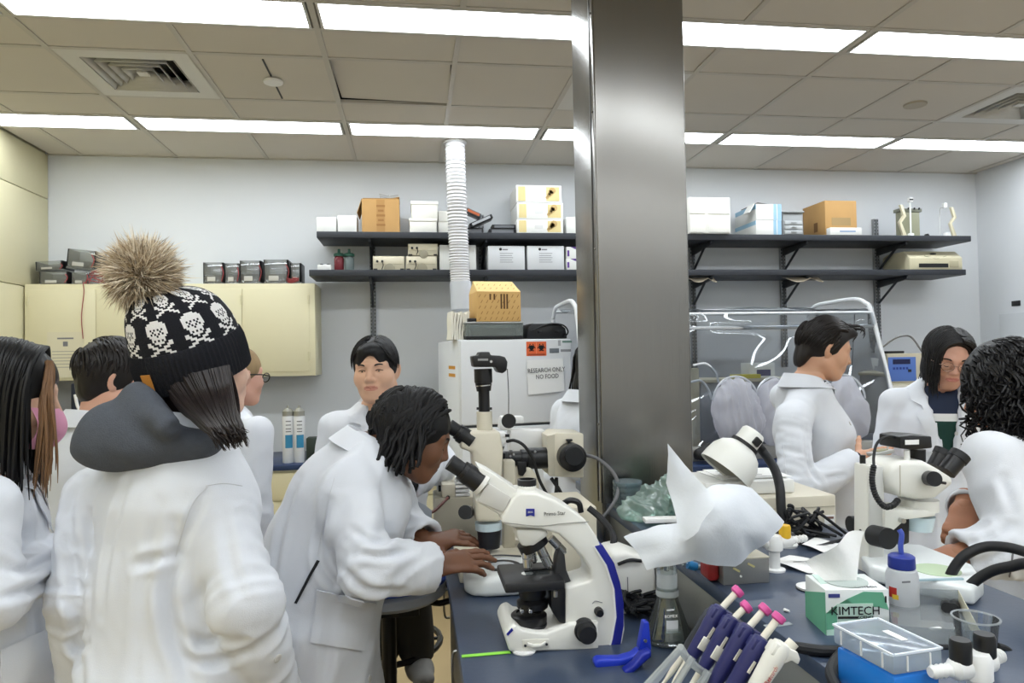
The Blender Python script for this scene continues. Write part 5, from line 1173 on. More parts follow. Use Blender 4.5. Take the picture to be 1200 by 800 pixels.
for i, x in enumerate((-.055, -.03, .012, .030, .048)): part(t, 'arrow_print', MB().bb(x-.004, x+.006, -.1112, -.1104, H_*(.72 if i < 2 else .42), H_*.92), mat('kraft_ink', (96,66,36), .8))
for j in range(2):
    for i in range(7):
        x = -w/2+.018+i*(w-.03)/6.6; y = -.11+.04+.05*j; z = H_+.075*(y+.11)/.15; part(lid, 'print_stroke', MB().prism([(-.004, -.008), (.0, -.008), (.010, .010), (.006, .010)], (x, y-.003, z+.0022), (1, 0, 0), (0, .894, .447), .0008), cbd)
t, w, h = on_fr('black_device', 'black desktop device with coiled cable on the fridge beside the patterned box', 'device', 612, 380, 658, .16)
part(t, 'case', MB().prism([(-w/2, 0), (w/2, 0), (w/2-.01, h*.7), (w*.3, h), (-w*.36, h), (-w/2+.006, h*.7)], (0, 0, 0), (1, 0, 0), (0, 0, 1), .20), blackp, .006); part(t, 'top_panel', MB().bb(-w*.34, w*.28, -.09, .06, h, h+.004), mat('silver_top', (186,188,192), .35), .001)
part(t, 'cable', MB().tube([(-w*.4, -.105, h*.5), (-.0, -.11, h*.95), (w*.38, -.105, h*.9), (w*.52, -.1, h*.45), (w*.4, -.112, h*.05)], .005, 8, 6), rubber)
for x in (-.05, .06): part(t, 'clip', MB().box((x, -.104, h*.45), (.022, .012, .016)), blackm, .002)

# ---------------------------------------------------------------- clear glove tent on the right counter
cl = film('clear_vinyl', (226,231,235), .20, .02, .03); tube_m = mat('tent_pipe', (226,228,230), .3)
tz = .93; xr_ = PY(1021, 366, 4.0).x; xl_ = PY(676, 366, 4.0).x; ft = PY(1021, 366, 4.0).z
t = thing('glove_tent', 'clear plastic glove tent on a white pipe frame, long sleeves hanging inside', 'glove tent', ((xl_+xr_)/2, 4.2, tz+.001))
for x, nm in ((xr_, 'frame_hoop'), (xl_, 'frame_hoop')):
    pts = [(x, 3.74, tz+.03), (x, 3.86, tz+.42), (x, 4.0, ft), (x, 4.05, ft+.06), (x, 4.16, ft+.095), (x, 4.42, ft+.095), (x, 4.60, ft+.085), (x, 4.68, ft+.03), (x, 4.70, ft-.06), (x, 4.70, tz+.03)]
    part(t, nm, MB().tube(pts, .013, 10, 5), tube_m, 0, True)
for y, z in ((4.0, ft), (4.66, ft+.06)): part(t, 'rail', MB().cyl((xl_, y, z), (xr_, y, z), .010, n=10), tube_m, 0, True)
part(t, 'rail', MB().cyl((xl_, 3.97, ft-.085), (xr_, 3.97, ft-.085), .012, n=10), mat('clear_rail', (196,200,204), .2, metal=.3), 0, True)
part(t, 'base_rail', MB().bb(xl_-.02, xr_+.03, 3.70, 3.76, tz+.001, tz+.075), mat('rail_grey', (176,174,168), .4, metal=.4), .004, True)
def vin(nm, f, nu=46, nv=24): part(t, nm, MB().sheet(f, nu, nv), cl, 0, True)
def wob(u, v, k): return .012*math.sin(9*u+4*v+k)*math.sin(PI*v)+.006*math.sin(23*u-11*v+k)
vin('front_sheet', lambda u, v: (xl_+(xr_-xl_)*u, 3.765+.225*v+wob(u, v, 0)+.05*math.exp(-((v-.93)/.05)**2)*math.sin(5*u+1), tz+.075+(ft-tz-.075)*v), 60, 40)
vin('top_sheet', lambda u, v: (xl_+(xr_-xl_)*u, 4.0+.64*v, ft+.012+.06*v-.03*math.sin(PI*v)*abs(math.sin(7*u))+.012*math.sin(15*u+9*v)))
vin('right_sheet', lambda u, v: (xr_+.008+.015*math.sin(8*u+3*v), (3.77+.225*v)*(1-u)+4.70*u, tz+.03+(ft-tz)*v), 20, 24)
sm = film('sleeve_cloth', (232,232,238), .06, .3, .62)
for i, (px, py, w_, h_) in enumerate(((862, 480, 29, 39), (906, 482, 24, 40), (986, 478, 32, 40), (770, 480, 28, 40))):
    c = PY(px, py, 3.70); a, b = w_*3.7/832, h_*3.7/832; F = Field(c-Vector((.25, .16, .28)), c+Vector((.25, .16, .28)), .0075)
    F.ell(c, (a, .055, b), k=.02); F.ell(c+Vector((a*.45, -.03, -b*.35)), (a*.62, .055, b*.6), k=.03); F.ell(c+Vector((-a*.2, -.02, -b*.6)), (a*.6, .05, b*.42), k=.03)
    P_, Q_ = F.nets(); P_ = P_+vnormals(P_, Q_)*(.034*(.35-np.abs(wav(P_, (26, 26, 15), 50+i, 3)))+.009*wav(P_, (45, 45, 40), 60+i))[:, None]
    o = link('sleeve', np_mesh('sleeve', P_-V3(t.location), Q_, sm), t); part(o, 'port_ring', MB().tube([c+Vector((a*1.0*math.cos(q), -.005, b*.28+b*.78*math.sin(q))) for q in [PI*k/14 for k in range(15)]], .006, 8, 0), film('port_clear', (240,242,246), .3, .1, .5), 0, True)
# inside the tent
x0, x1, z0, z1 = rect(822, 447, 935, 520, 4.2); bx = thing('metal_box', 'grey metal box standing inside the glove tent', 'box', ((x0+x1)/2, 4.35, tz+.001)); part(bx, 'body', MB().bb(x0, x1, 4.2, 4.5, tz+.001, z1), mat('chamber_grey', (140,142,146), .4, metal=.4), .004, True); part(bx, 'top_plate', MB().bb(x0-.02, x1+.02, 4.17, 4.52, z1, z1+.02), ps, .003, True)
zt2 = z1+.021
a, b = PY(860, 440, 4.2), PY(890, 440, 4.2); solo('yellow_tray', 'yellow plastic strip on the metal box inside the tent', 'tray', MB().bb(a.x, b.x, 4.18, 4.26, zt2, zt2+.025), mat('yellow_plastic', (214,200,60), .4), .003)
a, b, z0, z1 = rect(878, 425, 908, 437, 4.3); lb = thing('small_instrument', 'small white instrument with blue label inside the tent', 'instrument', ((a+b)/2, 4.36, zt2)); part(lb, 'case', MB().bb(a, b, 4.3, 4.42, zt2, z1), whitep, .004, True); part(lb, 'label', MB().bb(a+.05, b-.03, 4.298, 4.2995, zt2+.01, zt2+.05), mat('navy_label', (62,66,112), .6), 0, True)
a, b, z0, z1 = rect(811, 431, 820, 514, 4.0); solo('ivory_post', 'ivory upright post inside the tent just right of the column', 'post', MB().bb(a, b, 4.0, 4.04, tz+.001, z1), ps, .003)
for k, (yy, px0, px1, py0) in enumerate(((3.98, 812, 842, 426), (3.97, 808, 834, 446))):
    q = [PY(px0, py0+2, 3.9), PY((px0+px1)/2, py0, 3.9), PY(px1-4, py0+10, 3.9), PY(px1, py0+22, 3.9)]; part(t, 'highlight_arc', MB().tube(q, .007, 8, 6), mat('highlight_white', (232,234,238), .3), 0, True)  # white arcs modelled for the highlights on the vinyl, no hoses
c = PY(826, 512, 3.63); F = Field(c-Vector((.15, .1, .12)), c+Vector((.15, .1, .12)), .006); F.ell((c.x, c.y, tz+.04), (.065, .045, .045), k=.02); F.seg((c.x-.04, c.y, tz+.06), (c.x+.02, c.y, tz+.10), .018, .012, k=.02); F.cutplane((c.x, c.y, tz+.002), (0, 0, -1)); P_, Q_ = F.nets(); P_ = P_+vnormals(P_, Q_)*(.005*wav(P_, (40, 40, 40), 3))[:, None]; P_[:, 2] = np.maximum(P_[:, 2], tz+.001)
o = link('black_pouch', np_mesh('black_pouch', P_, Q_, blackm)); tag(o, 'crumpled black pouch on the counter in front of the tent', 'pouch')
# steriliser with blue control unit, behind the glasses wearer
a, b, z0, z1 = rect(1040, 449, 1104, 512, 3.96); ov = thing('oven', 'cream laboratory oven with dark window and diagonal strut, right of the tent', 'oven', ((a+b)/2, 4.21, tz+.001)); a += .02
part(ov, 'body', MB().bb(a, b, 3.99, 4.51, tz+.001, z1), ps, .006, True); part(ov, 'door_frame', MB().bb(a+.008, b-.01, 3.97, 3.989, tz+.02, z1-.012), offw, .004, True)
wz0 = PY(1050, 507, 3.96).z; wz1_ = PY(1050, 456, 3.96).z; wa, wb_ = PY(1042, 480, 3.96).x+.02, PY(1092, 480, 3.96).x
part(ov, 'window_gasket', MB().bb(wa-.008, wb_+.008, 3.962, 3.969, wz0-.008, wz1_+.008), blackm, .006, True); part(ov, 'window', MB().bb(wa, wb_, 3.958, 3.9615, wz0, wz1_), mat('dark_glass', (112,112,108), .15, noise=.1), 0, True)
s1, s2 = PY(1040, 452, 3.94), PY(1066, 484, 3.94); st = part(ov, 'strut', MB().tube([s1, s2], .011, 6, 0), offw, 0, True)
for k in (.1, .5, .92): part(st, 'screw', MB().lathe([(.005, 0), (.005, .003), (.002, .004)], L(s1, s2, k)-Vector((0, .010, 0)), (0, -1, 0), 8), darkm, 0, True)
zo = z1+.001; a, b, z0, z1 = rect(1040, 414, 1082, 448, 4.01); cu = thing('control_unit', 'beige control unit with blue front panel on the oven', 'instrument', ((a+b)/2, 4.11, zo))
part(cu, 'case', MB().bb(a, b, 4.01, 4.26, zo, z1), ps, .005, True); pa, pb = PY(1040, 430, 4.01).x+.004, PY(1073, 430, 4.01).x; bp = part(cu, 'blue_panel', MB().bb(pa, pb, 4.006, 4.0095, zo+.012, z1-.022), mat('panel_blue', (82,116,190), .4), .001, True)
part(bp, 'display', MB().bb(pa+.03, pb-.04, 4.003, 4.0055, z1-.065, z1-.035), mat('display_navy', (20,26,70), .2), 0, True)
for k in range(5): part(bp, 'key', MB().bb(pa+.03+.022*k, pa+.042+.022*k, 4.003, 4.0055, z1-.098, z1-.084), mat('key_navy', (36,60,140), .4), 0, True)
part(bp, 'switch', MB().bb(pb-.055, pb-.035, 4.002, 4.0055, z1-.115, z1-.098), blackp, 0, True)
solo('flat_black_case', 'flat black case lying on the beige control unit', 'case', MB().bb(a+.03, a+.14, 4.04, 4.16, z1+.001, z1+.016), blackp, .003)
a, b, z0, z1b = rect(1084, 434, 1098, 447, 4.01); solo('blue_container', 'blue plastic container on the oven beside the control unit', 'container', MB().bb(a, b, 4.03, 4.13, zo, z1b), mat('blue_box', (70,96,164), .35), .006)
solo('grey_hose', 'thin grey hose arching from the tent to the oven', 'hose', MB().tube([PY(1000, 428, 4.19)+Vector((.06, 0, 0)), PY(1028, 412, 4.31), PY(1046, 398, 4.31), PY(1058, 393.5, 4.31), PY(1068, 395, 4.31), PY(1078, 408, 4.26), PY(1086, 422, 4.21), PY(1090, 440, 4.16)], .006, 8, 6), mat('hose_grey', (110,108,104), .4))

# ---------------------------------------------------------------- left back counter
for px, lab in ((338, 'left one of two white and blue aerosol cans on the back counter'), (351, 'right one of two white and blue aerosol cans on the back counter')):
    c = PY(px, 530, 4.62); zb = .88; tt = PY(px, 487, 4.62).z; t = thing('aerosol_can', lab, 'aerosol can', (c.x, 4.62, zb), 0, 'aerosol cans'); h = tt-zb
    part(t, 'can', MB().lathe([(.034, 0), (.036, .004), (.036, h-.01), (.034, h)], n=24), mat('can_white', (222,224,226), .3)); part(t, 'dome', MB().lathe([(.035, h), (.035, h+.03), (.030, h+.032), (.020, h+.045), (.008, h+.05), (.007, h+.065)], n=24), mat('can_tin', (170,170,162), .3, metal=.6))
    bl = MB()
    vs = [(.0366*math.cos(q), .0366*math.sin(q), z) for z in (h*.32, h*.60) for q in [-PI/2-.35+1.3*k/10 for k in range(11)]]; bl.add(vs, [(k, k+1, 12+k, 11+k) for k in range(10)]); part(t, 'blue_label', bl, mat('can_blue', (52,132,172), .4))
    for z in (.66, .72, .80, .88): tx = MB(); tx.add([(.0366*math.cos(q), .0366*math.sin(q), h*z+dz) for dz in (0, .006) for q in [-PI/2-.25+.9*k/6 for k in range(7)]], [(k, k+1, 8+k, 7+k) for k in range(6)]); part(t, 'text_line', tx, greyink)
a, b, z0, z1 = rect(360, 512, 376, 530, 4.65); solo('dark_jar', 'dark green bottle rack on the back counter beside the aerosol cans', 'rack', MB().bb(a, b, 4.6, 4.7, .8805, z1), mat('dark_green', (40,52,46), .5), .006)
a, b, z0, z1 = rect(83, 448, 122, 540, 4.75); t = thing('dark_cabinet', 'dark navy instrument cabinet under the wall cabinet, behind the dark-haired man', 'instrument', ((a+b)/2, 4.9, .8805)); part(t, 'case', MB().bb(a, b, 4.75, 5.1, .8805, wz0 if False else 1.40), mat('navy_case', (22,30,50), .4), .006, True)
part(t, 'front_panel', MB().bb(a+.02, b-.02, 4.744, 4.7495, 1.0, 1.38), mat('navy_panel', (30,40,64), .3), .002, True)
part(t, 'white_tap', MB().tube([PY(88, 462, 4.70), PY(91, 476, 4.70), PY(95, 482, 4.70), PY(96, 490, 4.70), PY(88, 492, 4.70), PY(84, 500, 4.70)], .010, 8, 5), whitep, 0, True)
t = thing('screwdriver', 'screwdriver with red handle lying on the back counter', 'screwdriver', (PY(66, 515, 4.6).x, 4.62, .8805)); part(t, 'handle', MB().lathe([(.010, 0), (.014, .01), (.014, .08), (.008, .1)], (0, 0, .016), (.7, 0, .25), 12), mat('red_plastic', (170,50,40), .4)); part(t, 'shaft', MB().cyl((.07, 0, .04), (.16, 0, .075), .003, n=8), steel)

# ---------------------------------------------------------------- empty lab chair beside the bench
sx, sy = PY(481, 640, 2.30).x-.075, 2.40
t = thing('lab_chair', 'light grey lab chair with blue seat edge beside the low bench', 'chair', (sx, sy, 0)); gsh = mat('chair_shell', (176,182,192), .45); blu = mat('chair_blue', (52,84,176), .6)
bz = PY(480, 581, 2.22).z
part(t, 'backrest', MB().sheet(lambda u, v: Vector((-.13+.26*u, -.19+.05*(2*u-1)**2, .86+(bz-.86)*(v*(1-.22*abs(2*u-1)**3)))), 14, 10, -.022), gsh, 0)
part(t, 'back_stem', MB().tube([(0, -.165, .95), (0, -.17, .80), (0, -.08, .74)], .016, 10, 5), blackp)
part(t, 'seat', MB().lathe([(.02, .735), (.17, .735), (.19, .75), (.19, .775), (.17, .79), (.02, .795)], n=32), gsh); part(t, 'seat_piping', MB().lathe([(.17, .79), (.193, .790), (.195, .80), (.18, .806), (.17, .803)], n=32, cap=False), blu)
part(t, 'adjust_lever', MB().tube([(.05, .05, .73), (.15, -.05, .72), (.20, -.08, .735)], .010, 8, 4), blackp); part(t, 'seat_plate', MB().box((0, 0, .715), (.2, .2, .035)), blackm, .005)
part(t, 'column', MB().cyl((0, 0, .12), (0, 0, .70), .024, n=14), blackp); part(t, 'foot_ring', MB().tube([(.20*math.cos(q), .20*math.sin(q), .30) for q in [2*PI*k/28 for k in range(29)]], .012, 8, 0), blackp)
for k in range(3): part(t, 'ring_spoke', MB().cyl((0, 0, .30), (.2*math.cos(2.1*k), .2*math.sin(2.1*k), .30), .007, n=8), blackp)
for k in range(5):
    q = 2*PI*k/5+.3; lg = part(t, 'leg', MB().tube([(0, 0, .13), (.15*math.cos(q), .15*math.sin(q), .10), (.27*math.cos(q), .27*math.sin(q), .07)], .018, 8, 4), blackp); part(lg, 'caster', MB().cyl((.27*math.cos(q)-.015, .27*math.sin(q), .028), (.27*math.cos(q)+.015, .27*math.sin(q), .028), .028, n=14), blackm)
# stool of the seated man
t = thing('lab_stool', 'black lab stool with foot ring under the man facing us', 'stool', (P5.pel.x, P5.pel.y+.02, 0)); part(t, 'seat', MB().lathe([(.02, .70), (.15, .70), (.16, .715), (.15, .735), (.02, .74)], n=28), blackp); part(t, 'column', MB().cyl((0, 0, .1), (0, 0, .70), .024, n=14), blackp); part(t, 'foot_ring', MB().tube([(.23*math.cos(q), .23*math.sin(q), .40) for q in [2*PI*k/28 for k in range(29)]], .012, 8, 0), blackp)
for k in range(3): part(t, 'ring_spoke', MB().cyl((0, 0, .40), (.23*math.cos(2.1*k), .23*math.sin(2.1*k), .40), .007, n=8), blackp)
for k in range(5): q = 2*PI*k/5; part(t, 'leg', MB().tube([(0, 0, .12), (.16*math.cos(q), .16*math.sin(q), .07), (.28*math.cos(q), .28*math.sin(q), .018)], .018, 8, 4), blackp)
# ---------------------------------------------------------------- things on the low bench
def ol(root, name, pts, Yn, th, m, bevel=.003, label=None, seg=2):
    """outline seen from the side, near face at depth Yn, real thickness th going back"""
    q = [PY(x, y, Yn) for x, y in pts]; mb = MB().prism([(p.x, p.z) for p in q], (0, Yn+th/2, 0), (1, 0, 0), (0, 0, 1), th); return part(root, name, mb, m, bevel, True, label=label, seg=seg)
def rod(root, name, a, b, r, m, Y, Y2=None, r1=None, n=20):
    return part(root, name, MB().cyl(PY(a[0], a[1], Y), PY(b[0], b[1], Y if Y2 is None else Y2), r, r1, n), m, 0, True)
def disc(root, name, c, Y, rpx, dep, m, n=24, prof=None):
    r = rpx*Y/FPX; q = PY(c[0], c[1], Y); return part(root, name, MB().lathe(prof(r, dep) if prof else [(r*.94, 0), (r, .002), (r, dep-.003), (r*.9, dep)], q, (0, -1, 0), n), m, 0, True)
def knob(r, d): return [(r*1.02, 0), (r*1.02, d*.45), (r*.86, d*.5), (r*.86, d*.92), (r*.78, d), (r*.3, d)]
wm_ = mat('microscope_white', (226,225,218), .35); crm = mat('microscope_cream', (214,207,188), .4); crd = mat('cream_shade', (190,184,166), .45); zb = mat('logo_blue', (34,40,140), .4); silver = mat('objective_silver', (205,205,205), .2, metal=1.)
# compound microscope in front
YN = 1.49
t = thing('microscope', 'white compound microscope with blue stripe in the foreground of the low bench', 'microscope', (PY(655, 762, YN).x, YN+.06, ZL))
arm = ol(t, 'stand', [(700, 768), (711, 769), (724, 769), (729, 756), (732.5, 738), (731.5, 708), (724, 682), (712, 657), (699, 628), (686, 609), (667, 595), (645, 584), (630, 578), (610, 577), (603, 581), (588, 606), (588, 613), (600, 618), (634, 620), (655, 626), (668, 638), (682, 652), (692, 667), (694, 678), (690, 681), (663, 689), (662.5, 730), (662, 762)], YN, .10, wm_, .006, seg=3)
ol(t, 'base', [(591.5, 746), (597, 764), (640, 763), (702, 762), (702, 728), (668, 731), (640, 742), (612, 738), (604, 732), (596, 736)], YN-.012, .15, wm_, .006, seg=3)
ol(arm, 'blue_stripe', [(697, 640), (711, 662), (720, 690), (722.5, 723), (718, 748), (713, 768), (723, 768), (727, 757), (731, 733), (731, 707), (727, 683), (720, 660), (706, 638)], YN-.0022, .104, zb, .001)
ol(arm, 'stripe_edge', [(695.5, 641), (709, 663), (718, 690), (720.5, 723), (716, 748), (711, 768), (713, 768), (718, 748), (722.5, 723), (720, 690), (711, 662), (697, 640)], YN-.002, .002, whitep, 0)
sp = MB().tube([PY(590, 612, YN-.001), PY(630, 616, YN-.001), PY(662, 613, YN-.001), PY(690, 611, YN-.001)], .0009, 6, 5); part(arm, 'seam_line', sp, mat('seam_grey', (150,148,140), .6), 0, True)
tub = ol(t, 'eyepiece_tube', [(559, 545), (575, 553), (607, 574), (592, 603), (587, 604), (557, 587), (568, 572)], YN+.015, .075, wm_, .005)
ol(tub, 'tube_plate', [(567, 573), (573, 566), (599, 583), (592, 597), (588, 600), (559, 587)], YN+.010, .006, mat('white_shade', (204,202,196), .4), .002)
for dy, in ((.028,), (.088,)):
    e = rod(t, 'eyepiece', (563, 566), (541, 550.5), .0240, blackp, YN+dy, r1=.0215); rod(e, 'eye_cup', (541, 550.5), (527, 541), .0165, rubber, YN+dy, r1=.0175); rod(e, 'focus_ring', (551, 557.5), (545, 553.2), .0232, rubber, YN+dy); rod(e, 'tube_collar', (566, 568), (562, 565), .0255, wm_, YN+dy)
po = rod(t, 'camera_port', (617, 580), (617.5, 567), .0215, wm_, YN+.05, r1=.0205); part(po, 'port_ring', MB().lathe([(.0165, 0), (.0205, 0), (.0210, .003), (.0210, .013), (.0195, .014), (.0165, .014), (.0165, .004), (.001, .004)], PY(617.5, 568.5, YN+.05), (0, 0, 1), 24), blackp, 0, True)
ol(arm, 'logo', [(616.5, 596), (626.5, 596), (626.5, 605), (621.5, 603.6), (616.5, 605)], YN-.0015, .0013, zb, 0)
lettering(arm, 'ZEISS', .0048, Matrix.Translation(-t.location) @ PY(621.5, 600, YN-.0022), (1, 0, 0), (0, 0, 1), whitep); lettering(arm, 'Primo Star', .0118, Matrix.Translation(-t.location) @ PY(650, 601.6, YN-.0008), (1, 0, .02), (0, 0, 1), mat('print_grey', (120,118,114), .6), sx=.92)
nos = ol(t, 'nosepiece', [(604, 620), (607, 632), (612, 641), (626, 640), (644, 627), (640, 620)], YN+.012, .07, wm_, .008)
rod(nos, 'turret_ring', (622, 632), (626.5, 641), .0330, blackp, YN+.047, n=28)
for i, (a, b, r) in enumerate((((617, 640), (618, 664), .0098), ((631, 637), (643, 662), .0105), ((645, 630), (660, 646), .0095), ((622, 640), (626, 657), .008))):
    yy = YN+(.035, .035, .05, .08)[i]; o = rod(t, 'objective', a, b, r, silver, yy); rod(o, 'objective_tip', b, (b[0]+(b[0]-a[0])*.14, b[1]+(b[1]-a[1])*.14), r*.8, silver, yy, r1=r*.5); rod(o, 'colour_ring', (a[0]*.45+b[0]*.55, a[1]*.45+b[1]*.55), (a[0]*.40+b[0]*.60, a[1]*.40+b[1]*.60), r*1.04, mat('ring_grey', (120,122,126), .4), yy)
s0 = PY(598, 687, YN-.01); s1 = PY(655, 687, YN-.01); zt_ = PY(620, 681, YN-.01).z
stg = part(t, 'stage', MB().bb(s0.x-.012, s1.x+.012, YN-.018, YN+.125, zt_-.020, zt_), mat('stage_black', (34,34,36), .45, noise=.2, nscale=30), .004, True)
part(stg, 'slide', MB().bb(s0.x+.04, s0.x+.095, YN+.03, YN+.055, zt_, zt_+.0012), film('slide_glass', (225,232,232), .2, .03, .1), 0, True); part(stg, 'slide_clip', MB().prism([(-.03, 0), (.03, .01), (.035, .02), (.0, .016), (-.03, .012)], (s0.x+.07, YN+.05, zt_+.003), (1, 0, 0), (0, 1, 0), .004), blackm, 0, True)
part(stg, 'aperture', MB().lathe([(.013, 0), (.013, .0006)], (s0.x+.045, YN+.045, zt_), n=18), whitep, 0, True)
ol(t, 'stage_drive', [(656, 642), (662, 650), (664, 668), (670, 683), (668, 690), (654, 690), (650, 672), (652, 655)], YN+.03, .035, mat('drive_grey', (70,70,72), .35, metal=.5), .003); ol(t, 'stage_bracket', [(646, 690), (663, 689), (663, 731), (656, 730), (648, 718), (646, 712)], YN+.0, .08, blackp, .003)
o = rod(t, 'bracket_knob', (651, 692), (651, 699), .0045, steel, YN-.004)
cn = part(t, 'condenser', MB().lathe([(.030, 0), (.034, .004), (.034, .016), (.026, .022), (.030, .030), (.030, .046), (.022, .05)], PY(624, 712, YN+.045)-Vector((0, 0, 0)), n=28), blackp, 0, True); ll = PY(620, 737, YN+.04)
part(t, 'lamp_ring', MB().lathe([(.037, 0), (.039, .004), (.039, .014), (.037, .016), (.039, .020), (.039, .032), (.034, .036), (.028, .037), (.027, .033), (.002, .033)], ll, n=32), blackp, 0, True)
for px in (611, 621): o = PY(px, 714, YN+.004); part(cn, 'condenser_screw', MB().lathe([(.0045, 0), (.0045, .012), (.003, .014)], o, (0, -1, 0), 10), silver, 0, True)
disc(t, 'coarse_knob', (684, 736), YN, 12.8, .040, rubber, 28, knob); disc(t, 'brightness_knob', (701, 715.5), YN, 5.2, .018, blackp, 20, knob)
pl = ol(t, 'handle_plate', [(612, 749.5), (643, 748.5), (643.5, 759), (612.5, 760)], YN-.0135, .002, mat('plate_cream', (214,212,202), .4), .0005); ol(pl, 'handle_grip', [(618, 753), (626, 755.5), (634, 755), (640, 751.5), (639, 756), (632, 759), (624, 759), (618, 757)], YN-.020, .007, wm_, .002)
for px, py in ((615.5, 756), (640.5, 754.5)): disc(pl, 'screw', (px, py), YN-.0135, 1.5, .003, darkm, 10)
ol(t, 'base_logo', [(593.5, 742.5), (600, 735.5), (601.5, 738.5), (595, 745)], YN-.0135, .0012, zb, 0)
mk = MB().tube([PY(694, 707, YN-.0006), PY(698, 704, YN-.0006), PY(706, 706, YN-.0006)], .0007, 4, 5); part(arm, 'dial_mark', mk, greyink, 0, True)
part(t, 'base_foot', MB().lathe([(.025, 0), (.026, .003), (.024, .006)], PY(614, 764, YN)*1.0-Vector((0, 0, PY(614, 764, YN).z-ZL)), n=24), whitep, 0, True)
a = PZ(541, 769, ZL+.001); b = PZ(598, 764, ZL+.001); solo('green_tape', 'bright green tape strip stuck on the low bench before the microscope', 'tape', MB().add([a+Vector((0, -.006, 0)), b+Vector((0, -.006, 0)), b+Vector((0, .006, 0)), a+Vector((0, .006, 0)), a+Vector((0, -.006, .001)), b+Vector((0, -.006, .001)), b+Vector((0, .006, .001)), a+Vector((0, .006, .001))], [(0, 3, 2, 1), (4, 5, 6, 7), (0, 1, 5, 4), (1, 2, 6, 5), (2, 3, 7, 6), (3, 0, 4, 7)]), mat('green_tape', (140,214,70), .5))
# white illuminated stereo base
c = PZ(573, 690, ZL); t = thing('light_base', 'rounded white microscope light base with glass disc, left of the front microscope', 'light base', (c.x+.06, 1.93, ZL), -.05)
prof = [(-.125, -.06), (-.11, -.09), (-.07, -.105), (.13, -.10), (.13, .10), (-.07, .105), (-.11, .09), (-.125, .06)]
part(t, 'base', MB().prism(prof, (0, 0, .026), (1, 0, 0), (0, 1, 0), .050), mat('base_white', (232,236,236), .3), .014, seg=3)
part(t, 'glass_ring', MB().lathe([(.050, .0512), (.050, .0535), (.036, .0535), (.036, .0512)], (-.02, 0, 0), n=32, cap=False), blackp); part(t, 'glass_disc', MB().lathe([(.036, .0512), (.036, .0528), (.0, .0530)], (-.02, 0, 0), n=32), mat('frost_disc', (186,190,194), .25))
for y, x in ((-.072, .03), (.078, -.02)): part(t, 'stage_clip', MB().tube([(x-.05, y, .054), (x, y+.008, .056), (x+.06, y-.004, .054)], .0022, 6, 4), darkm)
# cream microscope with eyepieces used by the bending person; camera on top
YC = 2.06
t = thing('stereo_microscope', 'cream microscope with black photo tube that the dreadlocked person looks into', 'microscope', (PY(575, 660, YC).x, YC+.05, ZL))
bz0 = PY(565, 655, YC-.1).z
part(t, 'base', MB().bb(PY(538, 650, YC-.1).x, PY(640, 650, YC-.1).x, YC-.10, YC+.11, ZL+.0, ZL+.045), crm, .006, True)
a, b = PY(538, 640, YC-.06), PY(552, 656, YC-.06); part(t, 'key_block', MB().box(((a.x+b.x)/2+.01, YC-.05, ZL+.060), (.075, .10, .03), rotm(0, .12, .1)), crm, .004, True); part(t, 'key_strip', MB().box(((a.x+b.x)/2+.005, YC-.085, ZL+.0765), (.045, .018, .004), rotm(0, .12, .1)), blackm, .001, True)
ol(t, 'cone', [(556, 560), (586, 560), (588, 612), (557, 612)], YC, .085, crm, .012, seg=3); rod(t, 'blue_ring', (572.5, 611), (572.8, 619.5), .0400, mat('pale_blue_ring', (190,206,212), .3), YC+.04, n=28); rod(t, 'objective_barrel', (573, 619.5), (573.5, 641), .036, mat('barrel_navy', (24,26,34), .4), YC+.04, r1=.031, n=28)
ol(t, 'head', [(541, 507), (556, 505), (586, 505), (590, 528), (588, 560), (556, 560), (553, 530), (538, 525)], YC, .10, crm, .010, seg=3)
for dy in (.02, .085):
    e = rod(t, 'eyepiece', (553, 517), (536, 505), .026, blackp, YC+dy, r1=.024); rod(e, 'eye_cup', (536, 505), (526, 499), .0195, rubber, YC+dy, r1=.021); rod(e, 'focus_ring', (544, 511), (539, 507.5), .0262, rubber, YC+dy)
rod(t, 'photo_tube', (568, 506), (567.5, 482), .0235, crm, YC+.05, n=24); ad = rod(t, 'camera_adaptor', (567.5, 482), (567, 458), .0168, blackp, YC+.05, n=24)
for px in (558.5, 576.5): rod(ad, 'clamp_screw', (567, 478.5), (px, 478.5), .004, blackp, YC+.05, n=8)
rod(ad, 'lens_ring', (567, 458), (566.5, 448), .0215, blackp, YC+.05, r1=.025, n=24); rod(ad, 'lens_band', (566.7, 452), (566.6, 450.8), .0245, silver, YC+.05, n=24); rod(ad, 'lens_barrel', (566.5, 448), (566, 432), .027, blackp, YC+.05, n=24)
cam_ = ol(t, 'camera', [(553, 417), (561, 416), (562, 412), (574, 412), (575, 416), (586, 416.5), (592, 418), (595, 424), (594, 434), (589, 437.5), (584, 436), (581, 430), (555, 430)], YC+.01, .085, blackp, .004, label='black digital camera pointing down')
ol(cam_, 'name_plate', [(560, 420), (572, 420), (572, 422.5), (560, 422.5)], YC+.0085, .0012, mat('camera_print', (150,150,150), .5), 0); disc(cam_, 'dial', (575.5, 423.5), YC+.009, 1.7, .003, silver, 12)
st_ = part(cam_, 'cap_string', MB().tube([PY(594.5, 432, YC), PY(596, 460, YC), PY(596, 486, YC)], .0012, 6, 3), blackm, 0, True); disc(cam_, 'lens_cap', (596, 493), YC+.004, 8.6, .008, blackp, 26)
rod(t, 'focus_knob', (548, 600), (545, 600), .020, blackp, YC+.05, YC-.01); ol(t, 'pillar', [(590, 540), (604, 540), (604, 655), (590, 655)], YC+.07, .05, crd, .005)
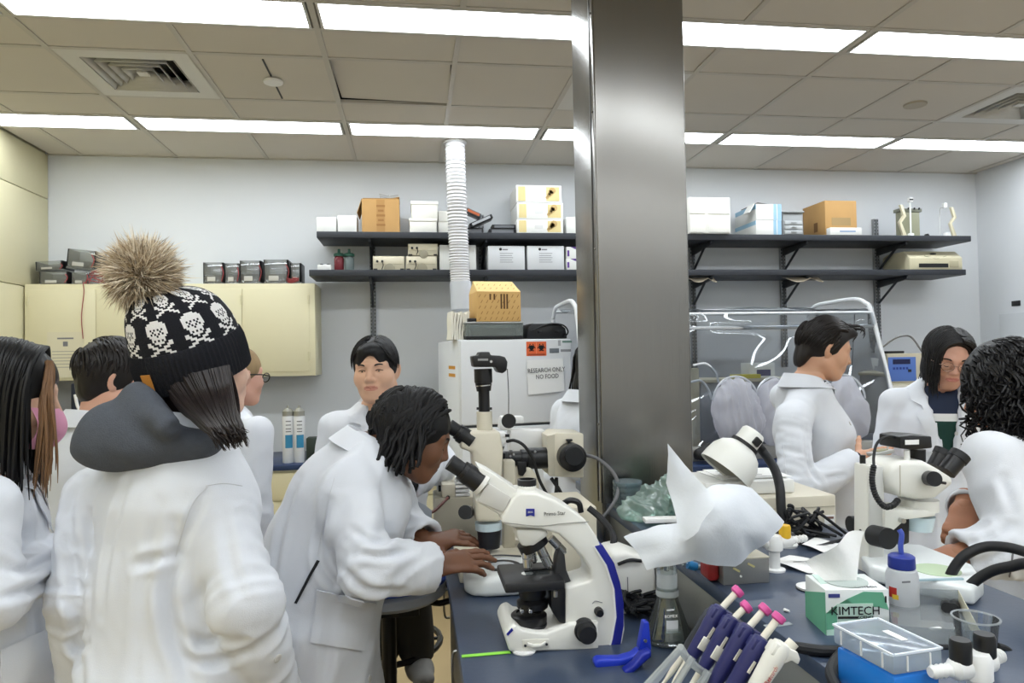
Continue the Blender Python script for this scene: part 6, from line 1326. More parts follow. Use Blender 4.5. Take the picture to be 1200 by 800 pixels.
# fluorescence microscope with lamp house behind
YL = 2.24
t = thing('lamp_microscope', 'cream microscope with black collector tube and square lamp house beside the column', 'microscope', (PY(640, 640, YL).x, YL+.06, ZL))
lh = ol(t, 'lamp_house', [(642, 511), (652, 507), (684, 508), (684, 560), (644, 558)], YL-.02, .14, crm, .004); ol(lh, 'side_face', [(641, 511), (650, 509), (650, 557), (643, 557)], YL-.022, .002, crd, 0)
kb = disc(lh, 'lamp_knob', (668, 534), YL-.02, 16.5, .045, blackp, 30); disc(kb, 'knob_cap', (672, 534), YL-.06, 12, .015, rubber, 26); ol(lh, 'socket', [(676, 526), (686, 527), (686, 544), (676, 544)], YL-.045, .03, blackp, .003); ol(lh, 'screw_knob', [(664, 514.5), (671, 514.5), (671, 516.5), (669, 517), (668.5, 519), (666, 519), (666, 517), (664, 516.5)], YL-.035, .014, blackp, .001)
ct = rod(t, 'collector_tube', (646, 536), (618, 537), .034, blackp, YL+.02, n=28)
for a, b, r in (((645, 536), (642, 536), .038), ((620, 537), (610, 537), .029), ((610, 537), (585, 537.5), .024), ((600, 537), (597, 537), .027)): rod(ct, 'tube_section', a, b, r, blackp, YL+.02, n=28)
for px, py in ((627, 529), (602, 532), (598, 534)): disc(ct, 'set_screw', (px, py), YL-.012, 1.6, .003, silver, 10)
ol(ct, 'filter_handle', [(606, 541), (617, 541), (617, 552), (613, 558), (608, 557)], YL-.02, .03, blackp, .003)
bd = ol(t, 'body', [(587, 545), (622, 548), (632, 560), (632, 585), (600, 585), (588, 570)], YL-.01, .11, crm, .006); ol(t, 'stand', [(612, 580), (640, 580), (640, 660), (612, 660)], YL+.02, .08, crm, .006); part(t, 'foot', MB().bb(PY(600, 650, YL).x, PY(675, 650, YL).x, YL-.04, YL+.22, ZL, ZL+.05), crm, .008, True)
wc = ol(t, 'camera_module', [(571, 508), (594, 507), (595, 518), (590, 523), (576, 523), (571, 518)], YL-.06, .06, whitep, .005, label='white camera module with black neck'); rod(wc, 'neck', (584, 523), (584, 530), .020, blackp, YL-.03, r1=.013); rod(wc, 'mount', (584, 530), (584, 545), .023, blackp, YL-.03, n=24); ol(wc, 'badge', [(592, 508.5), (597, 508.5), (597, 512), (592, 512)], YL-.062, .001, inkm, 0)
ol(t, 'rear_housing', [(598, 504), (640, 504), (641, 531), (598, 531)], YL+.09, .08, whitep, .006); ol(t, 'dome_cap', [(587, 488), (600, 488), (600, 504), (585, 504)], YL+.09, .06, whitep, .006); ol(t, 'top_box', [(600, 488), (614, 488), (614, 496), (600, 496)], YL+.10, .05, whitep, .004)
part(t, 'cable', MB().tube([PY(594, 517, YL-.07), PY(603, 516, YL-.09), PY(614, 522, YL-.1), PY(624, 537, YL-.1), PY(632, 562, YL-.09), PY(643, 585, YL-.08), PY(640, 600, YL-.02)], .005, 8, 6), blackm, 0, True)
part(t, 'cable', MB().tube([PY(686, 533, YL-.03), PY(700, 537, YL-.06), PY(714, 548, YL-.1), PY(723, 562, YL-.12), PY(724, 578, YL-.15), PY(716, 594, YL-.17), PY(705, 608, YL-.17)], .0055, 8, 6), mat('grey_cable', (104,104,106), .4), 0, True)
for a, b in (((646, 560), (662, 590)), ((652, 560), (648, 590))): part(t, 'cable', MB().tube([PY(a[0], a[1], YL), PY((a[0]+b[0])/2+2, (a[1]+b[1])/2, YL-.02), PY(b[0], b[1], YL)], .006, 8, 4), blackm, 0, True)
# cream instrument behind the eyepieces
a, b, z0, z1 = rect(509, 583, 555, 632, 2.42); t = thing('cream_instrument', 'cream instrument with red cable end behind the front eyepieces', 'instrument', ((a+b)/2, 2.48, ZL)); part(t, 'case', MB().bb(a, b+.05, 2.42, 2.58, ZL, z1), crd, .005, True); part(t, 'upper_block', MB().bb(PY(518, 575, 2.42).x, PY(534, 575, 2.42).x, 2.43, 2.5, z1, PY(525, 568, 2.42).z), crm, .004, True)
part(t, 'red_lead', MB().tube([PY(525, 583, 2.41), PY(516, 592, 2.36), PY(508, 599, 2.33), PY(500, 601, 2.32), PY(492, 598, 2.33)], .005, 8, 5), mat('brown_lead', (96,48,40), .4), 0, True); disc(t, 'socket', (525, 582.5), 2.425, 2.4, .008, blackp, 14)
for k in range(5): part(t, 'objective_slide', MB().bb(PY(534, 575, 2.42).x, PY(551, 575, 2.42).x, 2.425, 2.50, z1+.002+.014*k, z1+.011+.014*k), whitep, .002, True)
a, b, z0, z1 = rect(497, 557, 522, 590, 2.56); t = thing('beige_monitor', 'beige unit with dark screen standing behind the bent arms', 'instrument', ((a+b)/2, 2.58, ZL)); part(t, 'case', MB().bb(max(a, BL0+.005), b, 2.545, 2.612, ZL, z1), crm, .005, True); part(t, 'screen', MB().bb(max(a, BL0+.005)+.004, a+.05, 2.541, 2.5445, z0+.01, z1-.03), mat('screen_dark', (30,36,44), .2), 0, True)
# control box and white housing right of the microscope
a, b, z0, z1 = rect(646, 588, 704, 640, 1.88); t = thing('control_box', 'cream control box standing behind the blue striped microscope arm', 'control box', ((a+b)/2, 1.98, ZL)); part(t, 'case', MB().bb(a, b-.01, 1.88, 2.10, ZL, PY(680, 594, 1.88).z), crm, .006, True); part(t, 'black_handle', MB().tube([PY(660, 590, 1.86), PY(668, 586, 1.85), PY(678, 589, 1.85), PY(681, 600, 1.85)], .008, 8, 5), blackp, 0, True)
YW = 1.66; t = thing('white_housing', 'white rounded instrument housing behind the flask on the low bench', 'instrument', (PY(745, 700, YW).x, YW+.06, ZL))
ol(t, 'body', [(716, 650), (734, 646), (758, 655), (769, 667), (771, 712), (768, 726), (724, 730), (716, 728)], YW, .12, wm_, .012, seg=3); part(t, 'dark_slot', MB().tube([PY(724, 661, YW-.002), PY(738, 656, YW-.003), PY(752, 657, YW-.002)], .004, 8, 4), blackm, 0, True); ol(t, 'panel_line', [(735, 676), (736, 676), (737, 720), (736, 720)], YW-.001, .0012, greyink, 0); part(t, 'foot', MB().bb(PY(722, 720, YW).x, PY(768, 720, YW).x, YW+.01, YW+.11, ZL, PY(740, 728, YW).z+.004), blackm, .004, True)
# black cables heaped on the bench
rr = random.Random(12); mb = MB(); c = PZ(752, 722, ZL)
for k in range(5):
    pts = [(c.x+rr.uniform(-.045, .045), c.y+.02+rr.uniform(-.06, .04), ZL+.006+rr.uniform(0, .05)) for _ in range(9)]; mb.tube(pts, .0045, 6, 5)
solo('cable_heap', 'heap of black cables between the front microscope and the flask', 'cable', mb, rubber)
solo('mains_cable', 'thick black mains cable running down behind the microscope arm', 'cable', MB().tube([PY(690, 595, 1.84), PY(703, 606, 1.82), PY(716, 622, 1.78), PY(719, 636, 1.75), PY(712, 648, 1.76)], .009, 8, 6), rubber)
# clamp
YK = 1.40; t = thing('spring_clamp', 'blue spring clamp lying on the low bench in front of the flask', 'clamp', (PY(735, 778, YK).x, YK, ZL)); bl_ = mat('clamp_blue', (34,58,190), .35)
zc = PZ(735, 780, ZL); kY = zc.y
ol(t, 'upper_arm', [(755, 729), (761, 729), (763.5, 757), (764, 762), (757, 763), (749, 761)], kY, .022, bl_, .003); ol(t, 'long_arm', [(749, 762), (742, 768), (728, 772), (702, 772.5), (697, 776), (698, 783), (706, 786), (722, 783), (742, 778), (755, 772), (760, 764)], kY+.004, .026, bl_, .005, seg=3); ol(t, 'short_arm', [(752, 767), (764, 762), (764, 770), (757, 776), (743, 789), (735, 793), (731, 788), (744, 778)], kY-.03, .024, mat('clamp_blue_dark', (24,40,150), .35), .005, seg=3)
disc(t, 'pivot', (755.5, 749.5), kY, 2.2, .006, silver, 12); disc(t, 'spring', (757, 765), kY-.01, 4.5, .012, darkm, 14)
# flask with stopper
fb = PZ(789, 757, ZL); YF_ = fb.y+.03; t = thing('flask', 'clear glass conical flask with frosted neck and stopper', 'flask', (fb.x, YF_, ZL)); s = YF_/FPX
gl = mat('lab_glass', (250,252,252), .02, trans=1., ior=1.46); hN = (757-697)*s; rB = 28*s
zN = lambda py: PY(789, py, YF_).z-ZL
part(t, 'glass_body', MB().lathe([(.002, .003), (rB*.96, .003), (rB, .008), (rB*.97, .018), (13*s, zN(700)), (12.5*s, zN(686)), (11.5*s, zN(686)), (12*s, zN(701)), (rB*.93, .020), (rB*.93, .010), (.002, .007)], n=40, cap=False), film('flask_glass', (232,238,238), .22, .02, .02))
part(t, 'base_ring', MB().lathe([(rB*.9, .001), (rB*1.0, .004), (rB*1.01, .009), (rB*.97, .012)], n=40, cap=False), film('thick_glass', (190,200,200), .3, .03, .15))
part(t, 'frosted_neck', MB().lathe([(12.3*s, zN(697)), (13.6*s, zN(696)), (13.6*s, zN(691)), (12.2*s, zN(689)), (12.2*s, zN(670))], n=32, cap=False), film('frosted_glass', (236,240,240), .06, .4, .62))
part(t, 'upper_neck', MB().lathe([(12.2*s, zN(670)), (12.2*s, zN(655)), (7*s, zN(650))], n=32, cap=False), film('flask_glass', (232,238,238)))
part(t, 'stopper', MB().lathe([(3*s, zN(668)), (5*s, zN(650)), (5*s, zN(645)), (10*s, zN(636)), (13.5*s, zN(632)), (13.5*s, zN(627)), (11*s, zN(625)), (2*s, zN(625.5))], n=32), mat('lab_glass', (250,252,252), .02, trans=1., ior=1.46))
tp = MB(); tp.add([((rB*.80*1.02)*math.cos(q), (rB*.80*1.02)*math.sin(q), z) for z in (.032, .058) for q in [-PI/2-.42+.62*k/6 for k in range(7)]], [(k, k+1, 8+k, 7+k) for k in range(6)]); part(t, 'white_patch', tp, mat('patch_white', (214,216,218), .6))
lettering(t, 'BOMEX', .0085, (-.006, -rB*.76, .066), (1, 0, 0), (0, .35, 1), whitep); part(t, 'print_mark', MB().box((-.006, -rB*.68, .078), (.016, .001, .003)), whitep)
ar = part(t, 'side_cap', MB().cyl(PY(806, 661, YF_), PY(816, 664, YF_), 5.2*s, n=18), mat('cap_blue', (52,138,200), .35), 0, True); part(ar, 'spout', MB().tube([PY(816, 664, YF_), PY(822, 664, YF_), PY(825, 668, YF_), PY(827.5, 676, YF_)], 2.3*s, 10, 4), whitep, 0, True); part(ar, 'glass_stub', MB().cyl(PY(800, 660, YF_), PY(807, 661, YF_), 3*s, n=12), film('flask_glass', (232,238,238)), 0, True)
# pipette stand with pipettes, leaning handles
YP = 1.02
t = thing('pipette_stand', 'clear acrylic pipette stand in the foreground', 'stand', (PY(800, 800, YP).x, YP+.05, ZL)); ac = film('acrylic_clear', (236,240,240), .25, .04, .35)
for a, b, r in (((796, 760), (748, 812), .0040), ((812, 770), (786, 812), .0050), ((830, 786), (812, 815), .0055)): part(t, 'acrylic_arm', MB().tube([PY(a[0], a[1], YP-.05), PY((a[0]+b[0])/2, (a[1]+b[1])/2, YP-.05), PY(b[0], b[1], YP-.05)], r, 8, 3), ac, 0, True)
part(t, 'top_bar', MB().tube([PY(797, 758, YP-.04), PY(806, 772, YP-.03), PY(822, 786, YP-.03), PY(840, 797, YP-.02), PY(856, 808, YP-.02)], .0058, 8, 4), ac, 0, True)
part(t, 'glint_strip', MB().add([PY(793, 762, YP-.045), PY(799, 765, YP-.045), PY(762, 812, YP-.045), PY(752, 812, YP-.045), PY(793, 762, YP-.041), PY(799, 765, YP-.041), PY(762, 812, YP-.041), PY(752, 812, YP-.041)], [(0, 1, 2, 3), (7, 6, 5, 4), (0, 4, 5, 1), (1, 5, 6, 2), (2, 6, 7, 3), (3, 7, 4, 0)]), mat('acrylic_glint', (214,218,224), .1, metal=.6), 0, True)  # pale metallic strip stands in for the glint on the acrylic
part(t, 'base_plate', MB().bb(PY(760, 840, YP).x, PY(900, 840, YP).x, YP-.06, YP+.14, ZL, ZL+.012), ac, .003, True); part(t, 'stand_post', MB().cyl((PY(820, 800, YP).x, YP+.06, ZL+.012), (PY(845, 770, YP).x, YP+.05, ZL+.14), .012, n=12), ac, 0, True)
nv = mat('pipette_navy', (38,40,92), .35); pk = mat('pink_button', (206,84,150), .45)
def pipette(label, top, bot, hw, Y, body, btn=None, tag_=False, white=False):
    A, B = PY(top[0], top[1], Y), PY(bot[0], bot[1], Y); d = (B-A).normalized(); t = thing('pipette', label, 'pipette', Vector((B.x, B.y, ZL)) if False else B, 0, 'pipettes in the stand'); Lr = (B-A).length; r = hw*Y/FPX; yv = Vector((0, 1, 0)); xv = d.cross(yv).normalized()
    part(t, 'handle', MB().lathe([(r*.35, 0), (r*.80, .002), (r*.98, .010), (r, .03), (r*.92, Lr*.45), (r*.80, Lr*.8), (r*.62, Lr)], A, d, 22), body, 0, True)
    hk = MB().prism([(-r*.9, .004), (r*1.3, -.002), (r*1.9, .004), (r*2.0, .012), (r*1.2, .012), (r*.6, .024), (-r*.9, .02)], A+d*.002, -xv if xv.z > 0 else xv, d, r*1.5); part(t, 'finger_hook', hk, body, .002, True)
    if btn: bA = PY(btn[0], btn[1], Y); dd = (A-bA).normalized(); part(t, 'plunger', MB().cyl(A+d*.01, bA, .0052, n=14), offw, 0, True); part(t, 'button', MB().lathe([(.0075, -.006), (.0095, -.005), (.0095, .003), (.007, .005)], bA, dd, 18), pk, 0, True)
    q = A+d*(Lr*.42)-Vector((0, r*.97, 0))
    part(t, 'volume_window', MB().box(q+d*.0, (.004, .002, .018), Matrix((xv, yv, d)).transposed()), offw, 0, True)
    if tag_: part(t, 'label', MB().box(A+d*(Lr*.62)-Vector((0, r*.93, 0)), (.013, .003, .020), Matrix((xv, yv, d)).transposed()), mat('label_paper', (226,224,212), .6), .001, True)
    part(t, 'shaft', MB().lathe([(r*.5, 0), (r*.45, .03), (r*.25, .05), (r*.2, .09)], B, d, 14), offw, 0, True); return t, A, B, d, r, xv
pipette('navy pipette with pink button, at the left end of the stand', (846, 710), (806, 776), 10.5, 1.03, nv, (864, 693), True)
pipette('navy pipette with pink button, second from the left in the stand', (860, 722), (822, 786), 10.5, 1.00, nv, (874, 711), True)
pipette('navy pipette with pink button, third from the left in the stand', (878, 732), (834, 806), 11.5, .97, nv, (896, 714))
pipette('navy pipette with pink button, fourth from the left in the stand', (894, 746), (850, 820), 12, .94, nv, (912, 724))
t, A, B, d, r, xv = pipette('white pipette at the right end of the pipette stand', (918, 752), (876, 822), 13, .91, mat('pipette_white', (224,222,214), .4))
part(t, 'ejector_button', MB().cyl(PY(921, 762, .91), PY(930, 752, .91), .008, n=16), offw, 0, True); lettering(t, 'Research', .009, A+d*.045-Vector(t.location)-Vector((0, r*1.02, 0)), -d, -xv if xv.x > 0 else xv, mat('red_print', (196,90,84), .6), sx=.8); lettering(t, 'eppendorf', .009, A+d*.075-Vector(t.location)-Vector((0, r*1.02, 0)), -d, -xv if xv.x > 0 else xv, zb, sx=.7)
pipette('dark grey pipette behind the left navy one, without button', (838, 714), (803, 764), 9, 1.07, mat('pipette_grey', (40,44,52), .4))
# ---------------------------------------------------------------- things on the high bench
def at(px, py, z=ZR): return PZ(px, py, z)
# crumpled white non-woven sheet
YS = 1.33
SP = dict(p0=(783, 520, .06), p1=(803, 545, .05), p2=(829, 573, .0), p3=(852, 566, .03), p4=(880, 571, .04), p5=(919, 611, .05), p6=(905, 629, .03), p7=(884, 645, .03), p8=(862, 664, .0), p9=(815, 657, -.02), p10=(758, 668, .03), p11=(748, 648, .05), p12=(731, 629, .07), p13=(766, 617, .05), p14=(793, 612, .03), p15=(781, 566, .07),
  q0=(838, 590, -.05), q1=(818, 622, -.055), q2=(864, 622, -.04), q3=(795, 640, -.01), q4=(806, 585, .03), q5=(882, 602, .0))
SF = [('p0', 'p15', 'q4', 'p1'), ('p1', 'q4', 'p2'), ('p15', 'p14', 'q4'), ('p14', 'q1', 'q0', 'q4'), ('q4', 'q0', 'p2'), ('p2', 'q0', 'p3'), ('p3', 'q0', 'q5', 'p4'), ('p4', 'q5', 'p5'), ('q5', 'q2', 'p6', 'p5'), ('q0', 'q2', 'q5'), ('q0', 'q1', 'q2'), ('q2', 'p7', 'p6'), ('q2', 'p8', 'p7'), ('q1', 'p9', 'p8', 'q2'), ('q1', 'q3', 'p9'), ('p14', 'q3', 'q1'), ('p14', 'p13', 'q3'), ('p13', 'p12', 'p11', 'q3'), ('q3', 'p11', 'p10'), ('q3', 'p10', 'p9')]
ks = list(SP); mb = MB(); mb.add([PY(SP[k][0], SP[k][1], YS+SP[k][2]) for k in ks], [tuple(ks.index(q) for q in f) for f in SF])
t = thing('wipe_sheet', 'large crumpled white non-woven sheet standing on the high bench before the column', 'sheet', (at(830, 668).x, YS, ZR)); ws = mat('nonwoven', (214,218,224), .9, bump=.05, bscale=200)
mb.xf(wm(t).inverted()); me = mb.mesh('folded_sheet', ws, 0, 2, 0); bm = bmesh.new(); bm.from_mesh(me); bmesh.ops.subdivide_edges(bm, edges=bm.edges, cuts=3, use_grid_fill=True, smooth=.35); bmesh.ops.recalc_face_normals(bm, faces=bm.faces)
for v in bm.verts: v.co += Vector((0, 1, .2))*(.0022*math.sin(90*v.co.x+60*v.co.z)+.0018*math.sin(170*v.co.z-70*v.co.x+1))
bm.to_mesh(me); bm.free(); me.polygons.foreach_set('use_smooth', [True]*len(me.polygons)); me.set_sharp_from_angle(angle=math.radians(40)); link('folded_sheet', me, t)
# petri dishes
c = at(719, 586); pd = film('petri_clear', (206,222,228), .25, .04, .22)
for k in range(5):
    t = thing('petri_dish', ['lowest', 'second from bottom', 'middle', 'second from top', 'topmost'][k]+' clear petri dish of the stack at the foot of the column', 'petri dish', (.648, 2.12, ZR+.0005+k*.0165), 0, 'stacked petri dishes')
    part(t, 'bottom', MB().lathe([(.001, 0), (.042, 0), (.043, .002), (.043, .012), (.0415, .012), (.0415, .002), (.001, .002)], n=32, cap=False), pd); part(t, 'lid', MB().lathe([(.0450, .006), (.0450, .0155), (.001, .016), (.001, .0145), (.0437, .0142), (.0437, .006)], n=32, cap=False), pd)
# pale green plastic bag
gb = film('green_bag', (214,236,228), .30, .10, .30); c = at(778, 608)+Vector((0, .05, .04)); F = Field(c-Vector((.2, .2, .1)), c+Vector((.2, .2, .15)), .0045)
F.ell(c, (.072, .05, .045), k=.02); F.ell(c+Vector((-.06, -.03, -.02)), (.06, .05, .035), k=.03); F.ell(c+Vector((.07, .0, .03)), (.06, .05, .05), k=.03); F.cutplane((c.x, c.y, ZR+.002), (0, 0, -1))
P_, Q_ = F.nets(); P_ = P_+vnormals(P_, Q_)*(.030*(.30-np.abs(wav(P_, (48, 48, 48), 91, 3)))+.016*(.3-np.abs(wav(P_, (110, 110, 110), 92, 3))))[:, None]; P_[:, 2] = np.maximum(P_[:, 2], ZR+.001)
o = link('plastic_bag', np_mesh('plastic_bag', P_-V3((c.x, c.y, ZR)), Q_, gb), None, (c.x, c.y, ZR)); tag(o, 'crumpled pale green plastic bag at the foot of the column', 'bag')
a, b = at(753, 612, ZR+.02), at(800, 602, ZR+.02); solo('white_card', 'white card strip lying before the green plastic bag', 'card', MB().box(((a.x+b.x)/2+.012, (a.y+b.y)/2, ZR+.016), (.13, .035, .012), rotm(0, 0, -.1)), paperm, .002); solo('black_tray', 'small black tray under the white card strip', 'tray', MB().box(((a.x+b.x)/2+.05, (a.y+b.y)/2-.01, ZR+.0045), (.09, .03, .008)), blackp, .002)
# lamp with white shade
YQ = 1.82; t = thing('desk_lamp', 'desk lamp with white ribbed shade and black gooseneck', 'lamp', (at(914, 624).x, 1.70, ZR))
hd_ = PY(872, 520, YQ); dd = (PY(842, 560, YQ)-PY(884, 505, YQ)).normalized(); s = YQ/FPX; A = PY(884, 506, YQ)
shd = part(t, 'shade', MB().lathe([(14*s, 22*s), (18*s, 24*s), (26*s, 30*s), (31.5*s, 40*s), (33.5*s, 52*s), (34*s, 62*s), (33*s, 62*s), (32.3*s, 52*s), (30*s, 41*s), (25*s, 32*s), (17*s, 26*s), (.001, 24*s)], A, dd, 36, cap=False), mat('shade_white', (228,228,222), .35), 0, True, 50)
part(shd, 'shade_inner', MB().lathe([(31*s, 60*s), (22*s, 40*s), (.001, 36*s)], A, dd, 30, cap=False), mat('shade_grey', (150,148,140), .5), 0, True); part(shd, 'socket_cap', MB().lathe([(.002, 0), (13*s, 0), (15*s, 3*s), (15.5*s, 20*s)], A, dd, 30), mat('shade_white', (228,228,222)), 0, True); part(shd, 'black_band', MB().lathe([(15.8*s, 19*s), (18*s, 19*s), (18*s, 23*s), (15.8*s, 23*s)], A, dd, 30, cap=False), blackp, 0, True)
part(shd, 'switch', MB().box(PY(880, 516, YQ)-Vector((0, .03, 0)), (.022, .018, .022), rotm(0, .8, 0)), blackp, .003, True)
part(t, 'gooseneck', MB().tube([PY(884, 518, YQ), PY(895, 530, YQ+.01), PY(908, 550, YQ-.04), PY(914, 572, YQ-.09), PY(916, 600, 1.71), Vector((at(914, 624).x, 1.70, ZR+.01))], .012, 12, 6), rubber, 0, True); part(t, 'base', MB().lathe([(.045, 0), (.047, .006), (.03, .014), (.015, .02)], (0, 0, 0), n=26), blackp)
# cream instrument with papers
a, b = at(838, 622).x, at(989, 622).x; zi = PY(950, 583, 1.75).z
t = thing('power_unit', 'flat cream instrument with paper sheets on top, behind the black cable tangle', 'instrument', ((a+b)/2, 1.9, ZR)); part(t, 'case', MB().bb(a-.03, b, 1.755, 2.02, ZR+.006, ZR+.088), crm, .004, True); part(t, 'case_line', MB().bb(a, b-.004, 1.7535, 1.7549, ZR+.058, ZR+.0605), crd, 0, True)
lb = part(t, 'rating_label', MB().bb(b-.035, b-.006, 1.7528, 1.7548, ZR+.012, ZR+.036), paperm, 0, True); part(lb, 'label_print', MB().bb(b-.031, b-.010, 1.7518, 1.7527, ZR+.026, ZR+.032), mat('brown_ink', (120,90,80), .7), 0, True)
for x in (a+.05, b-.05): part(t, 'foot', MB().cyl((x, 1.8, ZR), (x, 1.8, ZR+.006), .01, n=10), blackm, 0, True)
solo('white_case', 'low white box lying on the cream instrument', 'box', MB().bb(a-.02, b-.09, 1.80, 1.98, ZR+.089, ZR+.125), mat('white_case', (230,230,226), .4), .005)
for k, (dx, rz, lab) in enumerate(((0, .06, 'printed white paper sheet on the low white box, lower one'), (.015, -.05, 'printed white paper sheet on the low white box, upper one'))):
    t = thing('paper_sheet', lab, 'paper', ((a+b)/2-.03+dx, 1.90, ZR+.1265+.002*k), rz); part(t, 'sheet', MB().bb(-.10, .095, -.075, .08, 0, .0012), paperm)
    for q in range(4): part(t, 'text_line', MB().bb(-.08, .05-.02*q, -.06+.03*q, -.056+.03*q, .0013, .0016), greyink)
# cable tangle
rr = random.Random(4); mb = MB(); c = at(935, 628)
for k in range(4):
    pts = [PY(915+4*k, 626, 1.70)]; 
    for q in range(7): pts.append(PY(rr.uniform(918, 965), rr.uniform(592, 628), 1.68+rr.uniform(-.03, .03)))
    pts.append(Vector((at(985-8*k, 626).x, 1.66, ZR+.006))); mb.tube([Vector((p.x, p.y, max(p.z, ZR+.006))) for p in pts], .004, 6, 6)
solo('cable_tangle', 'tangle of thin black cables before the cream instrument', 'cable', mb, rubber)
solo('slack_cable', 'thin black cable lying across the bench towards the stereo microscope', 'cable', MB().tube([at(930, 634, ZR+.005), at(955, 640, ZR+.005), at(980, 634, ZR+.005), at(1005, 628, ZR+.005)], .004, 6, 6), rubber)
# grey metal box with red end
a, b = at(848, 686), at(903, 683); t = thing('metal_box', 'grey metal box with red end cap under the white sheet', 'box', ((a.x+b.x)/2, a.y+.05, ZR)); h = PY(875, 655, a.y).z-ZR
part(t, 'case', MB().bb(a.x, b.x, a.y, a.y+.11, ZR, ZR+h), mat('box_steel', (150,150,148), .35, metal=.6, noise=.1), .002, True); part(t, 'top_plate', MB().bb(a.x-.001, b.x+.001, a.y-.001, a.y+.11, ZR+h, ZR+h+.003), crd, .001, True)
part(t, 'red_end', MB().box((a.x-.012, a.y+.04, ZR+.022), (.024, .05, .036)), mat('red_rubber', (150,36,34), .45), .008, True, seg=3); part(t, 'wire_clip', MB().tube([(a.x+.05, a.y+.02, ZR+h+.004), (a.x+.055, a.y+.025, ZR+h+.016), (a.x+.075, a.y+.03, ZR+h+.016), (a.x+.078, a.y+.035, ZR+h+.004)], .002, 6, 4), mat('brass', (190,160,90), .3, metal=.8), 0, True)
for x, z in ((.018, .6), (.05, .75)): part(t, 'scratch', MB().box((a.x+x+.01, a.y-.0006, ZR+h*z), (.016, .001, .004), rotm(0, .5, 0)), mat('yellow_paint', (206,196,140), .6), 0, True)
disc(t, 'rivet', (868, 675), a.y, 1.4, .002, whitep, 10)
# white plastic stopcock with yellow cap
def stopcock(label, base, H, capm, arms_, sc=1.):
    t = thing('stopcock', label, 'stopcock', base); part(t, 'foot', MB().lathe([(.022*sc, 0), (.022*sc, .004*sc), (.012*sc, .006*sc)], n=24), whitep); part(t, 'stem', MB().lathe([(.0115*sc, .005*sc), (.0115*sc, H*.55)], n=18), whitep); part(t, 'body', MB().lathe([(.0135*sc, H*.55), (.018*sc, H*.6), (.018*sc, H*.9), (.014*sc, H)], n=22), whitep)
    for (dx, dy, dz, L_, cap) in arms_:
        o = Vector((0, 0, H*.78)); d = Vector((dx, dy, dz)).normalized(); prof = [(.009*sc, .010*sc), (.013*sc, .014*sc), (.0135*sc, L_*.45), (.008*sc, L_*.55)]
        for k in range(4): prof += [(.0085*sc, L_*(.58+.1*k)), (.006*sc, L_*(.65+.1*k))]
        ar = part(t, 'hose_barb', MB().lathe(prof, o, d, 18), whitep)
        if cap: e = o+d*(L_*.32); part(ar, 'cap', MB().lathe([(.011*sc, .004*sc), (.0125*sc, .006*sc), (.0125*sc, .028*sc), (.011*sc, .032*sc)], e+Vector((0, 0, .003*sc)), (0, 0, 1), 18), cap)
    return t
yel = mat('yellow_cap', (222,176,40), .4); base = at(908, 668)
stopcock('white plastic stopcock with yellow cap beside the metal box', base, .075, yel, ((1, .12, .05, .085, yel), (-1, .2, 0, .04, None)))
solo('white_cap', 'round white plastic cap lying behind the yellow capped stopcock', 'dish', MB().lathe([(.024, 0), (.026, .006), (.02, .014), (.004, .018)], at(922, 640), n=24), whitep)  # loose white plastic cap lying on the bench
# loose papers
for (x0, y0), (x1, y1), (x2, y2), (x3, y3), lab in (((905, 664), (975, 678), (985, 660), (925, 654), 'curled printed paper slip on the bench before the yellow capped stopcock'), ((940, 644), (985, 652), (998, 640), (955, 633), 'flat white paper note behind the tissue box')):
    q = [at(x0, y0), at(x1, y1), at(x2, y2), at(x3, y3)]; t = thing('paper_slip', lab, 'paper', (q[0]+q[2])/2)
    part(t, 'sheet', MB().sheet(lambda u, v: ((q[0]*(1-u)+q[1]*u)*(1-v)+(q[3]*(1-u)+q[2]*u)*v)+Vector((0, 0, .0015+.012*abs(math.cos(u*2.6))*(1-v*.5))), 8, 6, .0006), paperm, 0, True); part(t, 'print', MB().sheet(lambda u, v: ((q[0]*(1-u)+q[1]*u)*(1-v)+(q[3]*(1-u)+q[2]*u)*v)+Vector((0, 0, .0022+.012*abs(math.cos(u*2.6))*(1-v*.5))) if False else (q[0]*.55+q[2]*.45)+Vector(((u-.5)*.05, (v-.5)*.004, .009)), 2, 2), greyink, 0, True)
c = at(950, 690); t = thing('disc_stand', 'small white disc on a black rim with a short post beside the tissue box', 'stand', c); part(t, 'disc', MB().lathe([(.026, .002), (.027, .006), (.002, .008)], n=28), whitep); part(t, 'rim', MB().lathe([(.027, 0), (.028, .002)], n=28), blackp); part(t, 'post', MB().lathe([(.007, .007), (.007, .028), (.005, .03)], (.012, 0, 0), n=14), whitep)
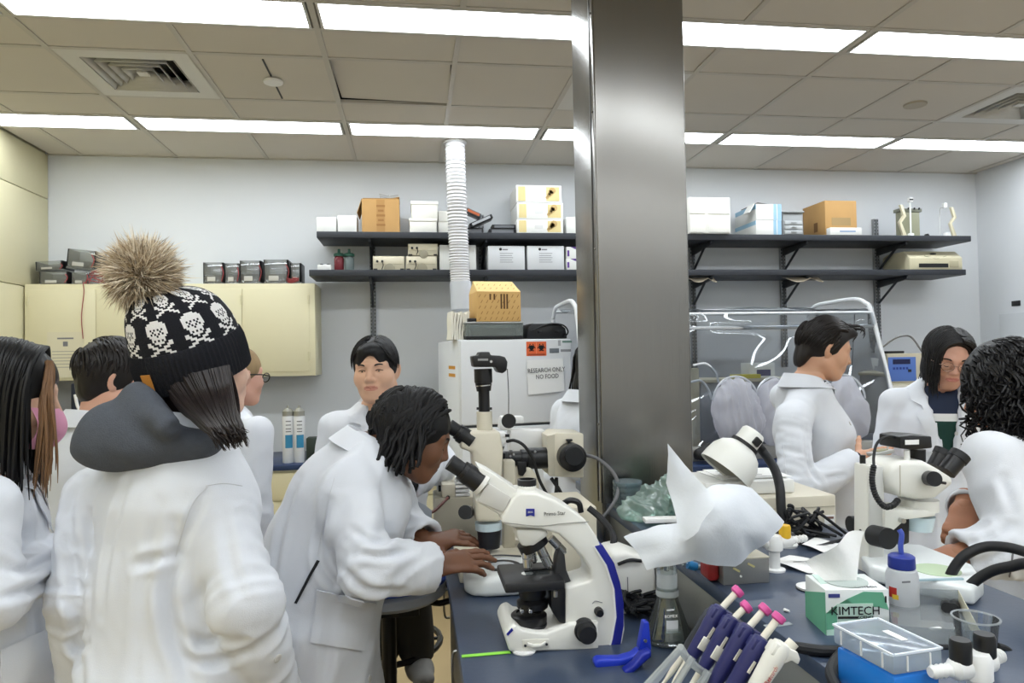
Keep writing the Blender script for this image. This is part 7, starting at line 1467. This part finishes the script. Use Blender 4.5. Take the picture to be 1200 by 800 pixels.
# tissue box
fl = at(968.5, 744); wB = .104; rz = -.16; hB = PY(1005, 692, fl.y).z-ZR-.0; hB = .074; dB = .085
t = thing('tissue_box', 'green and white laboratory wipe box with a tissue sticking out', 'tissue box', fl, rz)
grn2 = mat('box_green', (104,172,140), .5); grn3 = mat('box_green_pale', (190,222,206), .5)
part(t, 'carton', MB().bb(0, wB, 0, dB, 0, hB), mat('box_white', (226,230,228), .5), .001)
fz_ = lambda pts, nm, m, e=0: part(t, nm, MB().prism(pts, (0, -.0006-.0004*e, 0), (1, 0, 0), (0, 0, 1), .0008), m)
fz_([(0, 0), (wB, 0), (wB, hB*.22), (wB*.8, hB*.30), (wB*.55, hB*.52), (wB*.34, hB*.80), (wB*.12, hB*.62), (0, hB*.48)], 'green_swoosh', grn2); fz_([(0, 0), (wB, 0), (wB, hB*.10), (wB*.5, hB*.16), (0, hB*.12)], 'pale_band', grn3, 1); fz_([(0, hB*.48), (wB*.12, hB*.62), (wB*.34, hB*.80), (wB*.6, hB*.96), (wB*.9, hB*.94), (wB*.99, hB*.55), (wB*.8, hB*.62), (wB*.5, hB*.6)], 'green_swoosh', grn2, 0)
fz_([(wB*.17, hB*.17), (wB*.74, hB*.17), (wB*.74, hB*.70), (wB*.17, hB*.70)], 'label_ground', mat('label_mint', (196,222,208), .5), 2); fz_([(wB*.04, hB*.84), (wB*.22, hB*.84), (wB*.22, hB*.92), (wB*.04, hB*.92)], 'brand_patch', mat('navy_patch', (60,66,130), .5), 3); fz_([(wB*.18, hB*.37), (wB*.50, hB*.37), (wB*.50, hB*.42), (wB*.18, hB*.42)], 'black_bar', inkm, 4)
fz_([(wB*.93, hB*.72), (wB*.95, hB*.72), (wB*.95, hB*.86), (wB*.93, hB*.86)], 'tick_mark', inkm, 4)
lettering(t, 'KIMTECH', hB*.26, (wB*.455, -.0030, hB*.54), (1, 0, 0), (0, 0, 1), inkm); lettering(t, 'SCIENCE', hB*.09, (wB*.62, -.0030, hB*.40), (1, 0, 0), (0, 0, 1), inkm); lettering(t, 'Kimwipes', hB*.09, (wB*.30, -.0030, hB*.27), (1, 0, 0), (0, 0, 1), inkm)
part(t, 'side_print', MB().prism([(0, 0), (dB, 0), (dB, hB*.6), (0, hB*.95)], (-.0006, 0, 0), (0, 1, 0), (0, 0, 1), .0008), grn2); part(t, 'top_print', MB().prism([(.005, dB*.35), (wB*.4, dB*.5), (wB*.9, dB*.95), (.01, dB*.95)], (0, 0, hB+.0006), (1, 0, 0), (0, 1, 0), .0008), mat('top_mint', (206,230,220), .5)); part(t, 'slot', MB().lathe([(wB*.34, 0), (wB*.34, .0008)], (wB*.5, dB*.5, hB+.0008), n=26), mat('slot_grey', (176,186,182), .7))
lettering(t, 'KIMTECH', hB*.12, (wB*.68, dB*.12, hB+.0012), (1, 0, 0), (0, 1, 0), greyink)
def tis(u, v):
    w = .050*(1-.45*(1-v))*(u-.5)*2; return Vector((wB*.42+w-.004*v, dB*.5+.016*math.sin(7*u+2*v)*v, hB+.002+v*(.082-.034*(1-u)**2*1.6)))
part(t, 'tissue', MB().sheet(tis, 18, 14), mat('tissue_paper', (242,242,240), .9, bump=.2, bscale=60), 0)
# stereo microscope on the high bench
YT = 1.50; t = thing('stereo_microscope', 'white stereo microscope with black eyepieces and camera on the high bench', 'microscope', (at(1075, 690).x, YT, ZR))
q = [at(1153, 700), at(1140, 680), at(1080, 655), at(1030, 652), at(1008, 666), at(1020, 682), at(1080, 699), at(1142, 711)]; cc = sum(q, Vector())/len(q)
part(t, 'base', MB().prism([(p.x, p.y) for p in q], (0, 0, ZR+.0175), (1, 0, 0), (0, 1, 0), .033), mat('base_white', (232,236,236)), .008, True, seg=3); part(t, 'stage_glass', MB().lathe([(.042, 0), (.042, .0012), (.0, .0012)], (at(1098, 668, ZR+.034).x, at(1098, 668, ZR+.034).y, ZR+.0342), n=30), mat('stage_glow', (206,226,190), .2), 0, True)
part(t, 'stage_tray', MB().box((at(1098, 680, ZR+.034).x, at(1098, 680, ZR+.034).y, ZR+.036), (.10, .006, .003), rotm(0, 0, -.1)), mat('tray_blue', (170,196,206), .3), 0, True)
YT2 = at(1018, 690).y+.09
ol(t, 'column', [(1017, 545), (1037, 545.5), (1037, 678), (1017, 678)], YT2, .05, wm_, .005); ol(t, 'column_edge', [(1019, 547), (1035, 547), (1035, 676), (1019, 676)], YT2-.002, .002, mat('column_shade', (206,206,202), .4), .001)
ca = ol(t, 'carrier_arm', [(1037, 597), (1060, 596), (1097, 598), (1097, 605), (1062, 609), (1045, 624), (1037, 620)], YT2-.01, .075, wm_, .004)
hd2 = ol(t, 'head', [(1045, 546), (1057, 540), (1084, 540), (1101, 549), (1120, 561), (1118, 568), (1098, 584), (1078, 586), (1052, 581), (1043, 571), (1042, 556)], YT2-.02, .105, wm_, .012, seg=3); ol(hd2, 'panel_line', [(1054.5, 545), (1055.3, 545), (1055.8, 582), (1055, 582)], YT2-.021, .0012, crd, 0)
rod(t, 'head_ring', (1076, 584), (1076, 597), .040, wm_, YT2+.03, n=30); rod(t, 'objective_lens', (1077, 604), (1077, 621), .032, mat('lens_blue', (196,214,222), .15), YT2+.03, r1=.026, n=28)
rod(t, 'camera_neck', (1075, 540), (1075, 526), .0165, blackp, YT2+.03); rod(t, 'port_stub', (1063, 541), (1062.5, 527), .006, whitep, YT2+.0)
cm = ol(t, 'camera', [(1055, 511.5), (1068, 509.5), (1092, 511), (1093, 525), (1070, 527), (1055, 525.5)], YT2-.01, .07, blackp, .003, label='black camera box on top'); ol(cm, 'label', [(1061, 515.5), (1077, 515), (1077, 520.5), (1061, 521)], YT2-.0115, .0012, paperm, 0)
for i, (a, b) in enumerate((((1096, 547), (1107, 528)), ((1109, 553), (1126, 532)))):
    yy = YT2+(.085 if i == 0 else .0); e = rod(t, 'eyepiece', a, b, .0185, blackp, yy, r1=.0195); ex = ((a[0]*.3+b[0]*.7), (a[1]*.3+b[1]*.7)); rod(e, 'eye_cup', ex, b, .021, rubber, yy, r1=.0215, n=24)
kz = rod(t, 'zoom_knob', (1088, 560), (1095, 561), .0155, blackp, YT2-.02, YT2-.05); rod(kz, 'zoom_lever', (1096, 564), (1108, 566), .003, blackp, YT2-.045)
rod(t, 'focus_knob', (1024, 627), (1041, 631), .0215, rubber, YT2-.01, YT2-.055, n=26); rod(t, 'far_knob', (1002, 614), (996, 614), .018, rubber, YT2+.08, n=22)
sc_ = [PY(1024, 545, YT2-.03), PY(1022, 562, YT2-.035), PY(1026, 580, YT2-.04), PY(1036, 593, YT2-.045), PY(1046, 592, YT2-.04), PY(1052, 586, YT2-.03)]
P_ = smooth_path(sc_, 14); part(t, 'spiral_cable', MB().tube(P_, lambda q: .0058+.0010*math.sin(q*260), 10, 0), rubber, 0, True)
part(t, 'camera_cable', MB().tube([PY(1055, 514, YT2+.02), PY(1040, 511, YT2+.0), PY(1028, 519, YT2-.01), PY(1024, 534, YT2-.02), PY(1024, 545, YT2-.03)], .003, 8, 6), rubber, 0, True); part(t, 'top_plug', MB().cyl(PY(1011, 548, YT2+.03), PY(1011, 533, YT2+.03), .006, n=10), blackp, 0, True)
disc(ca, 'lock_screw', (1055, 609), YT2-.012, 3.2, .012, steel, 14); ol(t, 'dark_bracket', [(1050, 612), (1066, 606), (1066, 636), (1056, 640), (1044, 628)], YT2+.02, .03, blackp, .003)
disc(t, 'column_screw', (1008, 621), YT2, 1.2, .002, darkm, 10)
# wash bottle
c = at(1058, 708); t = thing('wash_bottle', 'white squeeze wash bottle with blue cap and spout', 'bottle', c); s = c.y/FPX; hh = (708-660)*s
part(t, 'bottle', MB().lathe([(.010, 0), (18*s, 0), (19*s, 3*s), (19*s, hh*.78), (17*s, hh*.93), (12*s, hh)], n=32), film('bottle_white', (236,238,240), .08, .3, .90)); part(t, 'cap', MB().lathe([(15.5*s, hh-.002), (16*s, hh), (15.5*s, hh+13*s), (13*s, hh+15*s), (3*s, hh+16*s)], n=30), mat('cap_navy', (38,54,140), .4))
part(t, 'spout', MB().tube([(0, 0, hh+14*s), (-.001, 0, hh+26*s), (.002, 0, hh+40*s), (.0, .004, hh+46*s)], .0045, 10, 5), mat('spout_blue', (64,84,176), .4))
lb = MB(); lb.add([(19.2*s*math.cos(q), 19.2*s*math.sin(q), z) for z in (hh*.25, hh*.52) for q in [PI+.05+.55*k/5 for k in range(6)]], [(k, k+1, 7+k, 6+k) for k in range(5)]); part(t, 'hazard_label', lb, mat('red_label', (176,44,36), .5)); part(t, 'text_line', MB().box((-.012, -18.6*s, hh*.72), (.016, .001, .003)), greyink); lb = MB(); lb.add([(19.3*s*math.cos(q), 19.3*s*math.sin(q), z) for z in (hh*.22, hh*.34) for q in [PI+.3+.4*k/5 for k in range(6)]], [(k, k+1, 7+k, 6+k) for k in range(5)]); part(t, 'yellow_label', lb, mat('yellow_label', (222,190,60), .5))
# clear tray
q = [at(1046, 756), at(1150, 764), at(1124, 712), at(1040, 708)]; t = thing('clear_tray', 'shallow clear plastic tray behind the blue box', 'tray', (q[0]+q[2])/2); ct_ = film('tray_clear', (226,230,232), .18, .06, .25)
ce = (q[0]+q[1]+q[2]+q[3])/4
part(t, 'floor', MB().prism([(p.x, p.y) for p in q], (0, 0, ZR+.002), (1, 0, 0), (0, 1, 0), .003), ct_, 0, True)
for k in range(4):
    a, b = q[k], q[(k+1) % 4]; h_ = Vector((0, 0, .032)); part(t, 'wall', MB().add([a, b, b+h_, a+h_, a*.985+ce*.015, b*.985+ce*.015, b*.985+ce*.015+h_, a*.985+ce*.015+h_], [(0, 1, 2, 3), (7, 6, 5, 4), (3, 2, 6, 7), (0, 4, 5, 1), (1, 5, 6, 2), (0, 3, 7, 4)]), mat('tray_yellowed', (222,216,190), .4) if k == 1 else ct_, 0, True)
solo('spatula', 'short white plastic spatula lying in the clear tray', 'spatula', MB().box((at(1096, 742).x, at(1096, 742).y, ZR+.008), (.022, .006, .004), rotm(0, 0, .05)), whitep, .0015)
# beaker
c = at(1157, 775); c = Vector((c.x, c.y+.02, ZR)); s = c.y/FPX; t = thing('beaker', 'empty clear plastic beaker right of the clear tray', 'beaker', c); bk_ = film('beaker_clear', (248,250,251), .20, .03, .03); H_ = PY(1157, 722, c.y).z-ZR
part(t, 'wall', MB().lathe([(21*s, .003), (26*s, H_), (25.4*s, H_), (20.4*s, .004)], n=36, cap=False), bk_); part(t, 'floor', MB().lathe([(.001, .001), (21*s, .001), (21*s, .004), (.001, .004)], n=36, cap=False), bk_); part(t, 'rim', MB().lathe([(26*s, H_-.002), (28*s, H_-.001), (28*s, H_+.001), (25.4*s, H_+.001)], n=36, cap=False), film('rim_clear', (240,244,246), .4, .05, .4))
# blue tip box with clear lid
zt_ = ZR+.082; k0, k1, k2 = PZ(982, 733, zt_), PZ(1050, 768, zt_), PZ(1097, 757, zt_); e1 = k1-k0; e2 = k2-k1; t = thing('tip_box', 'blue plastic tip box with clear hinged lid at the bottom edge', 'tip box', ((k0.x+k2.x)/2, (k0.y+k2.y)/2, ZR), math.atan2(e1.y, e1.x)); bm_ = mat('tip_blue', (36,120,200), .3)
w, d_, h_ = e1.length, e2.length, .052
part(t, 'body', MB().bb(-w/2, w/2, -d_/2, d_/2, 0, h_), mat('tip_body', (36,124,214), .2), .004); part(t, 'rack', MB().bb(-w/2+.008, w/2-.008, -d_/2+.008, d_/2-.008, h_, h_+.003), bm_)
ld = part(t, 'lid', MB().bb(-w/2-.003, w/2+.003, -d_/2-.003, d_/2+.003, h_+.004, h_+.030), film('lid_clear', (226,234,240), .16, .12, .30), .004)
for k in range(3): part(ld, 'lid_rib', MB().bb(-w*.36+k*w*.36-.001, -w*.36+k*w*.36+.001, -d_/2-.0045, -d_/2-.003, h_+.008, h_+.027), whitep)
for k in range(2): part(ld, 'lid_rib', MB().bb(w/2+.003, w/2+.0045, -d_*.25+k*d_*.5-.001, -d_*.25+k*d_*.5+.001, h_+.008, h_+.027), whitep)
for a_, b_, c_, e_ in ((-w/2-.003, w/2+.003, -d_/2-.0036, -d_/2-.001), (-w/2-.003, w/2+.003, d_/2+.001, d_/2+.0036), (-w/2-.0036, -w/2-.001, -d_/2, d_/2), (w/2+.001, w/2+.0036, -d_/2, d_/2)): part(ld, 'lid_edge', MB().bb(a_, b_, c_, e_, h_+.0285, h_+.0312), mat('edge_white', (226,234,242), .3))
la = part(t, 'latch', MB().box((-w/2-.006, -.006, h_-.010), (.006, .018, .026), rotm(0, .15, 0)), whitep, .002); part(t, 'lid_label', MB().box((.004, .012, h_+.0306), (.034, .010, .001)), paperm)
# valve manifold in the foreground
b2 = at(1140, 812); b2 = PZ(1146, 836, ZR); t = stopcock('white plastic valve manifold with two black knobs at the bottom right', (b2.x, b2.y, ZR), .078, blackp, ((-1, -.05, -.02, .072, blackp), (1, .35, .05, .060, blackp)), 1.05)
solo('black_tubing', 'short black tube between the two valve knobs', 'tube', MB().tube([PY(1096, 757, .98), PY(1112, 758, .98), PY(1130, 757, .99), PY(1152, 757, 1.0)], .004, 8, 5), rubber)
solo('hose_bend', 'black hose bending down at the right of the valve manifold', 'hose', MB().tube([PY(1168, 757, 1.0), PY(1180, 762, 1.0), PY(1190, 775, .99), PY(1192, 795, .97), PY(1188, 812, .96)], .0065, 10, 6), rubber)
# big black hoses
solo('black_hose', 'upper of two thick black hoses arching in from the right edge', 'hose', MB().tube([at(1110, 712, ZR+.012), PY(1109, 700, 1.25), PY(1113, 676, 1.25), PY(1128, 653, 1.24), PY(1152, 641, 1.23), PY(1180, 641, 1.2), PY(1215, 650, 1.15), Vector((1.06, .98, 1.17)), Vector((1.085, .86, ZR+.03)), Vector((1.06, .72, ZR+.011))], .0095, 12, 8), rubber)
solo('black_hose', 'lower of two thick black hoses arching in from the right edge', 'hose', MB().tube([at(1117, 713, ZR+.012), PY(1124, 702, 1.22), PY(1140, 683, 1.2), PY(1160, 670, 1.18), PY(1182, 664, 1.15), PY(1215, 662, 1.1), Vector((1.0, .92, 1.15)), Vector((1.03, .80, ZR+.03)), Vector((1.0, .68, ZR+.011))], .0095, 12, 8), rubber)
solo('bench_hose', 'black hose lying on the bench from the corner behind the blue box', 'hose', MB().tube([at(932, 758, ZR+.009), at(960, 762, ZR+.009), at(985, 764, ZR+.009), at(978, 776, ZR+.009), at(974, 790, ZR+.009), at(984, 812, ZR+.009)], .0085, 10, 7), rubber)
solo('pipette_tip', 'tiny white pipette tip lying on the navy bench top', 'pipette tip', MB().cyl(at(919, 714, ZR+.003), at(925, 716, ZR+.003), .003, .002, 8), whitep)
solo('tube_paper', 'small clear paper slip behind the pipette buttons on the bench', 'paper', MB().box(at(912, 732, ZR+.0012), (.05, .012, .0012), rotm(0, 0, .1)), film('slip_clear', (230,234,238), .2, .1, .5))
# thing held by the man in profile
h = P8.W['R']+Vector((.09, .0, .02)); t = thing('sample_case', 'grey sample holder in the hand of the man in profile', 'holder', h); part(t, 'plate', MB().box((.01, .0, .012), (.10, .06, .014), rotm(0, -.1, .2)), mat('holder_grey', (170,172,170), .35), .004); part(t, 'window', MB().box((.012, 0, .021), (.05, .04, .004), rotm(0, -.1, .2)), mat('holder_olive', (150,146,110), .3), .001)
